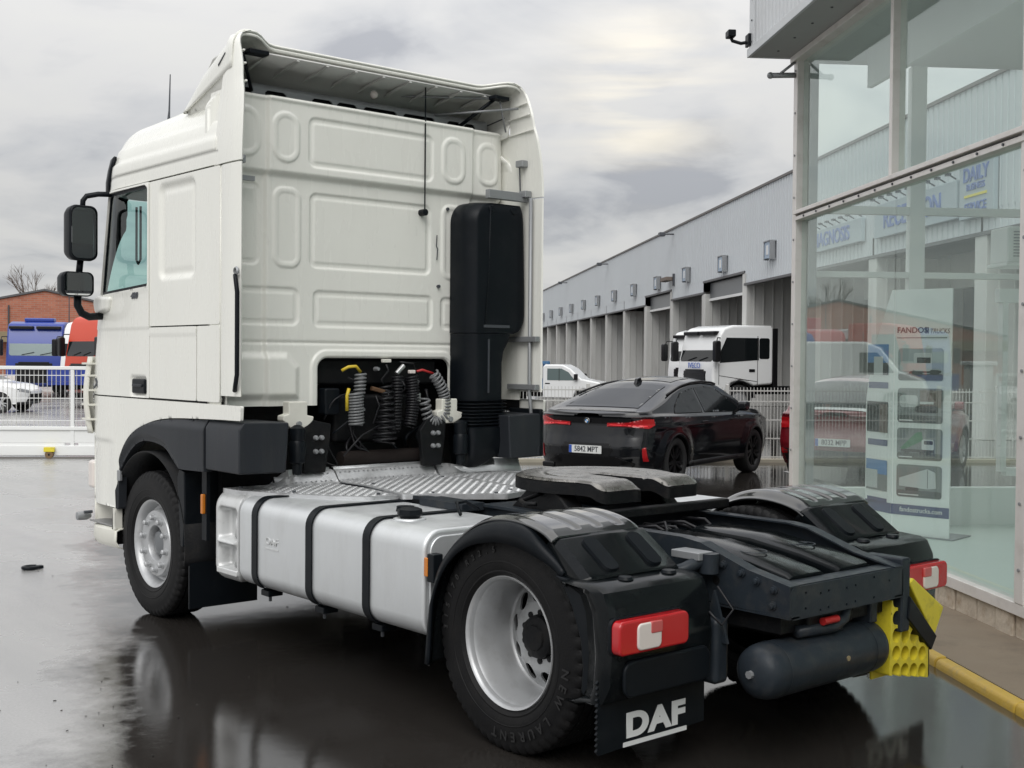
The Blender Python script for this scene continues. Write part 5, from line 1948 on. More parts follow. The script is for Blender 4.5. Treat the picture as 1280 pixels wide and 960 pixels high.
# smooth covers between the rails at the tail
for x0, x1 in ((-0.33, -0.03), (0.05, 0.35)):
    cv = MB()
    rows = []
    for y, z in ((0.10, 0.90), (-0.05, 0.945), (-0.40, 0.935), (-0.70, 0.895), (-0.90, 0.855), (-0.925, 0.845), (-0.93, 0.80)):
        rows.append([(x0, y, z - 0.06), (x0 + 0.02, y, z - 0.012), (x0 + 0.05, y, z), (x1 - 0.05, y, z), (x1 - 0.02, y, z - 0.012), (x1, y, z - 0.06)])
    cv.grid(rows)
    co = cv.build('tail_cover', M_SMOOTHB, truck, smooth='edge', solid=0.008)
    MB().lathe([(0.06, 0.0), (0.062, 0.004), (0.066, 0.004), (0.068, 0.0)], ((x0 + x1) / 2, -0.62, 0.908), 'z', 24, closed=True).build('cover_emblem', M_CHASSIS, co)
    if x0 > 0:
        MB().box((x0 + x1) / 2 - 0.04, (x0 + x1) / 2 + 0.04, -0.625, -0.615, 0.905, 0.911).build('cover_emblem', M_CHASSIS, co)
MB().box(-0.40, 0.40, -0.95, 0.1, 0.60, 0.78).build('axle_tunnel', M_BLACK, truck)
# rear axle, springs
MB().cyl((-1.0, 0, 0.5), (1.0, 0, 0.5), 0.09, 20).build('rear_axle', M_BLACK, truck, smooth='edge')
MB().ball((0, 0, 0.5), 0.26, 20).build('differential', M_BLACK, truck, smooth=True)
MB().cyl((-1.0, 3.8, 0.45), (1.0, 3.8, 0.45), 0.07, 16).build('front_axle', M_BLACK, truck, smooth='edge')
for sg in (-1, 1):
    for yy in (0.42, -0.42):
        MB().lathe([(0.05, 0), (0.13, 0.02), (0.15, 0.08), (0.15, 0.18), (0.1, 0.22)], (sg * 0.50, yy, 0.42), 'z', 20).build('air_spring', M_BLACK, truck, smooth='edge')
MB().box(-0.55, -0.42, -0.42, 0.42, 0.36, 0.42).build('spring_beam', M_BLACK, truck)
MB().box(0.42, 0.55, -0.42, 0.42, 0.36, 0.42).build('spring_beam', M_BLACK, truck)
MB().box(-0.7, 0.7, 0.45, 2.5, 0.52, 0.6).build('gearbox_shield', M_BLACK, truck)
MB().box(-0.5, 0.5, 2.2, 3.4, 0.42, 0.9).build('gearbox', M_BLACK, truck, bevel=0.05)
# number plate lamp tubes, valve and lines around the left tail
MB().tube([(-0.66, -0.52, 0.84), (-0.60, -0.56, 0.86), (-0.52, -0.60, 0.90), (-0.49, -0.60, 0.90)], 0.03, 10).build('tail_air_tube', M_CHASSIS, truck, smooth=True)
MB().box(-0.57, -0.47, -0.62, -0.45, 0.90, 0.935).build('tail_bracket', M_GREYM, truck, bevel=0.004)
MB().cyl((-0.50, -0.62, 0.84), (-0.50, -0.62, 0.93), 0.045, 14).build('tail_valve', M_CHASSIS, truck, smooth='edge')
MB().tube([(-0.56, -0.72, 0.80), (-0.52, -0.78, 0.70), (-0.60, -0.78, 0.64), (-0.64, -0.74, 0.70)], 0.006, 6).build('cable', M_COIL, truck, smooth=True)
MB().prism([(-0.78, 0.55), (-0.63, 0.55), (-0.70, 0.78)], 'x', -0.56, -0.545).build('tail_gusset', M_CHASSIS, truck)
MB().box(-0.60, -0.50, -0.75, -0.55, 0.36, 0.66).build('tail_canister', M_CHASSIS, truck, bevel=0.03)
# air reservoir under the tail
tk = MB().lathe([(0.001, -0.50), (0.055, -0.495), (0.09, -0.48), (0.112, -0.455), (0.122, -0.42), (0.124, -0.40), (0.124, 0.36), (0.12, 0.39), (0.09, 0.42), (0.001, 0.44)], (-0.07, -0.92, 0.445), 'x', 40)
tank_air = tk.build('air_reservoir', M_CHASSIS, truck, smooth=True)
tank_air['label'] = 'dark grey cylindrical air tank hanging under the tail'
for x_ in (-0.44, 0.22):
    MB().lathe([(0.1265, -0.004), (0.1275, 0.0), (0.1265, 0.004)], (x_, -0.92, 0.445), 'x', 32).build('weld_band', M_CHASSIS, tank_air, smooth=True)
MB().cyl((-0.585, -0.92, 0.445), (-0.56, -0.92, 0.445), 0.018, 8).build('drain_plug', M_GREYM, tank_air)
MB().cyl((-0.02, -1.048, 0.455), (-0.02, -1.04, 0.455), 0.012, 12).build('tank_stud', mat('brass_stud', (0.4, 0.33, 0.2), 0.4, 0.5), tank_air)
for x_ in (0.02, 0.30):
    MB().box(x_ - 0.03, x_ + 0.03, -0.97, -0.86, 0.56, 0.70).build('tank_hanger', M_CHASSIS, truck, bevel=0.01)
MB().tube([(-0.30, -0.96, 0.60), (-0.05, -0.98, 0.595), (0.03, -0.98, 0.62), (0.05, -0.98, 0.68)], 0.028, 10).build('air_pipe', M_CHASSIS, truck, smooth=True)
MB().cyl((-0.16, -1.0, 0.635), (-0.05, -1.0, 0.635), 0.018, 10).build('red_coupling', M_HOSER, truck, smooth='edge')
MB().box(-0.24, 0.1, -0.98, -0.92, 0.60, 0.69).build('coupling_block', M_BLACK, truck, bevel=0.01)
MB().box(0.455, 0.53, -1.02, -0.80, 0.50, 0.86).build('chock_bracket', M_CHASSIS, truck, bevel=0.01)

# ---- fifth wheel
FZ, FX, FY = 1.175, 0.0, 0.62


def fifth_sdf(U, V):
    d = np.hypot(U - FX, V - FY) - 0.455
    d = np.minimum(d, rr(U, V, -0.385, 0.385, FY - 0.43, FY, 0.06))     # two broad horns reach back
    throat = poly_sdf(U, V, [(-0.05, FY + 0.02), (0.05, FY + 0.02), (0.075, FY - 0.30), (0.15, FY - 0.60), (-0.15, FY - 0.60), (-0.075, FY - 0.30)])
    throat = np.minimum(throat, np.hypot(U, V - FY - 0.02) - 0.05)
    return np.maximum(d, -throat)


def fifth_pos(U, V, d):
    rim = fifth_sdf(U, V)
    z = FZ - 0.012 * smoothstep(-0.03, 0.0, rim) - 0.035 * smoothstep(FY - 0.33, FY - 0.44, V) - d
    g = np.hypot(U, V - FY)
    z = z - 0.006 * smoothstep(0.010, 0.004, np.abs(g - 0.30))
    return U, V, z


fifth = field('fifth_wheel_plate', (-0.48, 0.48), (FY - 0.55, FY + 0.48), 0.011, fifth_sdf, fifth_pos, M_FIFTH, truck, skirt=0.0)
fifth['label'] = 'greasy round fifth wheel coupling plate'
rim_o = field('fifth_wheel_rim', (-0.48, 0.48), (FY - 0.55, FY + 0.48), 0.022, lambda U, V: fifth_sdf(U, V) - 0.002, lambda U, V, d: (U, V, fifth_pos(U, V, 0 * d)[2] - 0.006 - d), M_BLACK, truck, skirt=0.06)
for sg in (-1, 1):
    pd = MB().prism([(FY - 0.26, 0.985), (FY + 0.26, 0.985), (FY + 0.10, 1.12), (FY - 0.10, 1.12)], 'x', sg * 0.30, sg * 0.42)
    pd.build('fifth_wheel_pedestal', M_BLACK, truck, bevel=0.015)
    MB().box(sg * 0.36 - 0.12, sg * 0.36 + 0.12, FY - 0.42, FY + 0.42, 0.976, 0.996).build('mounting_plate', M_CHASSIS, truck, bevel=0.004)
MB().box(-0.55, 0.55, FY - 0.50, FY - 0.44, 0.99, 1.04).build('mounting_beam', M_BLACK, truck, bevel=0.01)
MB().box(-0.10, 0.10, FY - 0.1, FY + 0.2, 1.0, 1.12).build('lock_jaw', M_BLACK, truck, bevel=0.02)
MB().tube([(-0.40, FY, 1.09), (-0.58, FY - 0.02, 1.06), (-0.60, FY - 0.08, 1.05), (-0.58, FY - 0.14, 1.055)], 0.012, 8).build('release_handle', M_BLACK, truck, smooth=True)
for k in range(8):
    x_ = -0.28 + 0.07 * k + random.uniform(-0.02, 0.02)
    MB().tube([(x_, 0.30, 0.80), (x_ + random.uniform(-.08, .08), 0.18, 0.93 + random.uniform(0, .03)), (x_ + random.uniform(-.1, .15), 0.02, 0.95 + random.uniform(-.02, .02)), (x_ + random.uniform(-.05, .2), -0.10, 0.86), (x_ + 0.1, -0.14, 0.78)], 0.009, 6).build('brake_hose', M_COIL, truck, smooth=True)
MB().box(-0.62, -0.46, 1.05, 1.45, 0.96, 1.0).build('battery_tray', M_CHASSIS, truck)
MB().tube([(-0.75, 0.9, 0.97), (-0.70, 1.0, 1.02), (-0.62, 1.02, 1.02), (-0.58, 0.95, 0.98)], 0.01, 6).build('tank_breather', M_BLACKP, truck, smooth=True)


# ---- tread plate decks behind the cab
def tread(name, outline, z, slope=None):
    """checker plate: raised lozenges stand on the sheet"""
    xs = [p[0] for p in outline]
    ys = [p[1] for p in outline]

    def sd(U, V):
        return poly_sdf(U, V, outline)

    def zz(U, V):
        return z + (slope(U, V) if slope else 0)

    def pos(U, V, d):
        p, q = (U + V) / 0.062, (U - V) / 0.062
        cell = (np.floor(p) + np.floor(q)) % 2
        fu, fv = p % 1 - 0.5, q % 1 - 0.5
        loz = np.where(cell > 0, np.exp(-(fu / 0.16) ** 2 - (fv / 0.42) ** 4), np.exp(-(fv / 0.16) ** 2 - (fu / 0.42) ** 4))
        edge = smoothstep(-0.02, -0.035, sd(U, V))
        return U, V, zz(U, V) + 0.0 * loz * edge - d
    po_ = field(name, (min(xs), max(xs)), (min(ys), max(ys)), 0.02, sd, pos, M_PLATE, truck, skirt=0.032)
    gx, gy = np.meshgrid(np.arange(min(xs), max(xs), 0.037), np.arange(min(ys), max(ys), 0.037), indexing='ij')
    ok = sd(gx, gy) < -0.03
    st_ = MB()
    for i_, j_ in zip(*np.nonzero(ok)):
        cx_, cy_ = float(gx[i_, j_]), float(gy[i_, j_])
        zb = float(zz(np.array(cx_), np.array(cy_)))
        a_ = math.pi / 4 if (i_ + j_) % 2 else -math.pi / 4
        u_, v_ = Vector((math.cos(a_), math.sin(a_), 0)), Vector((-math.sin(a_), math.cos(a_), 0))
        c_ = Vector((cx_, cy_, zb))
        base_ = [c_ + u_ * (0.015 * p_) + v_ * (0.0055 * q_) for p_, q_ in ((-1, 0), (-0.45, -1), (0.45, -1), (1, 0), (0.45, 1), (-0.45, 1))]
        tops_ = [c_ + u_ * -0.007 + Vector((0, 0, 0.004)), c_ + u_ * 0.007 + Vector((0, 0, 0.004))]
        st_.add(base_ + tops_, [(0, 1, 6), (1, 2, 7, 6), (2, 3, 7), (3, 4, 7), (4, 5, 6, 7), (5, 0, 6)])
    so_ = st_.build('tread_studs', M_STUD, po_)
    so_['kind'] = 'stuff'
    return po_


DK = 0.978
lipf = lambda U, V: 0.075 * smoothstep(2.66, 2.74, V)
tread('deck_plate', [(-1.17, 2.80), (-1.17, 2.66), (-1.155, 2.58), (-1.12, 2.50), (-1.06, 2.34), (-0.86, 1.98), (-0.70, 1.83), (-0.52, 1.80), (-0.40, 2.45), (-0.42, 2.76), (-0.66, 2.76), (-0.76, 2.72), (-0.83, 2.80)], DK - 0.002, lambda U, V: 0.085 * smoothstep(2.62, 2.72, V) * smoothstep(-0.86, -0.72, U))
tread('deck_plate', [(-0.385, 2.76), (-0.385, 2.40), (-0.50, 1.79), (0.02, 1.42), (0.30, 1.52), (0.44, 2.3), (0.43, 2.72), (0.40, 2.78)], DK + 0.004, lipf)
tread('deck_plate', [(0.455, 2.76), (0.455, 2.3), (0.32, 1.53), (0.55, 1.60), (1.05, 2.1), (1.12, 2.55), (0.95, 2.68), (0.62, 2.72)], DK, lipf)
for pts_ in ([(-0.83, 2.775), (-0.76, 2.70), (-0.42, 2.745)], [(-0.385, 2.745), (0.40, 2.765)], [(0.455, 2.745), (0.95, 2.665), (1.1, 2.56)]):
    lp = MB()
    n_ = len(pts_)
    lp.grid([[(x_, y_ - 0.035, DK + 0.006), (x_, y_ - 0.01, DK + 0.05), (x_, y_ + 0.005, DK + (0.095 if 0 < i_ or n_ == 2 else 0.01)), (x_, y_ + 0.03, DK + (0.095 if 0 < i_ or n_ == 2 else 0.01))] for i_, (x_, y_) in enumerate(pts_)])
    lp.build('deck_lip', M_ALU, truck, smooth='edge', solid=0.006)
dk_r = MB()
for px, py in ((-1.1, 2.7), (-0.95, 2.3), (-0.6, 1.9), (-0.3, 1.75), (0.0, 1.5), (0.2, 1.6), (-0.3, 2.4), (0.35, 2.5), (0.9, 2.3)):
    dk_r.cyl((px, py, DK), (px, py, DK + 0.011), 0.012, 8)
dk_r.build('deck_bolt', M_TEXTD, truck)
MB().box(-0.45, 0.45, 1.6, 2.7, 0.93, 0.955).build('deck_support', M_BLACK, truck)

# ---- fuel tank with straps and steps, left; plain tank right
for sg in (-1, 1):
    pl = rrpoly(0.50, 1.222, 0.412, 0.957, 0.105, 7)
    tb = MB()
    tb.prism([(sg * a, b) for a, b in pl], 'y', 0.592, 2.495)
    tank = tb.build('fuel_tank', M_ALU, truck, bevel=0.022, seg=3)
    tank['label'] = 'brushed aluminium fuel tank with dark straps' if sg < 0 else 'aluminium fuel tank on the far side'
    pe = rrpoly(0.535, 1.19, 0.445, 0.925, 0.08, 7)
    MB().prism([(sg * a, b) for a, b in pe], 'y', 0.578, 0.592).build('tank_end_pressing', M_ALU, tank, bevel=0.01)
    for ys_ in (2.285, 1.665, 1.09):
        ps = rrpoly(0.495, 1.2265, 0.408, 0.9615, 0.108, 8)
        po_ = rrpoly(0.49, 1.2325, 0.402, 0.9675, 0.112, 8)
        sm = MB()
        n_ = len(ps)
        rws = []
        for (px, pz), (qx, qz) in zip(ps, po_):
            rws.append([(sg * px, ys_ - 0.033, pz), (sg * qx, ys_ - 0.031, qz), (sg * qx, ys_ + 0.031, qz), (sg * px, ys_ + 0.033, pz)])
        rws.append(rws[0])
        sm.grid(rws, wrap=True)
        so = sm.build('tank_strap', M_BLACKP, tank, smooth='edge')
        MB().box(min(sg * 1.06, sg * 1.16), max(sg * 1.06, sg * 1.16), ys_ - 0.05, ys_ + 0.045, 0.365, 0.402).build('strap_foot', M_BLACKP, so, bevel=0.006)
        MB().cyl((sg * 1.12, ys_, 0.33), (sg * 1.12, ys_, 0.37), 0.010, 8).build('strap_bolt', M_TEXTD, so)
    if sg < 0:
        MB().lathe([(0.001, 0.055), (0.04, 0.055), (0.062, 0.045), (0.066, 0.02), (0.05, 0.0), (0.05, -0.03)], (-1.02, 0.99, 0.965), 'z', 14,
                   mod=lambda k, i, r, h: (r * (1.0 + (0.06 if k % 2 else 0)), h)).build('filler_cap', M_BLACKP, tank, smooth='edge')
        MB().lathe([(0.085, -0.012), (0.088, 0.004), (0.07, 0.008), (0.05, 0.004)], (-1.02, 0.99, 0.958), 'z', 24).build('filler_neck', M_ALU, tank, smooth=True)
        MB().lathe([(0.001, 0.03), (0.05, 0.028), (0.055, 0.0)], (-0.84, 1.28, 0.957), 'z', 16).build('sender_cap', M_BLACKP, tank, smooth='edge')
        text_mesh('tank_stamp', 'DAF', 0.06, frame((-1.2235, 2.085, 0.72), (0, -1, 0), (0, 0, 1)), M_STEPW, tank, 0.003, xs=1.3)
        MB().box(-1.226, -1.2215, 2.01, 2.16, 0.675, 0.682).build('tank_stamp', M_STEPW, tank)

        def step_pos(U, V, d):
            D1 = rr(U, V, 2.525, 2.755, 0.665, 0.865, 0.03)
            D2 = rr(U, V, 2.525, 2.755, 0.485, 0.635, 0.03)
            x = 1.222 - 0.085 * smoothstep(0.012, -0.02, np.minimum(D1, D2))
            k = np.clip((U - 2.76) / 0.13, 0, 0.98)
            x = x - 0.13 * (1 - np.sqrt(1 - k * k))
            k = np.clip((V - 0.85) / 0.11, 0, 0.985)
            x = x - 0.10 * (1 - np.sqrt(1 - k * k))
            k = np.clip((0.50 - V) / 0.10, 0, 0.985)
            x = x - 0.10 * (1 - np.sqrt(1 - k * k))
            # ribs on the treads
            x = x + 0.012 * smoothstep(0.014, 0.008, np.abs(V - 0.66)) * smoothstep(0.01, -0.01, rr(U, V, 2.52, 2.76, 0.6, 0.7, 0.02))
            return -(x - d), U, V
        field('cab_step_unit', (2.49, 2.89), (0.41, 0.965), 0.008, lambda U, V: rr(U, V, 2.50, 2.886, 0.412, 0.962, 0.06), step_pos, M_STEPW, truck, skirt=0.3)
        for z0 in (0.682, 0.50):
            MB().tube([(-1.155, 2.63, z0), (-1.15, 2.62, z0 + 0.13)], 0.022, 8).build('step_web', M_STEPW, truck, smooth=True)
        MB().box(-1.232, -1.20, 2.51, 2.77, 0.452, 0.492).build('step_nosing', M_STEPW, truck, bevel=0.01)


# ---- wheels
def make_tyre(r=0.505, w=0.155, seg=216):
    prof = [(0.292, -w * 0.72), (0.30, -w * 0.80), (0.325, -w * 0.93), (0.328, -w * 0.955), (0.332, -w * 0.955), (0.335, -w * 0.945), (0.36, -w * 1.0), (0.372, -w * 1.005), (0.374, -w * 1.02), (0.378, -w * 1.02), (0.38, -w * 1.01), (0.40, -w * 1.02), (0.435, -w * 0.99), (0.46, -w * 0.955),
            (0.464, -w * 0.96), (0.482, -w * 0.93), (0.496, -w * 0.87), (r - 0.002, -w * 0.82)]
    tread_ = [(r, -w * 0.78)]
    for g in (-0.55, -0.19, 0.19, 0.55):
        tread_ += [(r, w * (g - 0.045)), (r - 0.016, w * (g - 0.035)), (r - 0.016, w * (g + 0.035)), (r, w * (g + 0.045))]
    tread_ += [(r, w * 0.78)]
    full = prof + tread_ + [(a, -b) for a, b in prof[::-1]]
    np_ = len(prof)

    def mod(k, i, r_, h):
        if 14 <= i < np_ + 1 or i >= len(full) - np_ - 1 and i < len(full) - 14:
            ph = (k % 4)
            if ph == 0:
                return r_ - 0.010 * (1 if i > 14 else 0.3), h * 0.985
        if np_ < i < len(full) - np_ - 1 and k % 6 == 0:
            return r_ - 0.004, h
        return r_, h
    return MB().lathe(full, (0, 0, 0), 'x', seg, mod)


TYRE = make_tyre()


def wheel_root(name, x, y, sg):
    w_ = empty(name, (x, y, 0.503))
    adopt(w_, truck)
    if sg > 0:
        w_.rotation_euler = (0, 0, math.pi)
    return w_


def lc(o, parent):
    return local_child(o, parent)


tyre_mesh = None
disc_cache = {}


def rear_disc_sdf(U, V):
    rad = np.hypot(U, V)
    d = np.maximum(rad - 0.259, 0.105 - rad)
    an = np.arctan2(V, U)
    k = np.round((an - 0.15) / (2 * math.pi / 10))
    ac = k * 2 * math.pi / 10 + 0.15
    hole = np.hypot((U - 0.204 * np.cos(ac)), (V - 0.204 * np.sin(ac))) - 0.040
    return np.maximum(d, -hole)


def rear_disc_pos(U, V, d):
    rad = np.hypot(U, V)
    x = 0.115 - 0.045 * smoothstep(0.25, 0.16, rad)
    return x + d, U, V


def front_disc_sdf(U, V):
    rad = np.hypot(U, V)
    return np.maximum(rad - 0.232, 0.115 - rad)


def build_wheel(kind, x, y, sg):
    global tyre_mesh
    w_ = wheel_root('wheel', x, y, sg)
    if tyre_mesh is None:
        t_ = TYRE.build('tyre', M_RUBBER, None, smooth='edge')
        tyre_mesh = t_.data
    else:
        t_ = bpy.data.objects.new('tyre', tyre_mesh)
        COL.objects.link(t_)
    lc(t_, w_)
    if kind == 'front':
        rim = MB().lathe([(0.287, 0.10), (0.287, -0.06), (0.292, -0.10), (0.302, -0.118), (0.309, -0.124), (0.305, -0.132), (0.296, -0.128), (0.286, -0.115), (0.275, -0.095), (0.268, -0.07), (0.262, -0.055),
                          (0.246, -0.05), (0.238, -0.06), (0.233, -0.098), (0.225, -0.110), (0.20, -0.113), (0.145, -0.113), (0.126, -0.108), (0.120, -0.095), (0.117, -0.04)], seg=72)
        lc(rim.build('rim', M_RIM, None, smooth='edge'), w_)
        hub = MB().lathe([(0.118, -0.02), (0.112, -0.055), (0.09, -0.06), (0.08, -0.085), (0.05, -0.095), (0.001, -0.097)], seg=36)
        lc(hub.build('hub', mat('grey_hub', (0.19, 0.20, 0.21), 0.4, 0.5), None, smooth='edge'), w_)
        for k in range(10):
            a = 2 * math.pi * (k + 0.35) / 10
            nt_ = MB().lathe([(0.026, -0.112), (0.026, -0.118), (0.019, -0.12), (0.018, -0.142), (0.012, -0.148), (0.001, -0.149)], (0, 0.18 * math.cos(a), 0.18 * math.sin(a)), 'x', 12)
            lc(nt_.build('wheel_nut', M_RIM, None, smooth='edge'), w_)
    else:
        rim = MB().lathe([(0.256, 0.16), (0.252, 0.135), (0.251, 0.118), (0.258, 0.108), (0.262, 0.10), (0.263, 0.03), (0.267, 0.0), (0.275, -0.05), (0.283, -0.085), (0.292, -0.108), (0.303, -0.122), (0.310, -0.128), (0.305, -0.137), (0.297, -0.132), (0.290, -0.12), (0.287, -0.06), (0.287, 0.14)], seg=72)
        lc(rim.build('rim', M_RIM, None, smooth='edge'), w_)
        dsc = field('wheel_disc', (-0.27, 0.27), (-0.27, 0.27), 0.0045, rear_disc_sdf, rear_disc_pos, M_RIMD, None, skirt=0.012)
        lc(dsc, w_)
        hub = MB().lathe([(0.13, 0.12), (0.128, 0.085), (0.10, 0.08), (0.098, 0.045), (0.09, 0.038), (0.06, 0.036), (0.055, 0.028), (0.001, 0.026)], seg=30,
                         mod=lambda k, i, r, h: (r * (1 + 0.03 * (k % 3 == 0)), h))
        lc(hub.build('hub', M_BLACK, None, smooth='edge'), w_)
        drum = MB().lathe([(0.001, 0.19), (0.25, 0.19), (0.255, 0.14)], seg=30)
        lc(drum.build('brake_drum', M_BLACK, None), w_)
        for k in range(10):
            a = 2 * math.pi * (k + 0.5) / 10
            nt_ = MB().lathe([(0.02, 0.095), (0.017, 0.092), (0.016, 0.065), (0.001, 0.063)], (0, 0.114 * math.cos(a), 0.114 * math.sin(a)), 'x', 8)
            lc(nt_.build('wheel_nut', M_BLACK, None, smooth='edge'), w_)
    return w_


build_wheel('front', -1.06, 3.8, -1)
build_wheel('front', 1.06, 3.8, 1)
wl = build_wheel('rear', -1.045, 0.0, -1)
build_wheel('rear', 1.045, 0.0, 1)
for sg in (-1, 1):
    inn = wheel_root('inner_wheel', sg * 0.70, 0.0, sg)
    t_ = bpy.data.objects.new('tyre', tyre_mesh)
    COL.objects.link(t_)
    lc(t_, inn)
# raised lettering on the outer rear tyre
for k, ch in enumerate('NEW LAURENT             315/70 R22.5'):
    if ch == ' ':
        continue
    an = R(-8 - k * (9.0 if k < 12 else 7.2))
    rad = 0.418 if k < 12 else 0.43
    c_ = Vector((-0.1585, -math.cos(an) * rad, math.sin(an) * rad))
    tang = Vector((0, math.sin(an), math.cos(an))) * -1
    radial = Vector((0, -math.cos(an), math.sin(an)))
    o_ = text_mesh('tyre_letter', ch, 0.062 if k < 12 else 0.04, frame(c_, tang, radial), M_LETTER, None, 0.0015, bold=0.001)
    lc(o_, wl)

# ---- rear mudguards
GTOP = [(0.56, 0.31), (0.545, 0.50), (0.52, 0.66), (0.465, 0.80), (0.39, 0.905), (0.30, 0.985), (0.20, 1.045), (0.10, 1.08), (0.0, 1.095), (-0.10, 1.095), (-0.20, 1.082), (-0.28, 1.06), (-0.335, 1.03)]
for sg in (-1, 1):
    X0, X1 = 1.215, 0.60
    hood = MB()
    rows2 = []
    for (y, z) in spline(GTOP, 120):
        row = []
        for q in np.linspace(0, 1, 96):
            x = X0 + (X1 - X0) * q
            drop = 0.016 * (1 - float(smoothstep(0, 0.10, q))) ** 2 + 0.045 * (1 - float(smoothstep(0, 0.16, 1 - q))) ** 2
            rib = 0.0
            for c0 in (0.30, 0.52, 0.74):
                rib += 0.012 * math.exp(-((q - c0) / (0.020 + 0.022 * float(smoothstep(0.2, -0.25, y)))) ** 8) * float(smoothstep(0.20, 0.02, y) * smoothstep(-0.305, -0.285, y))
            row.append((sg * x, y, z - drop - rib))
        rows2.append(row)
    hood.grid(rows2)
    guard = hood.build('rear_mudguard', M_CROWN, truck, smooth=True, solid=0.012)
    guard['label'] = 'black rear mudguard with pressed crown and tail light, ' + ('near side' if sg < 0 else 'far side')
    # matt skirt around the wheel
    OUT = [(0.56, 0.31), (0.53, 0.55), (0.51, 0.63), (0.46, 0.78), (0.378, 0.89), (0.28, 0.975), (0.165, 1.036), (0.04, 1.072), (-0.093, 1.079), (-0.20, 1.055), (-0.30, 0.985), (-0.413, 0.893)]
    INN = [(0.515, 0.31), (0.50, 0.55), (0.483, 0.655), (0.41, 0.78), (0.32, 0.87), (0.21, 0.93), (0.094, 0.96), (-0.03, 0.975), (-0.138, 0.968), (-0.23, 0.95), (-0.32, 0.918), (-0.40, 0.864)]
    sk = MB()
    rws = []
    for (a, b) in zip(spline(OUT, 60), spline(INN, 60)):
        fl_ = 0.03 * float(smoothstep(-0.2, -0.4, a[0]))
        rws.append([(sg * (1.205 - fl_ * 0.4), a[0], a[1]), (sg * (1.243 - fl_), (a[0] * 0.8 + b[0] * 0.2), (a[1] * 0.8 + b[1] * 0.2)), (sg * (1.250 - fl_), b[0], b[1])])
    sk.grid(rws)
    sk.build('mudguard_skirt', M_BLACKP, guard, smooth=True, solid=0.015)
    MB().box(sg * 1.215 - 0.02, sg * 1.215 + 0.02, 0.545, 0.575, 0.735, 0.83).build('side_marker_lamp', M_AMBER, guard, bevel=0.006)
    MB().box(sg * 1.20 - 0.03, sg * 1.20 + 0.03, 0.50, 0.556, 0.71, 0.85).build('lamp_bracket', M_BLACKP, guard, bevel=0.006)
    # sloping rear hood
    sl_ = MB()
    rws = []
    for f_ in np.linspace(0, 1, 14):
        y = -0.335 - 0.225 * f_
        z = 1.028 - 0.155 * f_ ** 1.05
        o_ = 0.012 * f_
        rws.append([(sg * (1.205 + o_), y + 0.10 * 1, z - 0.08 - 0.04 * f_), (sg * (1.195 + o_), y + 0.035, z - 0.015), (sg * (1.165 + o_), y + 0.005, z), (sg * 0.9, y, z + 0.004), (sg * 0.64, y, z), (sg * 0.605, y + 0.02, z - 0.02), (sg * 0.60, y + 0.06, z - 0.07)])
    sl_.grid(rws)
    slo = sl_.build('mudguard_rear_slope', M_SMOOTHB, truck, smooth='edge', solid=0.01)
    for xc in (1.03, 0.755):
        n_ = Vector((0, -0.155, 0.225)).normalized()
        pd = MB()
        c0 = Vector((sg * xc, -0.37, 1.012))
        d_ = Vector((0, -0.225, -0.155)).normalized()
        pl = rrpoly(-0.045, 0.045, -0.01, 0.205, 0.035, 5)
        bot_ = [c0 + Vector((p[0], 0, 0)) + d_ * p[1] + n_ * -0.005 for p in pl]
        top_ = [c0 + Vector((p[0] * 0.94, 0, 0)) + d_ * (0.0975 + (p[1] - 0.0975) * 0.97) + n_ * 0.008 for p in pl]
        m_ = len(pl)
        pd.add(bot_ + top_, [tuple(range(m_, 2 * m_))] + [(i, (i + 1) % m_, m_ + (i + 1) % m_, m_ + i) for i in range(m_)])
        pd.build('guard_clip', M_BLACKP, slo, smooth='edge')
        MB().lathe([(0.001, 0.014), (0.03, 0.012), (0.036, 0.0)], (sg * xc, -0.605, 0.868), 'z', 14).build('clip_knob', M_BLACKP, slo, smooth='edge')
    # rear box that carries the lamp
    rbx = MB()
    pr = [(-0.44, 0.866), (-0.52, 0.872), (-0.66, 0.862), (-0.70, 0.845), (-0.735, 0.775), (-0.755, 0.60), (-0.745, 0.46), (-0.70, 0.385), (-0.60, 0.39)]
    rws = []
    for (y, z) in pr:
        fl_ = 0.02 * smoothstep(0.86, 0.6, z)
        rws.append([(sg * 1.235, min(max(y + 0.16, -0.62), -0.46), z - 0.03), (sg * 1.258, min(y + 0.06, -0.47), z - 0.012), (sg * 1.245, y + 0.015, z - 0.004), (sg * 1.21, y, z), (sg * 0.92, y - 0.004, z), (sg * 0.655, y, z), (sg * 0.622, y + 0.012, z), (sg * 0.61, y + 0.08, z)])
    rbx.grid(rws)
    rbo = rbx.build('rear_lamp_box', M_SMOOTHB, truck, smooth='edge', solid=0.012)
    MB().prism(rrpoly(min(sg * 1.20, sg * 0.66), max(sg * 1.20, sg * 0.66), 0.41, 0.565, 0.05, 5), 'y', -0.772, -0.75).build('lamp_box_ridge', M_BLACKP, rbo, bevel=0.012)
    MB().prism([(-0.36, 0.875), (-0.58, 0.855), (-0.60, 0.39), (-0.57, 0.37), (-0.535, 0.40), (-0.545, 0.5), (-0.53, 0.62), (-0.475, 0.75), (-0.41, 0.845)], 'x', sg * 1.20, sg * 1.225).build('lamp_box_cheek', M_BLACKP, rbo, bevel=0.008)
    # tail light cluster
    tl = MB().prism(rrpoly(min(sg * 1.262, sg * 0.835), max(sg * 1.262, sg * 0.835), 0.600, 0.742, 0.03, 5), 'y', -0.80, -0.735)
    tlo = tl.build('tail_light', M_RED, truck, bevel=0.012, seg=3)
    MB().prism(rrpoly(min(sg * 1.16, sg * 1.015), max(sg * 1.16, sg * 1.015), 0.612, 0.725, 0.025, 5), 'y', -0.808, -0.78).build('reversing_lens', M_CLEAR, tlo, bevel=0.008)
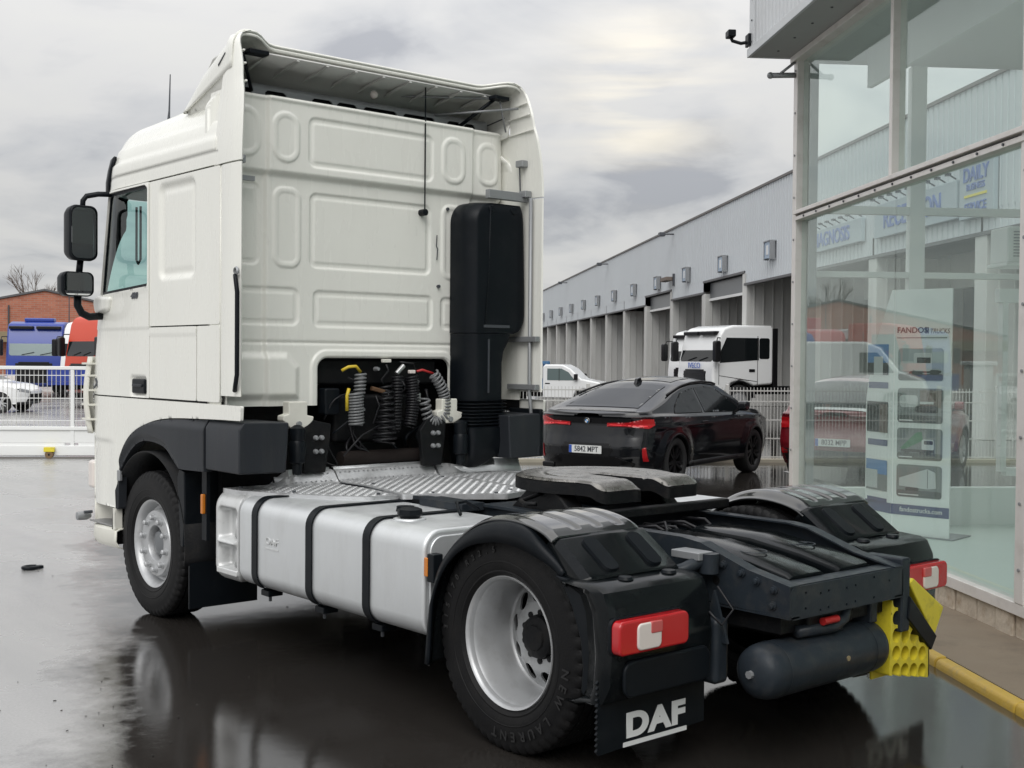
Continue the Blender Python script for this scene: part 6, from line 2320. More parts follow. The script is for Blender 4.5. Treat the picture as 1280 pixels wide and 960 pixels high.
    MB().prism(rrpoly(min(sg * 1.085, sg * 1.013), max(sg * 1.085, sg * 1.013), 0.676, 0.727, 0.008, 3), 'y', -0.811, -0.785).build('fog_lens', mat('pink_lens', (0.55, 0.10, 0.10), 0.14, coat=0.6), tlo, bevel=0.006)
    MB().prism(rrpoly(min(sg * 1.268, sg * 0.828), max(sg * 1.268, sg * 0.828), 0.593, 0.749, 0.033, 5), 'y', -0.755, -0.735).build('lamp_seat', M_BLACKP, tlo, bevel=0.005)
    # mudflap with serrated outer edge
    fl = MB()
    pts = [(sg * 0.585, 0.19), (sg * 0.585, 0.46), (sg * 1.235, 0.50)]
    zs = np.linspace(0.48, 0.17, 27)
    for i, z in enumerate(zs):
        pts.append((sg * (1.252 + (0.012 if i % 2 else 0.0)), z))
    pts += [(sg * 1.25, 0.165)]
    fl.prism(pts, 'y', -0.672, -0.660)
    flo = fl.build('mudflap', M_BLACKP, truck)
    flo['label'] = 'black rear mudflap with white lettering'
    text_mesh('mudflap_lettering', 'DAF', 0.138, frame((sg * 0.905, -0.674, 0.255), (1, 0, 0), (0, 0, 1)), M_TEXTW, flo, 0.0015, bold=0.007, xs=1.36, space=1.10)
    MB().box(sg * 0.905 - 0.20, sg * 0.905 + 0.20, -0.6755, -0.672, 0.172, 0.191).build('mudflap_lettering', M_TEXTW, flo)

# ================================================================== wheel chock in its bracket
chock = empty('wheel_chock', (0.65, -0.98, 0.25))
tag(chock, 'yellow plastic wheel chock with honeycomb side, strapped at the truck tail', 'wheel chock')


def chock_face(U, V):
    return poly_sdf(U, V, [(0.385, 0.30), (0.735, 0.235), (0.735, 0.50), (0.50, 0.66), (0.40, 0.66)])


def chock_cells(U, V):
    d = np.full(np.shape(U), 1e3)
    for i in range(4):
        for j in range(5):
            cu = 0.445 + 0.078 * i + 0.0
            cv = 0.315 + 0.085 * j - 0.012 * i
            d = np.minimum(d, np.hypot(U - cu, (V - cv) * 0.95) - 0.0345)
    return d


field('honeycomb_face', (0.38, 0.74), (0.23, 0.67), 0.007, lambda U, V: np.maximum(chock_face(U, V), -chock_cells(U, V)), lambda U, V, d: (U, -1.0 + d, V), M_YELLOW, chock, skirt=0.10)
MB().box(0.39, 0.735, -0.90, -0.89, 0.26, 0.60).build('chock_back', M_YELLOW, chock)
rp2 = MB()
rp2.add([(0.52, -1.02, 0.735), (0.56, -1.02, 0.755), (0.88, -1.0, 0.57), (0.79, -1.0, 0.43), (0.52, -0.86, 0.735), (0.56, -0.86, 0.755), (0.88, -0.86, 0.57), (0.79, -0.86, 0.43)],
        [(0, 1, 2, 3), (7, 6, 5, 4), (0, 4, 5, 1), (1, 5, 6, 2), (2, 6, 7, 3), (3, 7, 4, 0)])
rp2.build('chock_ramp', M_YELLOW, chock, bevel=0.008)
dk2 = MB()
dk2.add([(0.515, -1.03, 0.675), (0.80, -1.01, 0.435), (0.75, -1.01, 0.37), (0.50, -1.03, 0.565), (0.515, -0.88, 0.675), (0.80, -0.88, 0.435), (0.75, -0.88, 0.37), (0.50, -0.88, 0.565)],
        [(0, 1, 2, 3), (7, 6, 5, 4), (0, 4, 5, 1), (1, 5, 6, 2), (2, 6, 7, 3), (3, 7, 4, 0)])
dk2.build('holder_band', M_BLACKP, chock, bevel=0.006)
MB().box(0.735, 0.765, -0.99, -0.88, 0.235, 0.46).build('chock_edge', M_BLACKP, chock, bevel=0.004)
# ================================================================== other vehicles
def head(rz_deg):
    return R(rz_deg)


M_TYRE2 = mat('car_tyre', (0.018, 0.018, 0.019), 0.7)
M_CARGL = mat('dark_car_glass', (0.008, 0.010, 0.011), 0.05, spec=0.45)
M_TRIM = mat('satin_black_trim', (0.009, 0.009, 0.010), 0.3, spec=0.25)
M_PLATEW = mat('number_plate_white', (0.74, 0.75, 0.74), 0.4)
M_PLATEB = mat('number_plate_blue', (0.03, 0.09, 0.42), 0.4)


def lb(mb, name, material, parent, **kw):
    return local_child(mb.build(name, material, None, **kw), parent)


def car_wheel(root, x, y, r, rim_mat, spokes=10):
    w_ = empty('wheel', (x, y, r))
    local_child(w_, root)
    sg = 1 if y > 0 else -1
    ty = MB().lathe([(r * 0.68, sg * 0.10), (r * 0.72, sg * 0.115), (r * 0.86, sg * 0.125), (r * 0.96, sg * 0.115), (r, sg * 0.085), (r, -sg * 0.085), (r * 0.95, -sg * 0.115), (r * 0.70, -sg * 0.10)], axis='y', seg=40)
    lb(ty, 'tyre', M_TYRE2, w_, smooth='edge')
    rm = MB().lathe([(r * 0.70, sg * 0.105), (r * 0.66, sg * 0.09), (r * 0.63, sg * 0.02), (r * 0.60, -sg * 0.06)], axis='y', seg=40)
    hb_ = MB().lathe([(0.001, sg * 0.085), (r * 0.17, sg * 0.08), (r * 0.2, sg * 0.05), (r * 0.2, 0)], axis='y', seg=20)
    rm.v += []
    rm.add(hb_.v, hb_.f)
    for k in range(spokes):
        a = 2 * math.pi * k / spokes + (0.10 if k % 2 else -0.10)
        p0 = Vector((math.cos(a) * r * 0.15, sg * 0.075, math.sin(a) * r * 0.15))
        p1 = Vector((math.cos(a) * r * 0.68, sg * 0.09, math.sin(a) * r * 0.68))
        rm.bar(p0, p1, 0.034, 0.03, up=(0, 1, 0))
    lb(rm, 'rim', rim_mat, w_, smooth='edge')
    lb(MB().lathe([(0.001, -sg * 0.03), (r * 0.62, -sg * 0.03)], axis='y', seg=24), 'brake_shadow_plate', M_BLACK, w_)
    return w_


def make_car(root, paint, P, rear=None, plate=None, badge=False, rim=None):
    """x forward from the rear bumper, y left, z up"""
    Lc, Wc = P['L'], P['W']
    zt, zs = interp(*P['top']), interp(*P['sh'])
    ra, fa, wr = P['ra'], P['fa'], P['wr']
    z0 = P.get('z0', 0.22)

    def plan(x):
        a = np.clip(1 - x / 1.1, 0, 1)
        b_ = np.clip(1 - (Lc - x) / 1.3, 0, 1)
        return Wc / 2 * (1 - 0.085 * a ** 2 - 0.12 * b_ ** 2)

    def sidey(x, z):
        zz = np.clip((z - 0.72) / 0.42, -1.6, 1.6)
        y = plan(x) - 0.045 * zz ** 2 - 0.02 * np.clip(0.40 - z, 0, 1)
        # flared arches
        for ax in (ra, fa):
            d = np.hypot(x - ax, (z - wr))
            y = y + 0.030 * smoothstep(wr + 0.26, wr + 0.06, d)
        # character line
        y = y + 0.010 * np.exp(-((z - (0.86 + 0.03 * x / Lc)) / 0.03) ** 2)
        return y

    def xr(z):
        return np.interp(z, P['rearz'], P['rearx'])

    def xf(z):
        return Lc - np.interp(z, P['frontz'], P['frontx'])
    CRN = 0.26

    def side_reg(U, V):
        d = np.maximum.reduce([V - zs(U), z0 + 0.03 - V, (xr(V) + CRN) - U, U - (xf(V) - CRN)])
        for ax in (ra, fa):
            d = np.maximum(d, -(np.hypot(U - ax, V - wr) - (wr + 0.045)))
        return d
    for sg, nm in ((1, 'flank'), (-1, 'flank')):
        o = field(nm, (0, Lc), (z0, 1.1), 0.02, side_reg, lambda U, V, d: (U, sg * (sidey(U, V) - d), V), paint, None, skirt=0.04)
        local_child(o, root)
        for ax in (ra, fa):
            pts = [(ax + (wr + 0.042) * math.cos(a), sg * (float(sidey(ax + (wr + 0.042) * math.cos(a), max(z0, wr + (wr + 0.042) * math.sin(a)))) - 0.012), wr + (wr + 0.042) * math.sin(a)) for a in np.linspace(-0.15, math.pi + 0.15, 30)]
            lb(MB().tube(pts, 0.02, 6), 'arch_trim', M_TRIM if P.get('clad') else paint, root, smooth=True)
            ln = MB()
            ln.grid([[(p[0], sg * (abs(p[1]) - 0.01), p[2]), (p[0], sg * 0.45, p[2])] for p in pts])
            lb(ln, 'arch_liner', M_BLACK, root, smooth=True)
        sl_ = MB()
        sl_.grid([[(x, sg * (float(sidey(x, 0.30)) + 0.012), 0.34), (x, sg * (float(sidey(x, 0.30)) + 0.02), 0.26), (x, sg * 0.5, 0.2)] for x in np.linspace(ra + wr + 0.06, fa - wr - 0.06, 10)])
        lb(sl_, 'sill_trim', M_TRIM, root, smooth=True, solid=0.02)

    def cap(front):
        def pos(U, V, d):
            xe = xf(V) - CRN if front else xr(V) + CRN
            y = U * sidey(xe, V)
            c_ = CRN * np.abs(U) ** 3.2
            x = (xf(V) - c_ - d) if front else (xr(V) + c_ + d)
            return x, y, V
        return pos
    zr = float(zs(0.1))
    zf_ = float(zs(Lc - 0.1))
    local_child(field('rear_panel', (-1, 1), (z0, zr + 0.1), 0.022, lambda U, V: rr(U, V, -1, 1, z0 + 0.02, zr, 0.001), cap(False), paint, None, skirt=0), root)
    local_child(field('front_panel', (-1, 1), (z0, zf_ + 0.1), 0.022, lambda U, V: rr(U, V, -1, 1, z0 + 0.02, zf_, 0.001), cap(True), paint, None, skirt=0), root)

    # upper body loft
    def section(x):
        h = float(zt(x) - zs(x))
        z_ = float(zs(x))
        Ys = float(sidey(x, z_))
        if x < xr(z_) + CRN:
            k_ = np.clip(((x - float(xr(z_))) / CRN), 0, 1) ** (1 / 3.2)
            Ys *= float(k_)
        if x > xf(z_) - CRN:
            k_ = np.clip((float(xf(z_)) - x) / CRN, 0, 1) ** (1 / 3.2)
            Ys *= float(k_)
        sh_ = min(0.05, Ys * 0.3)
        Yr = max(Ys * 0.5, Ys - sh_ - P.get('tumble', 0.40) * max(0, h))
        return h, z_, Ys, sh_, Yr

    def upper_z(x, y):
        h, z_, Ys, sh_, Yr = section(x)
        k_ = min(1.0, abs(y) / max(Yr, 1e-3))
        return z_ + 0.80 * h + 0.20 * h * (1 - k_ ** 2.4) ** 0.6
    rows = []
    xs_ = np.concatenate([np.linspace(float(xr(zr)) + 0.004, 0.35, 14), np.linspace(0.38, Lc - 0.4, 90), np.linspace(Lc - 0.37, float(xf(zf_)) - 0.004, 14)])
    for x in xs_:
        h, z_, Ys, sh_, Yr = section(x)
        half = [(Ys, z_), (Ys - 0.3 * sh_, z_ + 0.02), (Ys - sh_, z_ + 0.03 if h > 0.1 else z_ + 0.2 * max(h, 0))]
        a0 = half[-1]
        for f_ in (0.25, 0.5, 0.75, 1.0):
            half.append((a0[0] + (Yr - a0[0]) * f_, a0[1] + (z_ + 0.80 * h - a0[1]) * f_))
        for k_ in (0.97, 0.9, 0.8, 0.65, 0.45, 0.2, 0.0):
            half.append((Yr * k_, z_ + 0.80 * h + 0.20 * h * (1 - k_ ** 2.4) ** 0.6))
        rows.append([(x, p[0], p[1]) for p in half] + [(x, -p[0], p[1]) for p in half[-2::-1]])
    up_ = MB().grid(rows)
    lb(up_, 'upper_body', paint, root, smooth=True)
    lb(MB().box(0.25, Lc - 0.25, -Wc / 2 + 0.2, Wc / 2 - 0.2, z0 + 0.01, 0.45), 'floorpan', M_BLACK, root)

    def win_pos(sg):
        def pos(U, V, d):
            Yv = np.empty_like(U)
            for i, (x, z) in enumerate(zip(U, V)):
                h, z_, Ys, sh_, Yr = section(float(x))
                f_ = (z - z_ - 0.03) / max(0.05, 0.80 * h - 0.03)
                Yv[i] = (Ys - sh_) + (Yr - (Ys - sh_)) * f_ + 0.006
            return U, sg * (Yv - d), V
        return pos
    for sg in (-1, 1):
        for poly in P['windows']:
            xs__ = [p[0] for p in poly]
            zs__ = [p[1] for p in poly]
            o = field('side_window', (min(xs__) - .02, max(xs__) + .02), (min(zs__) - .02, max(zs__) + .02), 0.018, lambda U, V: poly_sdf(U, V, poly) - 0.01, win_pos(sg), M_CARGL, None, skirt=0)
            local_child(o, root)

    def top_sheet(name, poly, material, off=0.006):
        """sheet lying on the upper body, outline in (y, x)"""
        ys__ = [p[0] for p in poly]
        xs__ = [p[1] for p in poly]

        def pos(U, V, d):
            Z = np.array([upper_z(float(x), float(y)) for x, y in zip(V, U)])
            return V, U, Z + off - d
        o = field(name, (min(ys__), max(ys__)), (min(xs__), max(xs__)), 0.03, lambda U, V: poly_sdf(U, V, poly), pos, material, None, skirt=0)
        return local_child(o, root)
    for nm, poly in P['sheets']:
        top_sheet(nm, poly, M_CARGL if 'glass' in nm or 'screen' in nm else M_TRIM)

    def rear_sheet(name, poly, material, off, parent=root, front=False, res=0.012):
        """sheet on the rear or front panel; outline in metres (y, z)"""
        ys__ = [p[0] for p in poly]
        zs__ = [p[1] for p in poly]
        cp = cap(front)

        def pos(U, V, d):
            xe = xf(V) - CRN if front else xr(V) + CRN
            u_ = np.clip(U / sidey(xe, V), -1, 1)
            X, Y_, Z = cp(u_, V, d)
            return (X + off if front else X - off), Y_, Z
        o = field(name, (min(ys__) - .01, max(ys__) + .01), (min(zs__) - .01, max(zs__) + .01), res, lambda U, V: poly_sdf(U, V, poly), pos, material, None, skirt=off + 0.01)
        return local_child(o, parent)
    for x, y in ((ra, 1), (ra, -1), (fa, 1), (fa, -1)):
        car_wheel(root, x, y * (Wc / 2 - 0.13), wr, rim or M_TRIM)
    for sg in (-1, 1):
        mx_ = P['mir']
        h, z_, Ys, sh_, Yr = section(mx_)
        m_ = MB().prism(rrpoly(mx_ - 0.07, mx_ + 0.09, z_ + 0.07, z_ + 0.22, 0.05, 4), 'y', sg * (Ys + 0.02), sg * (Ys + 0.17))
        m_.v = [(p[0], p[2], p[1]) if False else p for p in m_.v]
        lb(m_, 'door_mirror', paint, root, bevel=0.03, seg=3)
        lb(MB().bar((mx_ + 0.03, sg * (Ys - 0.06), z_ + 0.05), (mx_ + 0.02, sg * (Ys + 0.06), z_ + 0.12), 0.05, 0.04), 'mirror_stalk', M_TRIM, root)
        for hx in P['handles']:
            yy = float(sidey(hx, 0.90))
            lb(MB().box(hx - 0.10, hx + 0.10, sg * yy - 0.005 if sg > 0 else sg * yy - 0.025, sg * yy + 0.025 if sg > 0 else sg * yy + 0.005, 0.885, 0.915), 'door_handle', paint, root, bevel=0.01)
    return rear_sheet, upper_z, top_sheet, section


SUV = dict(L=4.75, W=1.92, ra=0.95, fa=3.81, wr=0.355, z0=0.24, tumble=0.42,
           top=([0, 0.05, 0.16, 0.30, 0.5, 0.8, 1.2, 1.6, 2.0, 2.4, 2.8, 3.1, 3.4, 3.75, 4.2, 4.5, 4.68, 4.75], [1.02, 1.055, 1.085, 1.10, 1.155, 1.25, 1.375, 1.475, 1.53, 1.55, 1.525, 1.44, 1.285, 1.075, 1.03, 0.97, 0.86, 0.80]),
           sh=([0, 0.5, 1.5, 3.5, 4.2, 4.55, 4.75], [1.01, 1.015, 0.985, 0.945, 0.90, 0.83, 0.76]),
           rearz=[0.2, 0.32, 0.45, 0.58, 0.75, 0.9, 1.02, 1.1], rearx=[0.16, 0.07, 0.01, 0.0, 0.05, 0.08, 0.05, 0.05],
           frontz=[0.2, 0.35, 0.6, 0.8, 1.0], frontx=[0.12, 0.02, 0.0, 0.03, 0.12],
           windows=[[(1.02, 1.06), (1.12, 1.14), (1.50, 1.32), (1.98, 1.385), (1.98, 1.045)], [(2.06, 1.045), (2.06, 1.39), (2.45, 1.40), (2.80, 1.365), (3.28, 1.12), (3.32, 1.02)]],
           sheets=[('rear_glass', [(-0.60, 0.42), (0.60, 0.42), (0.50, 1.48), (-0.50, 1.48)]), ('windscreen', [(-0.72, 3.58), (0.72, 3.58), (0.58, 2.88), (-0.58, 2.88)])],
           mir=3.12, handles=(1.86, 2.92), clad=True)


def roundel(root, x, y, z, r):
    b_ = lb(MB().lathe([(0.001, -0.012), (r, -0.010), (r * 1.02, 0.0)], (x, y, z), 'x', 28), 'badge', M_TRIM, root, smooth='edge')
    for k in range(4):
        a0 = k * math.pi / 2
        pts = [(x - 0.0135, y, z)] + [(x - 0.0135, y + r * 0.62 * math.cos(a0 + t_), z + r * 0.62 * math.sin(a0 + t_)) for t_ in np.linspace(0, math.pi / 2, 8)]
        lb(MB().add(pts, [tuple(range(len(pts)))]), 'badge_quarter', M_PLATEW if k % 2 else mat('badge_blue', (0.05, 0.25, 0.6), 0.3), b_)
    lb(MB().lathe([(r * 0.97, -0.014), (r * 1.03, -0.012), (r * 1.03, 0.0)], (x, y, z), 'x', 28), 'badge_ring', M_STEEL, b_, smooth='edge')


def plate_on(root, x, y, z, body, w=0.52, h=0.11):
    p_ = lb(MB().box(x - 0.012, x, y - w / 2, y + w / 2, z - h / 2, z + h / 2), 'number_plate', M_PLATEW, root)
    lb(MB().box(x - 0.014, x - 0.012, y + w / 2 - 0.045, y + w / 2 - 0.002, z - h / 2 + 0.002, z + h / 2 - 0.002), 'plate_band', M_PLATEB, p_)
    o = text_mesh('plate_lettering', body, 0.107, frame((x - 0.0135, y - 0.02, z), (0, -1, 0), (0, 0, 1)), M_TEXTD, None, 0.001, bold=0.0015, xs=0.86)
    local_child(o, p_)


# ---- black coupe SUV
M_CARB = mat('black_car_paint', (0.0045, 0.0055, 0.0075), 0.14, coat=0.45, spec=0.3, var=0.1, scale=5, rvar=0.04)
suv = empty('parked_suv', (7.10, 8.05, 0), R(16))
tag(suv, 'black coupe SUV with red tail lights parked in front of the fence', 'car')
rs_, uz_, tsh_, sec_ = make_car(suv, M_CARB, SUV)
for sg in (-1, 1):
    pl = [(sg * 0.30, 0.875), (sg * 0.62, 0.875), (sg * 0.86, 0.855), (sg * 0.915, 0.90), (sg * 0.90, 0.985), (sg * 0.80, 0.985), (sg * 0.60, 0.935), (sg * 0.30, 0.925)]
    tl = rs_('tail_light', pl, M_RED, 0.02)
    rs_('tail_light_strip', [(sg * 0.34, 0.893), (sg * 0.84, 0.878), (sg * 0.84, 0.895), (sg * 0.34, 0.907)], mat('bright_red_strip', (0.75, 0.03, 0.04), 0.2, emit=0.1), 0.026, parent=tl)
    rs_('rear_reflector', [(sg * 0.80, 0.40), (sg * 0.86, 0.40), (sg * 0.84, 0.60), (sg * 0.80, 0.58)], M_RED, 0.012)
    lb(MB().box(0.0, 0.06, sg * 0.62 - 0.10, sg * 0.62 + 0.10, 0.27, 0.345), 'exhaust_tip', M_TRIM, suv, bevel=0.02)
rs_('tailgate_shadow_panel', [(-0.62, 0.93), (0.62, 0.93), (0.64, 0.99), (-0.64, 0.99)], M_TRIM, 0.01)
rs_('rear_diffuser', [(-0.62, 0.26), (0.62, 0.26), (0.70, 0.36), (0.45, 0.46), (-0.45, 0.46), (-0.70, 0.36)], M_TRIM, 0.014)
rs_('plate_recess', [(-0.36, 0.46), (0.36, 0.46), (0.42, 0.55), (0.36, 0.64), (-0.36, 0.64), (-0.42, 0.55)], M_TRIM, 0.008)
plate_on(suv, -0.012, 0.0, 0.55, '5842 MPT')
roundel(suv, 0.03, 0.0, 0.945, 0.042)
tsh_('rear_spoiler_lip', [(-0.66, 0.20), (0.66, 0.20), (0.64, 0.34), (-0.64, 0.34)], mat('grey_lip', (0.10, 0.10, 0.10), 0.25), 0.018)
for sg in (-1, 1):
    pts = []
    for x in np.linspace(1.05, 2.9, 16):
        h, z_, Ys, sh_, Yr = sec_(x)
        pts.append((x, sg * (Yr - 0.02), uz_(x, Yr * 0.97) + 0.025))
    lb(MB().tube(pts, 0.018, 6), 'roof_rail', M_TRIM, suv, smooth=True)
lb(MB().prism([(1.45, 1.44), (1.66, 1.48), (1.60, 1.545), (1.50, 1.525)], 'y', -0.025, 0.025), 'shark_fin', M_CARB, suv, bevel=0.01)
tsh_('sunroof', [(-0.45, 1.75), (0.45, 1.75), (0.42, 2.7), (-0.42, 2.7)], M_CARGL, 0.005)

# ---- dark red car beside it, seen past the pillar and through the glass
M_CARR = mat('dark_red_car_paint', (0.16, 0.008, 0.014), 0.16, coat=1.0)
SUV2 = dict(SUV)
SUV2['top'] = ([0, 0.05, 0.16, 0.30, 0.42, 0.55, 0.8, 1.2, 2.0, 2.6, 3.0, 3.4, 3.75, 4.2, 4.5, 4.68, 4.75], [1.02, 1.06, 1.12, 1.30, 1.42, 1.50, 1.56, 1.60, 1.61, 1.58, 1.46, 1.27, 1.09, 1.04, 0.97, 0.86, 0.80])
SUV2['windows'] = [[(0.75, 1.06), (0.80, 1.36), (1.98, 1.42), (1.98, 1.045)], [(2.06, 1.045), (2.06, 1.42), (2.80, 1.365), (3.28, 1.12), (3.32, 1.02)]]
SUV2['sheets'] = [('rear_glass', [(-0.58, 0.14), (0.58, 0.14), (0.52, 0.60), (-0.52, 0.60)]), ('windscreen', [(-0.72, 3.58), (0.72, 3.58), (0.58, 2.88), (-0.58, 2.88)])]
red = empty('parked_red_car', (10.32, 6.20, 0), R(16))
tag(red, 'dark red car half hidden behind the showroom corner pillar', 'car')
rs2, uz2, tsh2, sec2 = make_car(red, M_CARR, SUV2, rim=M_RIM)
for sg in (-1, 1):
    rs2('tail_light', [(sg * 0.55, 0.82), (sg * 0.90, 0.80), (sg * 0.915, 0.96), (sg * 0.60, 0.95)], M_RED, 0.02)
    rs2('rear_reflector', [(sg * 0.74, 0.42), (sg * 0.87, 0.42), (sg * 0.87, 0.50), (sg * 0.74, 0.48)], M_RED, 0.012)
rs2('lower_bumper', [(-0.78, 0.26), (0.78, 0.26), (0.84, 0.50), (-0.84, 0.50)], M_TRIM, 0.012)
plate_on(red, -0.012, 0.0, 0.62, '8032 MPP')
tsh2('chrome_lip', [(-0.7, 0.10), (0.7, 0.10), (0.7, 0.16), (-0.7, 0.16)], M_STEEL, 0.012)


# ---- truck cabs in the yards
def truck_wheel(root, x, y, r=0.5):
    w_ = empty('wheel', (x, y, r))
    local_child(w_, root)
    sg = 1 if y > 0 else -1
    lb(MB().lathe([(0.29, sg * 0.13), (0.36, sg * 0.15), (0.46, sg * 0.145), (r, sg * 0.12), (r, -sg * 0.12), (0.46, -sg * 0.15), (0.29, -sg * 0.12)], axis='y', seg=36), 'tyre', M_TYRE2, w_, smooth='edge')
    lb(MB().lathe([(0.30, sg * 0.12), (0.27, sg * 0.06), (0.22, sg * 0.05), (0.20, sg * 0.11), (0.12, sg * 0.12), (0.001, sg * 0.12)], axis='y', seg=28), 'rim', M_RIM, w_, smooth='edge')


def make_truck(root, paint, H=3.0, W=2.45, Lc=2.3, bed=None, tall=False, visor=True, name=None, length=6.0, glassm=None, box=None, dark_low=True):
    """x forward with the cab's rear wall at 0, y left"""
    gm_ = glassm or M_CARGL
    prof = [(0, 1.0), (0, H - 0.05), (0.08, H), (Lc - 0.75, H), (Lc - 0.38, H - 0.10), (Lc - 0.24, H - 0.32), (Lc - 0.02, 1.75), (Lc + 0.03, 1.30), (Lc, 0.55), (Lc - 0.25, 0.45), (Lc - 0.42, 0.50),
            (Lc - 0.48, 0.80), (Lc - 0.70, 1.05), (Lc - 1.0, 1.14), (Lc - 1.3, 1.05), (Lc - 1.52, 0.95)]
    cab_ = lb(MB().prism(prof, 'y', -W / 2, W / 2), 'cab', paint, root, bevel=0.10, seg=3)
    # windscreen on the raked front
    a, b_ = Vector((Lc - 0.255, 0, H - 0.36)), Vector((Lc - 0.025, 0, 1.76))
    d_ = (b_ - a).normalized()
    n_ = Vector((-d_.z, 0, d_.x))
    if n_.x < 0:
        n_ = -n_
    pl = rrpoly(-W / 2 + 0.14, W / 2 - 0.14, 0, (b_ - a).length, 0.10, 4)
    m_ = MB()
    top_ = [a + d_ * p[1] + Vector((0, p[0], 0)) + n_ * 0.012 for p in pl]
    bot_ = [a + d_ * p[1] + Vector((0, p[0], 0)) - n_ * 0.03 for p in pl]
    k_ = len(pl)
    m_.add(top_ + bot_, [tuple(range(k_))] + [(i, (i + 1) % k_, (i + 1) % k_ + k_, i + k_) for i in range(k_)])
    wso = lb(m_, 'windscreen', gm_, root)
    for sy in (-0.5, 0.25):
        lb(MB().bar(a + d_ * ((b_ - a).length - 0.03) + Vector((0, sy, 0)) + n_ * 0.03, a + d_ * ((b_ - a).length - 0.14) + Vector((0, sy + 0.5, 0)) + n_ * 0.03, 0.02, 0.02), 'wiper', M_TRIM, wso)
    for sg in (-1, 1):
        wn_ = [(0.95 if not name else 0.62, 1.82), (0.95 if not name else 0.62, H - 0.42), (Lc - 0.48, H - 0.42), (Lc - 0.26, 2.1), (Lc - 0.24, 1.72)]
        lb(MB().prism(wn_, 'y', sg * (W / 2 - 0.02), sg * (W / 2 + 0.008)), 'door_window', gm_, root, bevel=0.004)
        if name:
            lb(MB().prism(rrpoly(0.16, 0.56, 1.86, H - 0.42, 0.07, 4), 'y', sg * (W / 2 - 0.02), sg * (W / 2 + 0.008)), 'rear_window', gm_, root, bevel=0.004)
            lb(MB().box(0.58, 0.605, sg * (W / 2 + 0.006) - 0.006, sg * (W / 2 + 0.006) + 0.006, 1.82, H - 0.42), 'window_divider', M_TRIM, root)
        dl = MB()
        for p, q in (((0.62, 1.0), (0.62, H - 0.35)), ((Lc - 0.2, 1.0), (Lc - 0.2, 1.7)), ((0.62, 1.1), (Lc - 0.2, 1.3))):
            dl.bar((p[0], sg * (W / 2 + 0.001), p[1]), (q[0], sg * (W / 2 + 0.001), q[1]), 0.008, 0.018, up=(1, 0, 0) if p[0] == q[0] else (0, 0, 1))
        lb(dl, 'door_gap', M_TRIM, root)
        lb(MB().box(0.72, 0.95, sg * (W / 2) - 0.012, sg * (W / 2) + 0.02, 1.42, 1.52), 'door_handle', M_TRIM, root, bevel=0.02)
        lb(MB().prism(rrpoly(Lc - 0.1, Lc + 0.12, 1.75, 2.45, 0.07, 4), 'y', sg * (W / 2 + 0.10), sg * (W / 2 + 0.32)), 'mirror', M_TRIM, root, bevel=0.04)
        lb(MB().tube([(Lc - 0.25, sg * (W / 2 - 0.02), 2.55), (Lc - 0.05, sg * (W / 2 + 0.15), 2.55), (Lc, sg * (W / 2 + 0.18), 2.4)], 0.02, 6), 'mirror_arm', M_TRIM, root)
        ar = MB()
        pts = [(Lc - 1.0 + 0.60 * math.cos(t_), 0, 0.53 + 0.60 * math.sin(t_)) for t_ in np.linspace(0.05, math.pi - 0.05, 18)]
        ar.grid([[(p[0], sg * (W / 2 + 0.02), p[2]), (p[0] + 0.0, sg * (W / 2 - 0.35), p[2])] for p in pts])
        lb(ar, 'wheel_arch', M_TRIM if dark_low else paint, root, smooth=True, solid=0.05)
        lb(MB().prism(rrpoly(sg * (W / 2 - 0.25) - 0.2, sg * (W / 2 - 0.25) + 0.2, 0.66, 0.92, 0.05, 3), 'x', Lc - 0.05, Lc + 0.035), 'headlight', M_CLEAR, root, bevel=0.02)
        truck_wheel(root, Lc - 1.0, sg * (W / 2 - 0.18))
        truck_wheel(root, Lc - length + 1.2, sg * (W / 2 - 0.18))
        if visor:
            lb(MB().box(Lc - 0.34, Lc - 0.10, sg * 0.55 - 0.5, sg * 0.55 + 0.5, H - 0.33, H - 0.20), 'sun_visor', M_TRIM, root, bevel=0.04)
    grl = lb(MB().box(Lc - 0.02, Lc + 0.045, -0.75, 0.75, 0.62, 1.45), 'grille', M_TRIM, root, bevel=0.03)
    for z in (0.75, 0.93, 1.11, 1.29):
        lb(MB().box(Lc + 0.045, Lc + 0.06, -0.72, 0.72, z, z + 0.05), 'grille_bar', M_TRIM, grl)
    lb(MB().box(Lc - length, Lc - 0.4, -0.42, 0.42, 0.65, 0.92), 'frame', M_BLACK, root)
    lb(MB().box(Lc + 0.02, Lc + 0.05, -0.62, 0.62, 1.34, 1.50), 'upper_grille', M_TRIM, root, bevel=0.02)
    if bed:
        for sg in (-1, 1):
            lb(MB().box(Lc - length - 0.4, -0.25, sg * (W / 2 - 0.03) - 0.02, sg * (W / 2 - 0.03) + 0.02, 1.05, 1.5), 'bed_side', bed, root, bevel=0.01)
        lb(MB().box(Lc - length - 0.4, -0.25, -W / 2, W / 2, 0.98, 1.05), 'bed_floor', bed, root)
        lb(MB().box(-0.32, -0.26, -W / 2, W / 2, 1.05, 2.2), 'headboard', bed, root, bevel=0.01)
    if box:
        lb(MB().box(Lc - length - 3.5, -0.35, -1.25, 1.25, 1.0, 3.75), 'box_body', box, root, bevel=0.03)
    return cab_


M_PW = mat('white_truck_paint', (0.78, 0.79, 0.79), 0.25, coat=0.5)
M_PB = mat('blue_truck_paint', (0.018, 0.045, 0.28), 0.3, coat=0.2)
M_PO = mat('orange_red_truck_paint', (0.56, 0.05, 0.016), 0.4)
M_PR = mat('crimson_truck_paint', (0.45, 0.02, 0.03), 0.3, coat=0.4)
M_PALEGL = mat('pale_windscreen_glass', (0.22, 0.28, 0.28), 0.08, coat=0.6)


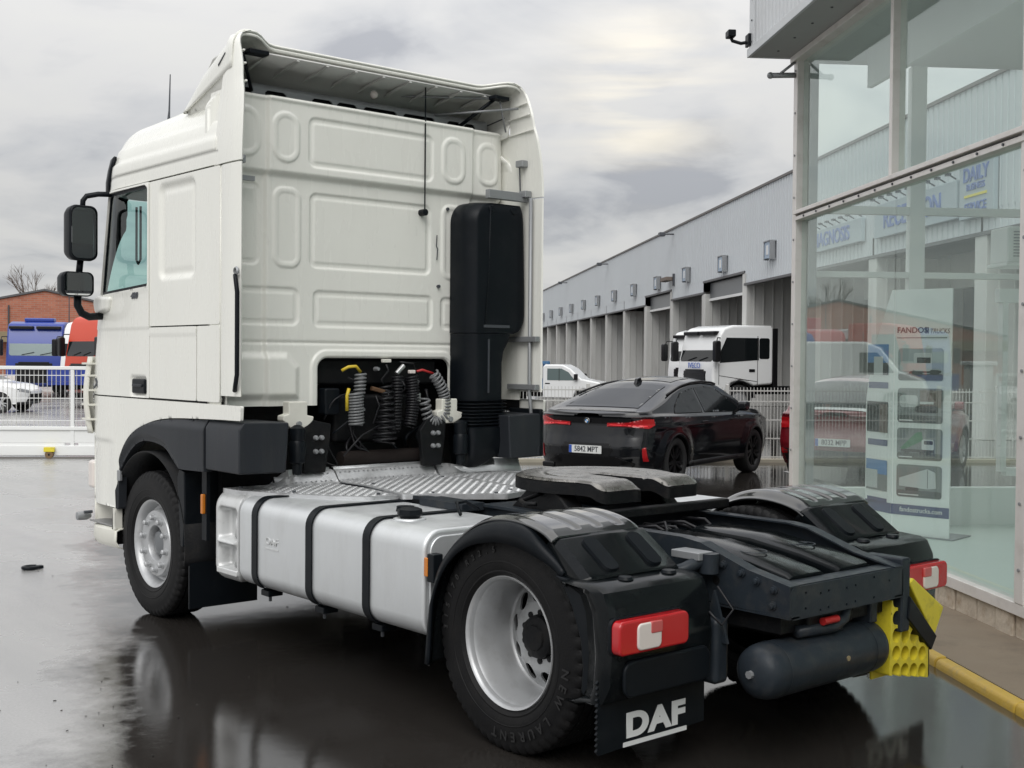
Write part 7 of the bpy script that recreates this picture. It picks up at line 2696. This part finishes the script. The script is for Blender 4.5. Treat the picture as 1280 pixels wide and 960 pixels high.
def place(root_name, px_dir, dist, delta, label, group=None, cat='truck', z=0.0, side=0.0):
    """stand a vehicle `dist` metres off in azimuth px_dir (rad from +Y); delta turns its nose from facing us towards our left"""
    v_ = Vector((math.sin(px_dir), math.cos(px_dir), 0))
    r_ = Vector((math.cos(px_dir), -math.sin(px_dir), 0))
    h_ = -v_ * math.cos(delta) - r_ * math.sin(delta)
    p_ = Vector((CAM.x, CAM.y, 0)) + v_ * dist + r_ * side
    o = empty(root_name, (p_.x, p_.y, z), math.atan2(h_.y, h_.x))
    tag(o, label, cat, group)
    return o


def az(px):
    return YAW + math.atan((px - 640) / 1523.37)


GT = 'trucks parked in the yards behind'
iv = place('parked_truck', az(942), 43.0, R(58), 'white crew-window truck cab parked before the warehouse bays', GT)
make_truck(iv, M_PW, H=2.98, name=True, visor=True, length=6.6)
text_mesh_o = text_mesh('cab_badge', 'IVECO', 0.26, frame((2.345, 0, 1.62), (0, 1, 0), (0, 0, 1)), mat('iveco_blue', (0.05, 0.12, 0.45), 0.4), None, 0.006, xs=1.1)
local_child(text_mesh_o, iv)
lb(MB().box(-0.22, -0.04, -1.15, 1.15, 0.9, 2.9), 'rear_screen', M_TRIM, iv, bevel=0.02)
iv2 = place('parked_truck', az(915), 50, R(52), 'second white truck cab half hidden behind the first one', GT)
make_truck(iv2, M_PW, H=3.0, visor=True, length=6.6)
lb(MB().prism(rrpoly(2.05, 2.5, 1.5, 2.9, 0.1, 4), 'y', 1.45, 1.62), 'mirror_shield', mat('grey_shield', (0.14, 0.145, 0.15), 0.4), iv2, bevel=0.03)
bl_ = place('parked_truck', az(60), 57, R(14), 'blue truck with flatbed parked beyond the gate', GT)
make_truck(bl_, M_PB, H=3.20, W=2.3, bed=M_PB, length=9.0, glassm=M_PALEGL, visor=True, dark_low=False)
lb(MB().box(1.0, 1.5, -0.6, 0.6, 3.2, 3.36), 'roof_hatch', M_PB, bl_, bevel=0.05)
wt2 = place('parked_truck', az(152), 54, R(40), 'white truck cab between the blue and the orange truck', GT)
make_truck(wt2, M_PW, H=3.2, length=6.5, visor=False)
og = place('parked_truck', az(174), 47, R(62), 'orange red truck beside the white cab beyond the gate', GT)
make_truck(og, M_PO, H=3.25, length=8.0, bed=M_PB, visor=False)
lb(MB().box(0.25, 0.75, 1.228, 1.236, 1.75, 2.45), 'side_picture', mat('pale_side_picture', (0.55, 0.52, 0.50), 0.5, var=0.6, scale=6), og)
# two more stand further along, hidden from here by the cab but mirrored in the glass
rt_ = place('parked_truck', az(215), 54, R(25), 'crimson box truck, hidden by the tractor cab but mirrored in the showroom glass', GT)
make_truck(rt_, M_PR, H=3.2, length=8.5, box=M_PR, visor=False)
bt_ = place('parked_truck', az(290), 50, R(30), 'blue box truck, hidden by the tractor cab but mirrored in the showroom glass', GT)
make_truck(bt_, M_PB, H=3.0, length=7.0, box=mat('dark_blue_box', (0.02, 0.05, 0.22), 0.4), visor=False)

# ---- low blue flatbed trailer between the white car and the orange truck
ft = place('flatbed_trailer', az(64), 44.5, R(-84), 'low blue flatbed trailer beyond the gate, right of the white hatchback', None, 'trailer')
lb(MB().box(0, 4.2, -1.1, 1.1, 0.80, 0.90), 'bed_floor', M_PB, ft)
for sg in (-1, 1):
    for k_ in range(3):
        lb(MB().box(0.02 + 1.4 * k_, 1.38 + 1.4 * k_, sg * 1.1 - 0.02, sg * 1.1 + 0.02, 0.92, 1.32), 'drop_side', M_PB, ft, bevel=0.008)
    for x_ in (1.6, 2.7):
        car_wheel(ft, x_, sg * 0.95, 0.36, M_RIM)
lb(MB().box(-0.03, 0.02, -1.1, 1.1, 0.9, 1.40), 'headboard', M_PB, ft)
lb(MB().box(0.1, 4.1, -0.4, 0.4, 0.62, 0.79), 'frame', M_BLACK, ft)
# ---- white hatchback at the left edge
HATCH = dict(SUV)
HATCH.update(L=4.1, W=1.75, ra=0.8, fa=3.3, wr=0.31,
             top=([0, 0.05, 0.16, 0.30, 0.5, 0.8, 1.4, 1.9, 2.3, 2.6, 2.9, 3.15, 3.6, 3.9, 4.05, 4.1], [0.98, 1.0, 1.08, 1.25, 1.36, 1.42, 1.46, 1.44, 1.36, 1.22, 1.05, 0.96, 0.90, 0.80, 0.72, 0.70]),
             sh=([0, 0.5, 1.5, 3.0, 3.6, 3.95, 4.1], [0.96, 0.94, 0.92, 0.86, 0.80, 0.72, 0.66]),
             windows=[[(0.6, 0.99), (0.7, 1.28), (1.55, 1.33), (1.55, 0.97)], [(1.63, 0.97), (1.63, 1.33), (2.05, 1.31), (2.75, 1.0)]],
             sheets=[('rear_glass', [(-0.5, 0.14), (0.5, 0.14), (0.45, 0.44), (-0.45, 0.44)]), ('windscreen', [(-0.6, 2.98), (0.6, 2.98), (0.5, 2.28), (-0.5, 2.28)])],
             mir=2.62, handles=(1.4, 2.3), clad=False)
M_CARW = mat('white_car_paint', (0.76, 0.77, 0.77), 0.2, coat=0.8)
wc = place('parked_hatchback', az(-114), 43, R(-62), 'white hatchback cut off by the left edge of the picture', None, 'car')
rs3, uz3, tsh3, sec3 = make_car(wc, M_CARW, HATCH, rim=M_RIM)
for sg in (-1, 1):
    rs3('headlight', [(sg * 0.38, 0.60), (sg * 0.78, 0.66), (sg * 0.76, 0.76), (sg * 0.42, 0.68)], M_GREYM, 0.012, front=True)
rs3('front_grille', [(-0.55, 0.34), (0.55, 0.34), (0.45, 0.58), (-0.45, 0.58)], M_TRIM, 0.010, front=True)
rs3('lower_bumper', [(-0.8, 0.26), (0.8, 0.26), (0.8, 0.33), (-0.8, 0.33)], M_TRIM, 0.012, front=True)
# a white van beside it, out of the frame, that the showroom glass mirrors
vn = place('parked_van', az(345), 41, R(70), 'white delivery van, hidden by the tractor cab but mirrored in the showroom glass', None, 'van')
vp = [(0, 0.45), (0, 2.35), (0.15, 2.45), (3.6, 2.45), (4.1, 2.25), (4.7, 1.5), (5.4, 1.25), (5.55, 0.9), (5.5, 0.4), (4.95, 0.4), (4.85, 0.75), (4.55, 0.85), (4.25, 0.75), (4.1, 0.4), (1.5, 0.4), (1.4, 0.75), (1.1, 0.85), (0.8, 0.75), (0.7, 0.4)]
lb(MB().prism(vp, 'y', -0.98, 0.98), 'body', M_PW, vn, bevel=0.09, seg=3)
for sg in (-1, 1):
    lb(MB().prism([(3.45, 1.45), (3.45, 2.1), (4.0, 2.1), (4.55, 1.45)], 'y', sg * 0.97, sg * 0.99), 'door_window', M_CARGL, vn)
    for x in (1.1, 4.55):
        car_wheel(vn, x, sg * 0.86, 0.34, M_RIM)
lb(MB().add([(4.10, -0.8, 2.22), (4.10, 0.8, 2.22), (4.70, 0.85, 1.52), (4.70, -0.85, 1.52)], [(0, 1, 2, 3)]), 'windscreen', M_CARGL, vn)
vn.children[-1].location = (0.045, 0, 0.045)

# ---- white pickup with blue bed frame behind the fence
pk = place('parked_pickup', az(684), 46, R(-78), 'small white pickup with blue bed frame behind the fence', None, 'pickup')
pp_ = [(0, 0.35), (0, 1.52), (0.10, 1.60), (0.75, 1.60), (1.05, 1.45), (1.45, 1.08), (2.15, 0.95), (2.25, 0.75), (2.25, 0.35), (1.95, 0.35), (1.85, 0.62), (1.55, 0.7), (1.25, 0.62), (1.15, 0.35)]
lb(MB().prism(pp_, 'y', -0.85, 0.85), 'cab', M_PW, pk, bevel=0.06, seg=3)
for sg in (-1, 1):
    lb(MB().prism([(0.18, 1.02), (0.18, 1.45), (0.72, 1.45), (0.98, 1.32), (1.22, 1.02)], 'y', sg * 0.84, sg * 0.858), 'door_window', mat('greenish_car_glass', (0.10, 0.14, 0.14), 0.1, coat=0.5), pk)
    lb(MB().box(0.62, 0.64, sg * 0.857 - 0.004, sg * 0.857 + 0.004, 1.0, 1.46), 'window_divider', M_TRIM, pk)
    lb(MB().box(1.2, 1.34, sg * 0.93 - 0.07, sg * 0.93 + 0.07, 1.04, 1.26), 'door_mirror', M_TRIM, pk, bevel=0.03)
    lb(MB().box(0.10, 0.28, sg * 0.855 - 0.01, sg * 0.855 + 0.012, 0.88, 0.92), 'door_handle', M_TRIM, pk, bevel=0.008)
    for x in (1.55, -1.3):
        car_wheel(pk, x, sg * 0.74, 0.32, M_RIM)
M_BEDB = mat('faded_blue_bed', (0.08, 0.22, 0.42), 0.5, var=0.2)
lb(MB().box(-2.4, -0.08, -0.86, 0.86, 0.62, 0.70), 'bed_floor', M_BEDB, pk)
for sg in (-1, 1):
    lb(MB().box(-2.4, -0.08, sg * 0.84 - 0.02, sg * 0.84 + 0.02, 0.70, 1.05), 'bed_side', M_BEDB, pk)
for x in (-0.12, -0.5):
    for y in (-0.8, 0.0, 0.8):
        lb(MB().box(x - 0.04, x + 0.04, y - 0.06, y + 0.06, 1.05, 1.70), 'bed_post', M_BEDB, pk)
lb(MB().box(-0.55, -0.08, -0.84, 0.84, 1.62, 1.72), 'bed_crossbar', M_BEDB, pk)
lb(MB().box(-2.2, -0.2, -0.4, 0.4, 0.40, 0.6), 'frame', M_BLACK, pk)

# ================================================================== brick hall far left
def brick_mat():
    mt = bpy.data.materials.new('red_brickwork')
    mt.use_nodes = True
    nt = mt.node_tree
    b_ = nt.nodes['Principled BSDF']
    tc = nt.nodes.new('ShaderNodeTexCoord')
    mp_ = nt.nodes.new('ShaderNodeMapping')
    mp_.inputs['Rotation'].default_value = (R(90), 0, 0)
    nt.links.new(tc.outputs['Object'], mp_.inputs[0])
    br = nt.nodes.new('ShaderNodeTexBrick')
    br.inputs['Scale'].default_value = 1.0
    br.inputs['Brick Width'].default_value = 0.5
    br.inputs['Row Height'].default_value = 0.16
    br.inputs['Mortar Size'].default_value = 0.015
    br.inputs['Color1'].default_value = (0.36, 0.115, 0.07, 1)
    br.inputs['Color2'].default_value = (0.46, 0.17, 0.105, 1)
    br.inputs['Mortar'].default_value = (0.32, 0.24, 0.19, 1)
    nt.links.new(mp_.outputs[0], br.inputs['Vector'])
    nz = nt.nodes.new('ShaderNodeTexNoise')
    nz.inputs['Scale'].default_value = 0.6
    nz.inputs['Detail'].default_value = 5
    nt.links.new(tc.outputs['Object'], nz.inputs['Vector'])
    mx = nt.nodes.new('ShaderNodeMix')
    mx.data_type = 'RGBA'
    mx.blend_type = 'MULTIPLY'
    mx.inputs[0].default_value = 0.6
    rp = nt.nodes.new('ShaderNodeValToRGB')
    rp.color_ramp.elements[0].color = (0.6, 0.6, 0.6, 1)
    rp.color_ramp.elements[1].color = (1.25, 1.25, 1.25, 1)
    nt.links.new(nz.outputs[0], rp.inputs[0])
    nt.links.new(br.outputs[0], mx.inputs[6])
    nt.links.new(rp.outputs[0], mx.inputs[7])
    nt.links.new(mx.outputs[2], b_.inputs['Base Color'])
    b_.inputs['Roughness'].default_value = 0.85
    return mt


bh = empty('brick_hall', (29.3, 91.6, 0), R(-22))
tag(bh, 'red brick gabled hall in the far left background', 'building')
M_BRICK = brick_mat()
M_ROOFD = mat('grey_roof_edge', (0.10, 0.10, 0.105), 0.7)
lb(MB().prism([(-13, 0), (13, 0), (13, 3.9), (0, 6.75), (-13, 3.9)], 'y', 0, 24), 'gable_wall', M_BRICK, bh)
for sg in (-1, 1):
    lb(MB().add([(0, -0.15, 6.78), (sg * 13.3, -0.15, 3.86), (sg * 13.3, 24, 3.86), (0, 24, 6.78), (0, -0.15, 6.93), (sg * 13.3, -0.15, 4.01), (sg * 13.3, 24, 4.01), (0, 24, 6.93)],
                [(0, 1, 2, 3), (7, 6, 5, 4), (0, 4, 5, 1), (1, 5, 6, 2), (2, 6, 7, 3), (3, 7, 4, 0)]), 'roof_slope', M_ROOFD, bh)
lb(MB().box(-13.1, 13.1, -1.2, -0.02, 2.75, 3.55), 'canopy', mat('ochre_canopy', (0.24, 0.19, 0.11), 0.7), bh, bevel=0.02)
for x in (-2.6, 5.0):
    lb(MB().tube([(x, -0.1, 0), (x, -0.1, 5.6)], 0.06, 8), 'downpipe', M_TEXTD, bh)
pole = empty('lamp_mast', (27.6, 82.0, 0))
tag(pole, 'thin dark mast standing in front of the brick hall gable', 'mast')
local_child(MB().tube([(0, 0, 0), (0, 0, 7.4)], [0.06, 0.03], 8).build('shaft', M_TEXTD, None), pole)
local_child(MB().lathe([(0.14, 0), (0.14, 0.12), (0.07, 0.16)], axis='z', seg=12).build('foot', M_TEXTD, None), pole)

# bare tree behind the hall
tree = empty('bare_tree', (38.5, 118, 0))
tag(tree, 'bare leafless tree behind the brick hall', 'tree')
tm = MB()


def limb(p, d, ln, r, lev):
    q = p + d * ln
    tm.tube([p, (p + q) / 2 + Vector((random.uniform(-.1, .1), random.uniform(-.1, .1), 0)) * ln * 0.3, q], [r, r * 0.8, r * 0.6], 5, cap=False)
    if lev > 0:
        for _ in range(4 if lev > 2 else 3):
            nd_ = (d + Vector((random.uniform(-.7, .7), random.uniform(-.7, .7), random.uniform(-.05, .5)))).normalized()
            limb(p + d * ln * random.uniform(0.6, 1.0), nd_, ln * random.uniform(0.55, 0.8), r * 0.55, lev - 1)


limb(Vector((0, 0, 0)), Vector((0, 0, 1)), 4.2, 0.22, 5)
local_child(tm.build('trunk_and_branches', mat('bare_bark', (0.16, 0.13, 0.11), 0.9), None, smooth=True), tree)

# ================================================================== small litter on the wet ground
clip = empty('lost_clip', (-1.216, 6.157, 0))
tag(clip, 'small black ring clip lying on the wet ground at left', 'litter')
pts = [(0.05 * math.cos(t_) * 1.2, 0.05 * math.sin(t_), 0.018) for t_ in np.linspace(0.5, 5.9, 20)]
local_child(MB().tube(pts, 0.016, 8).build('ring', M_BLACKP, None, smooth=True), clip)
local_child(MB().box(0.045, 0.10, -0.035, 0.02, 0.004, 0.03).build('lug', M_BLACKP, None, bevel=0.006), clip)
db = MB()
for _ in range(60):
    px_, py_ = random.uniform(-3.6, 2.6), random.uniform(-3.0, 9.0)
    if random.random() < 0.4:
        px_, py_ = random.gauss(-2.6, 0.25), random.gauss(1.9, 0.5)
    a_ = random.uniform(0, 6.28)
    l_, w_ = random.uniform(0.002, 0.008), random.uniform(0.001, 0.003)
    u_ = Vector((math.cos(a_), math.sin(a_), 0))
    v_ = Vector((-u_.y, u_.x, 0))
    c_ = Vector((px_, py_, 0.002))
    h_ = random.uniform(0.002, 0.005)
    vs = [c_ + u_ * l_ * i + v_ * w_ * j + Vector((0, 0, h_ * k_)) for i in (-1, 1) for j in (-1, 1) for k_ in (0, 1)]
    db.add(vs, [(0, 1, 3, 2), (4, 6, 7, 5), (0, 4, 5, 1), (2, 3, 7, 6), (1, 5, 7, 3)])
deb = db.build('grit', mat('dark_grit', (0.03, 0.028, 0.025), 0.7), None)
tag(deb, 'scattered dark grit and leaf crumbs on the wet ground', 'grit', kind='stuff')
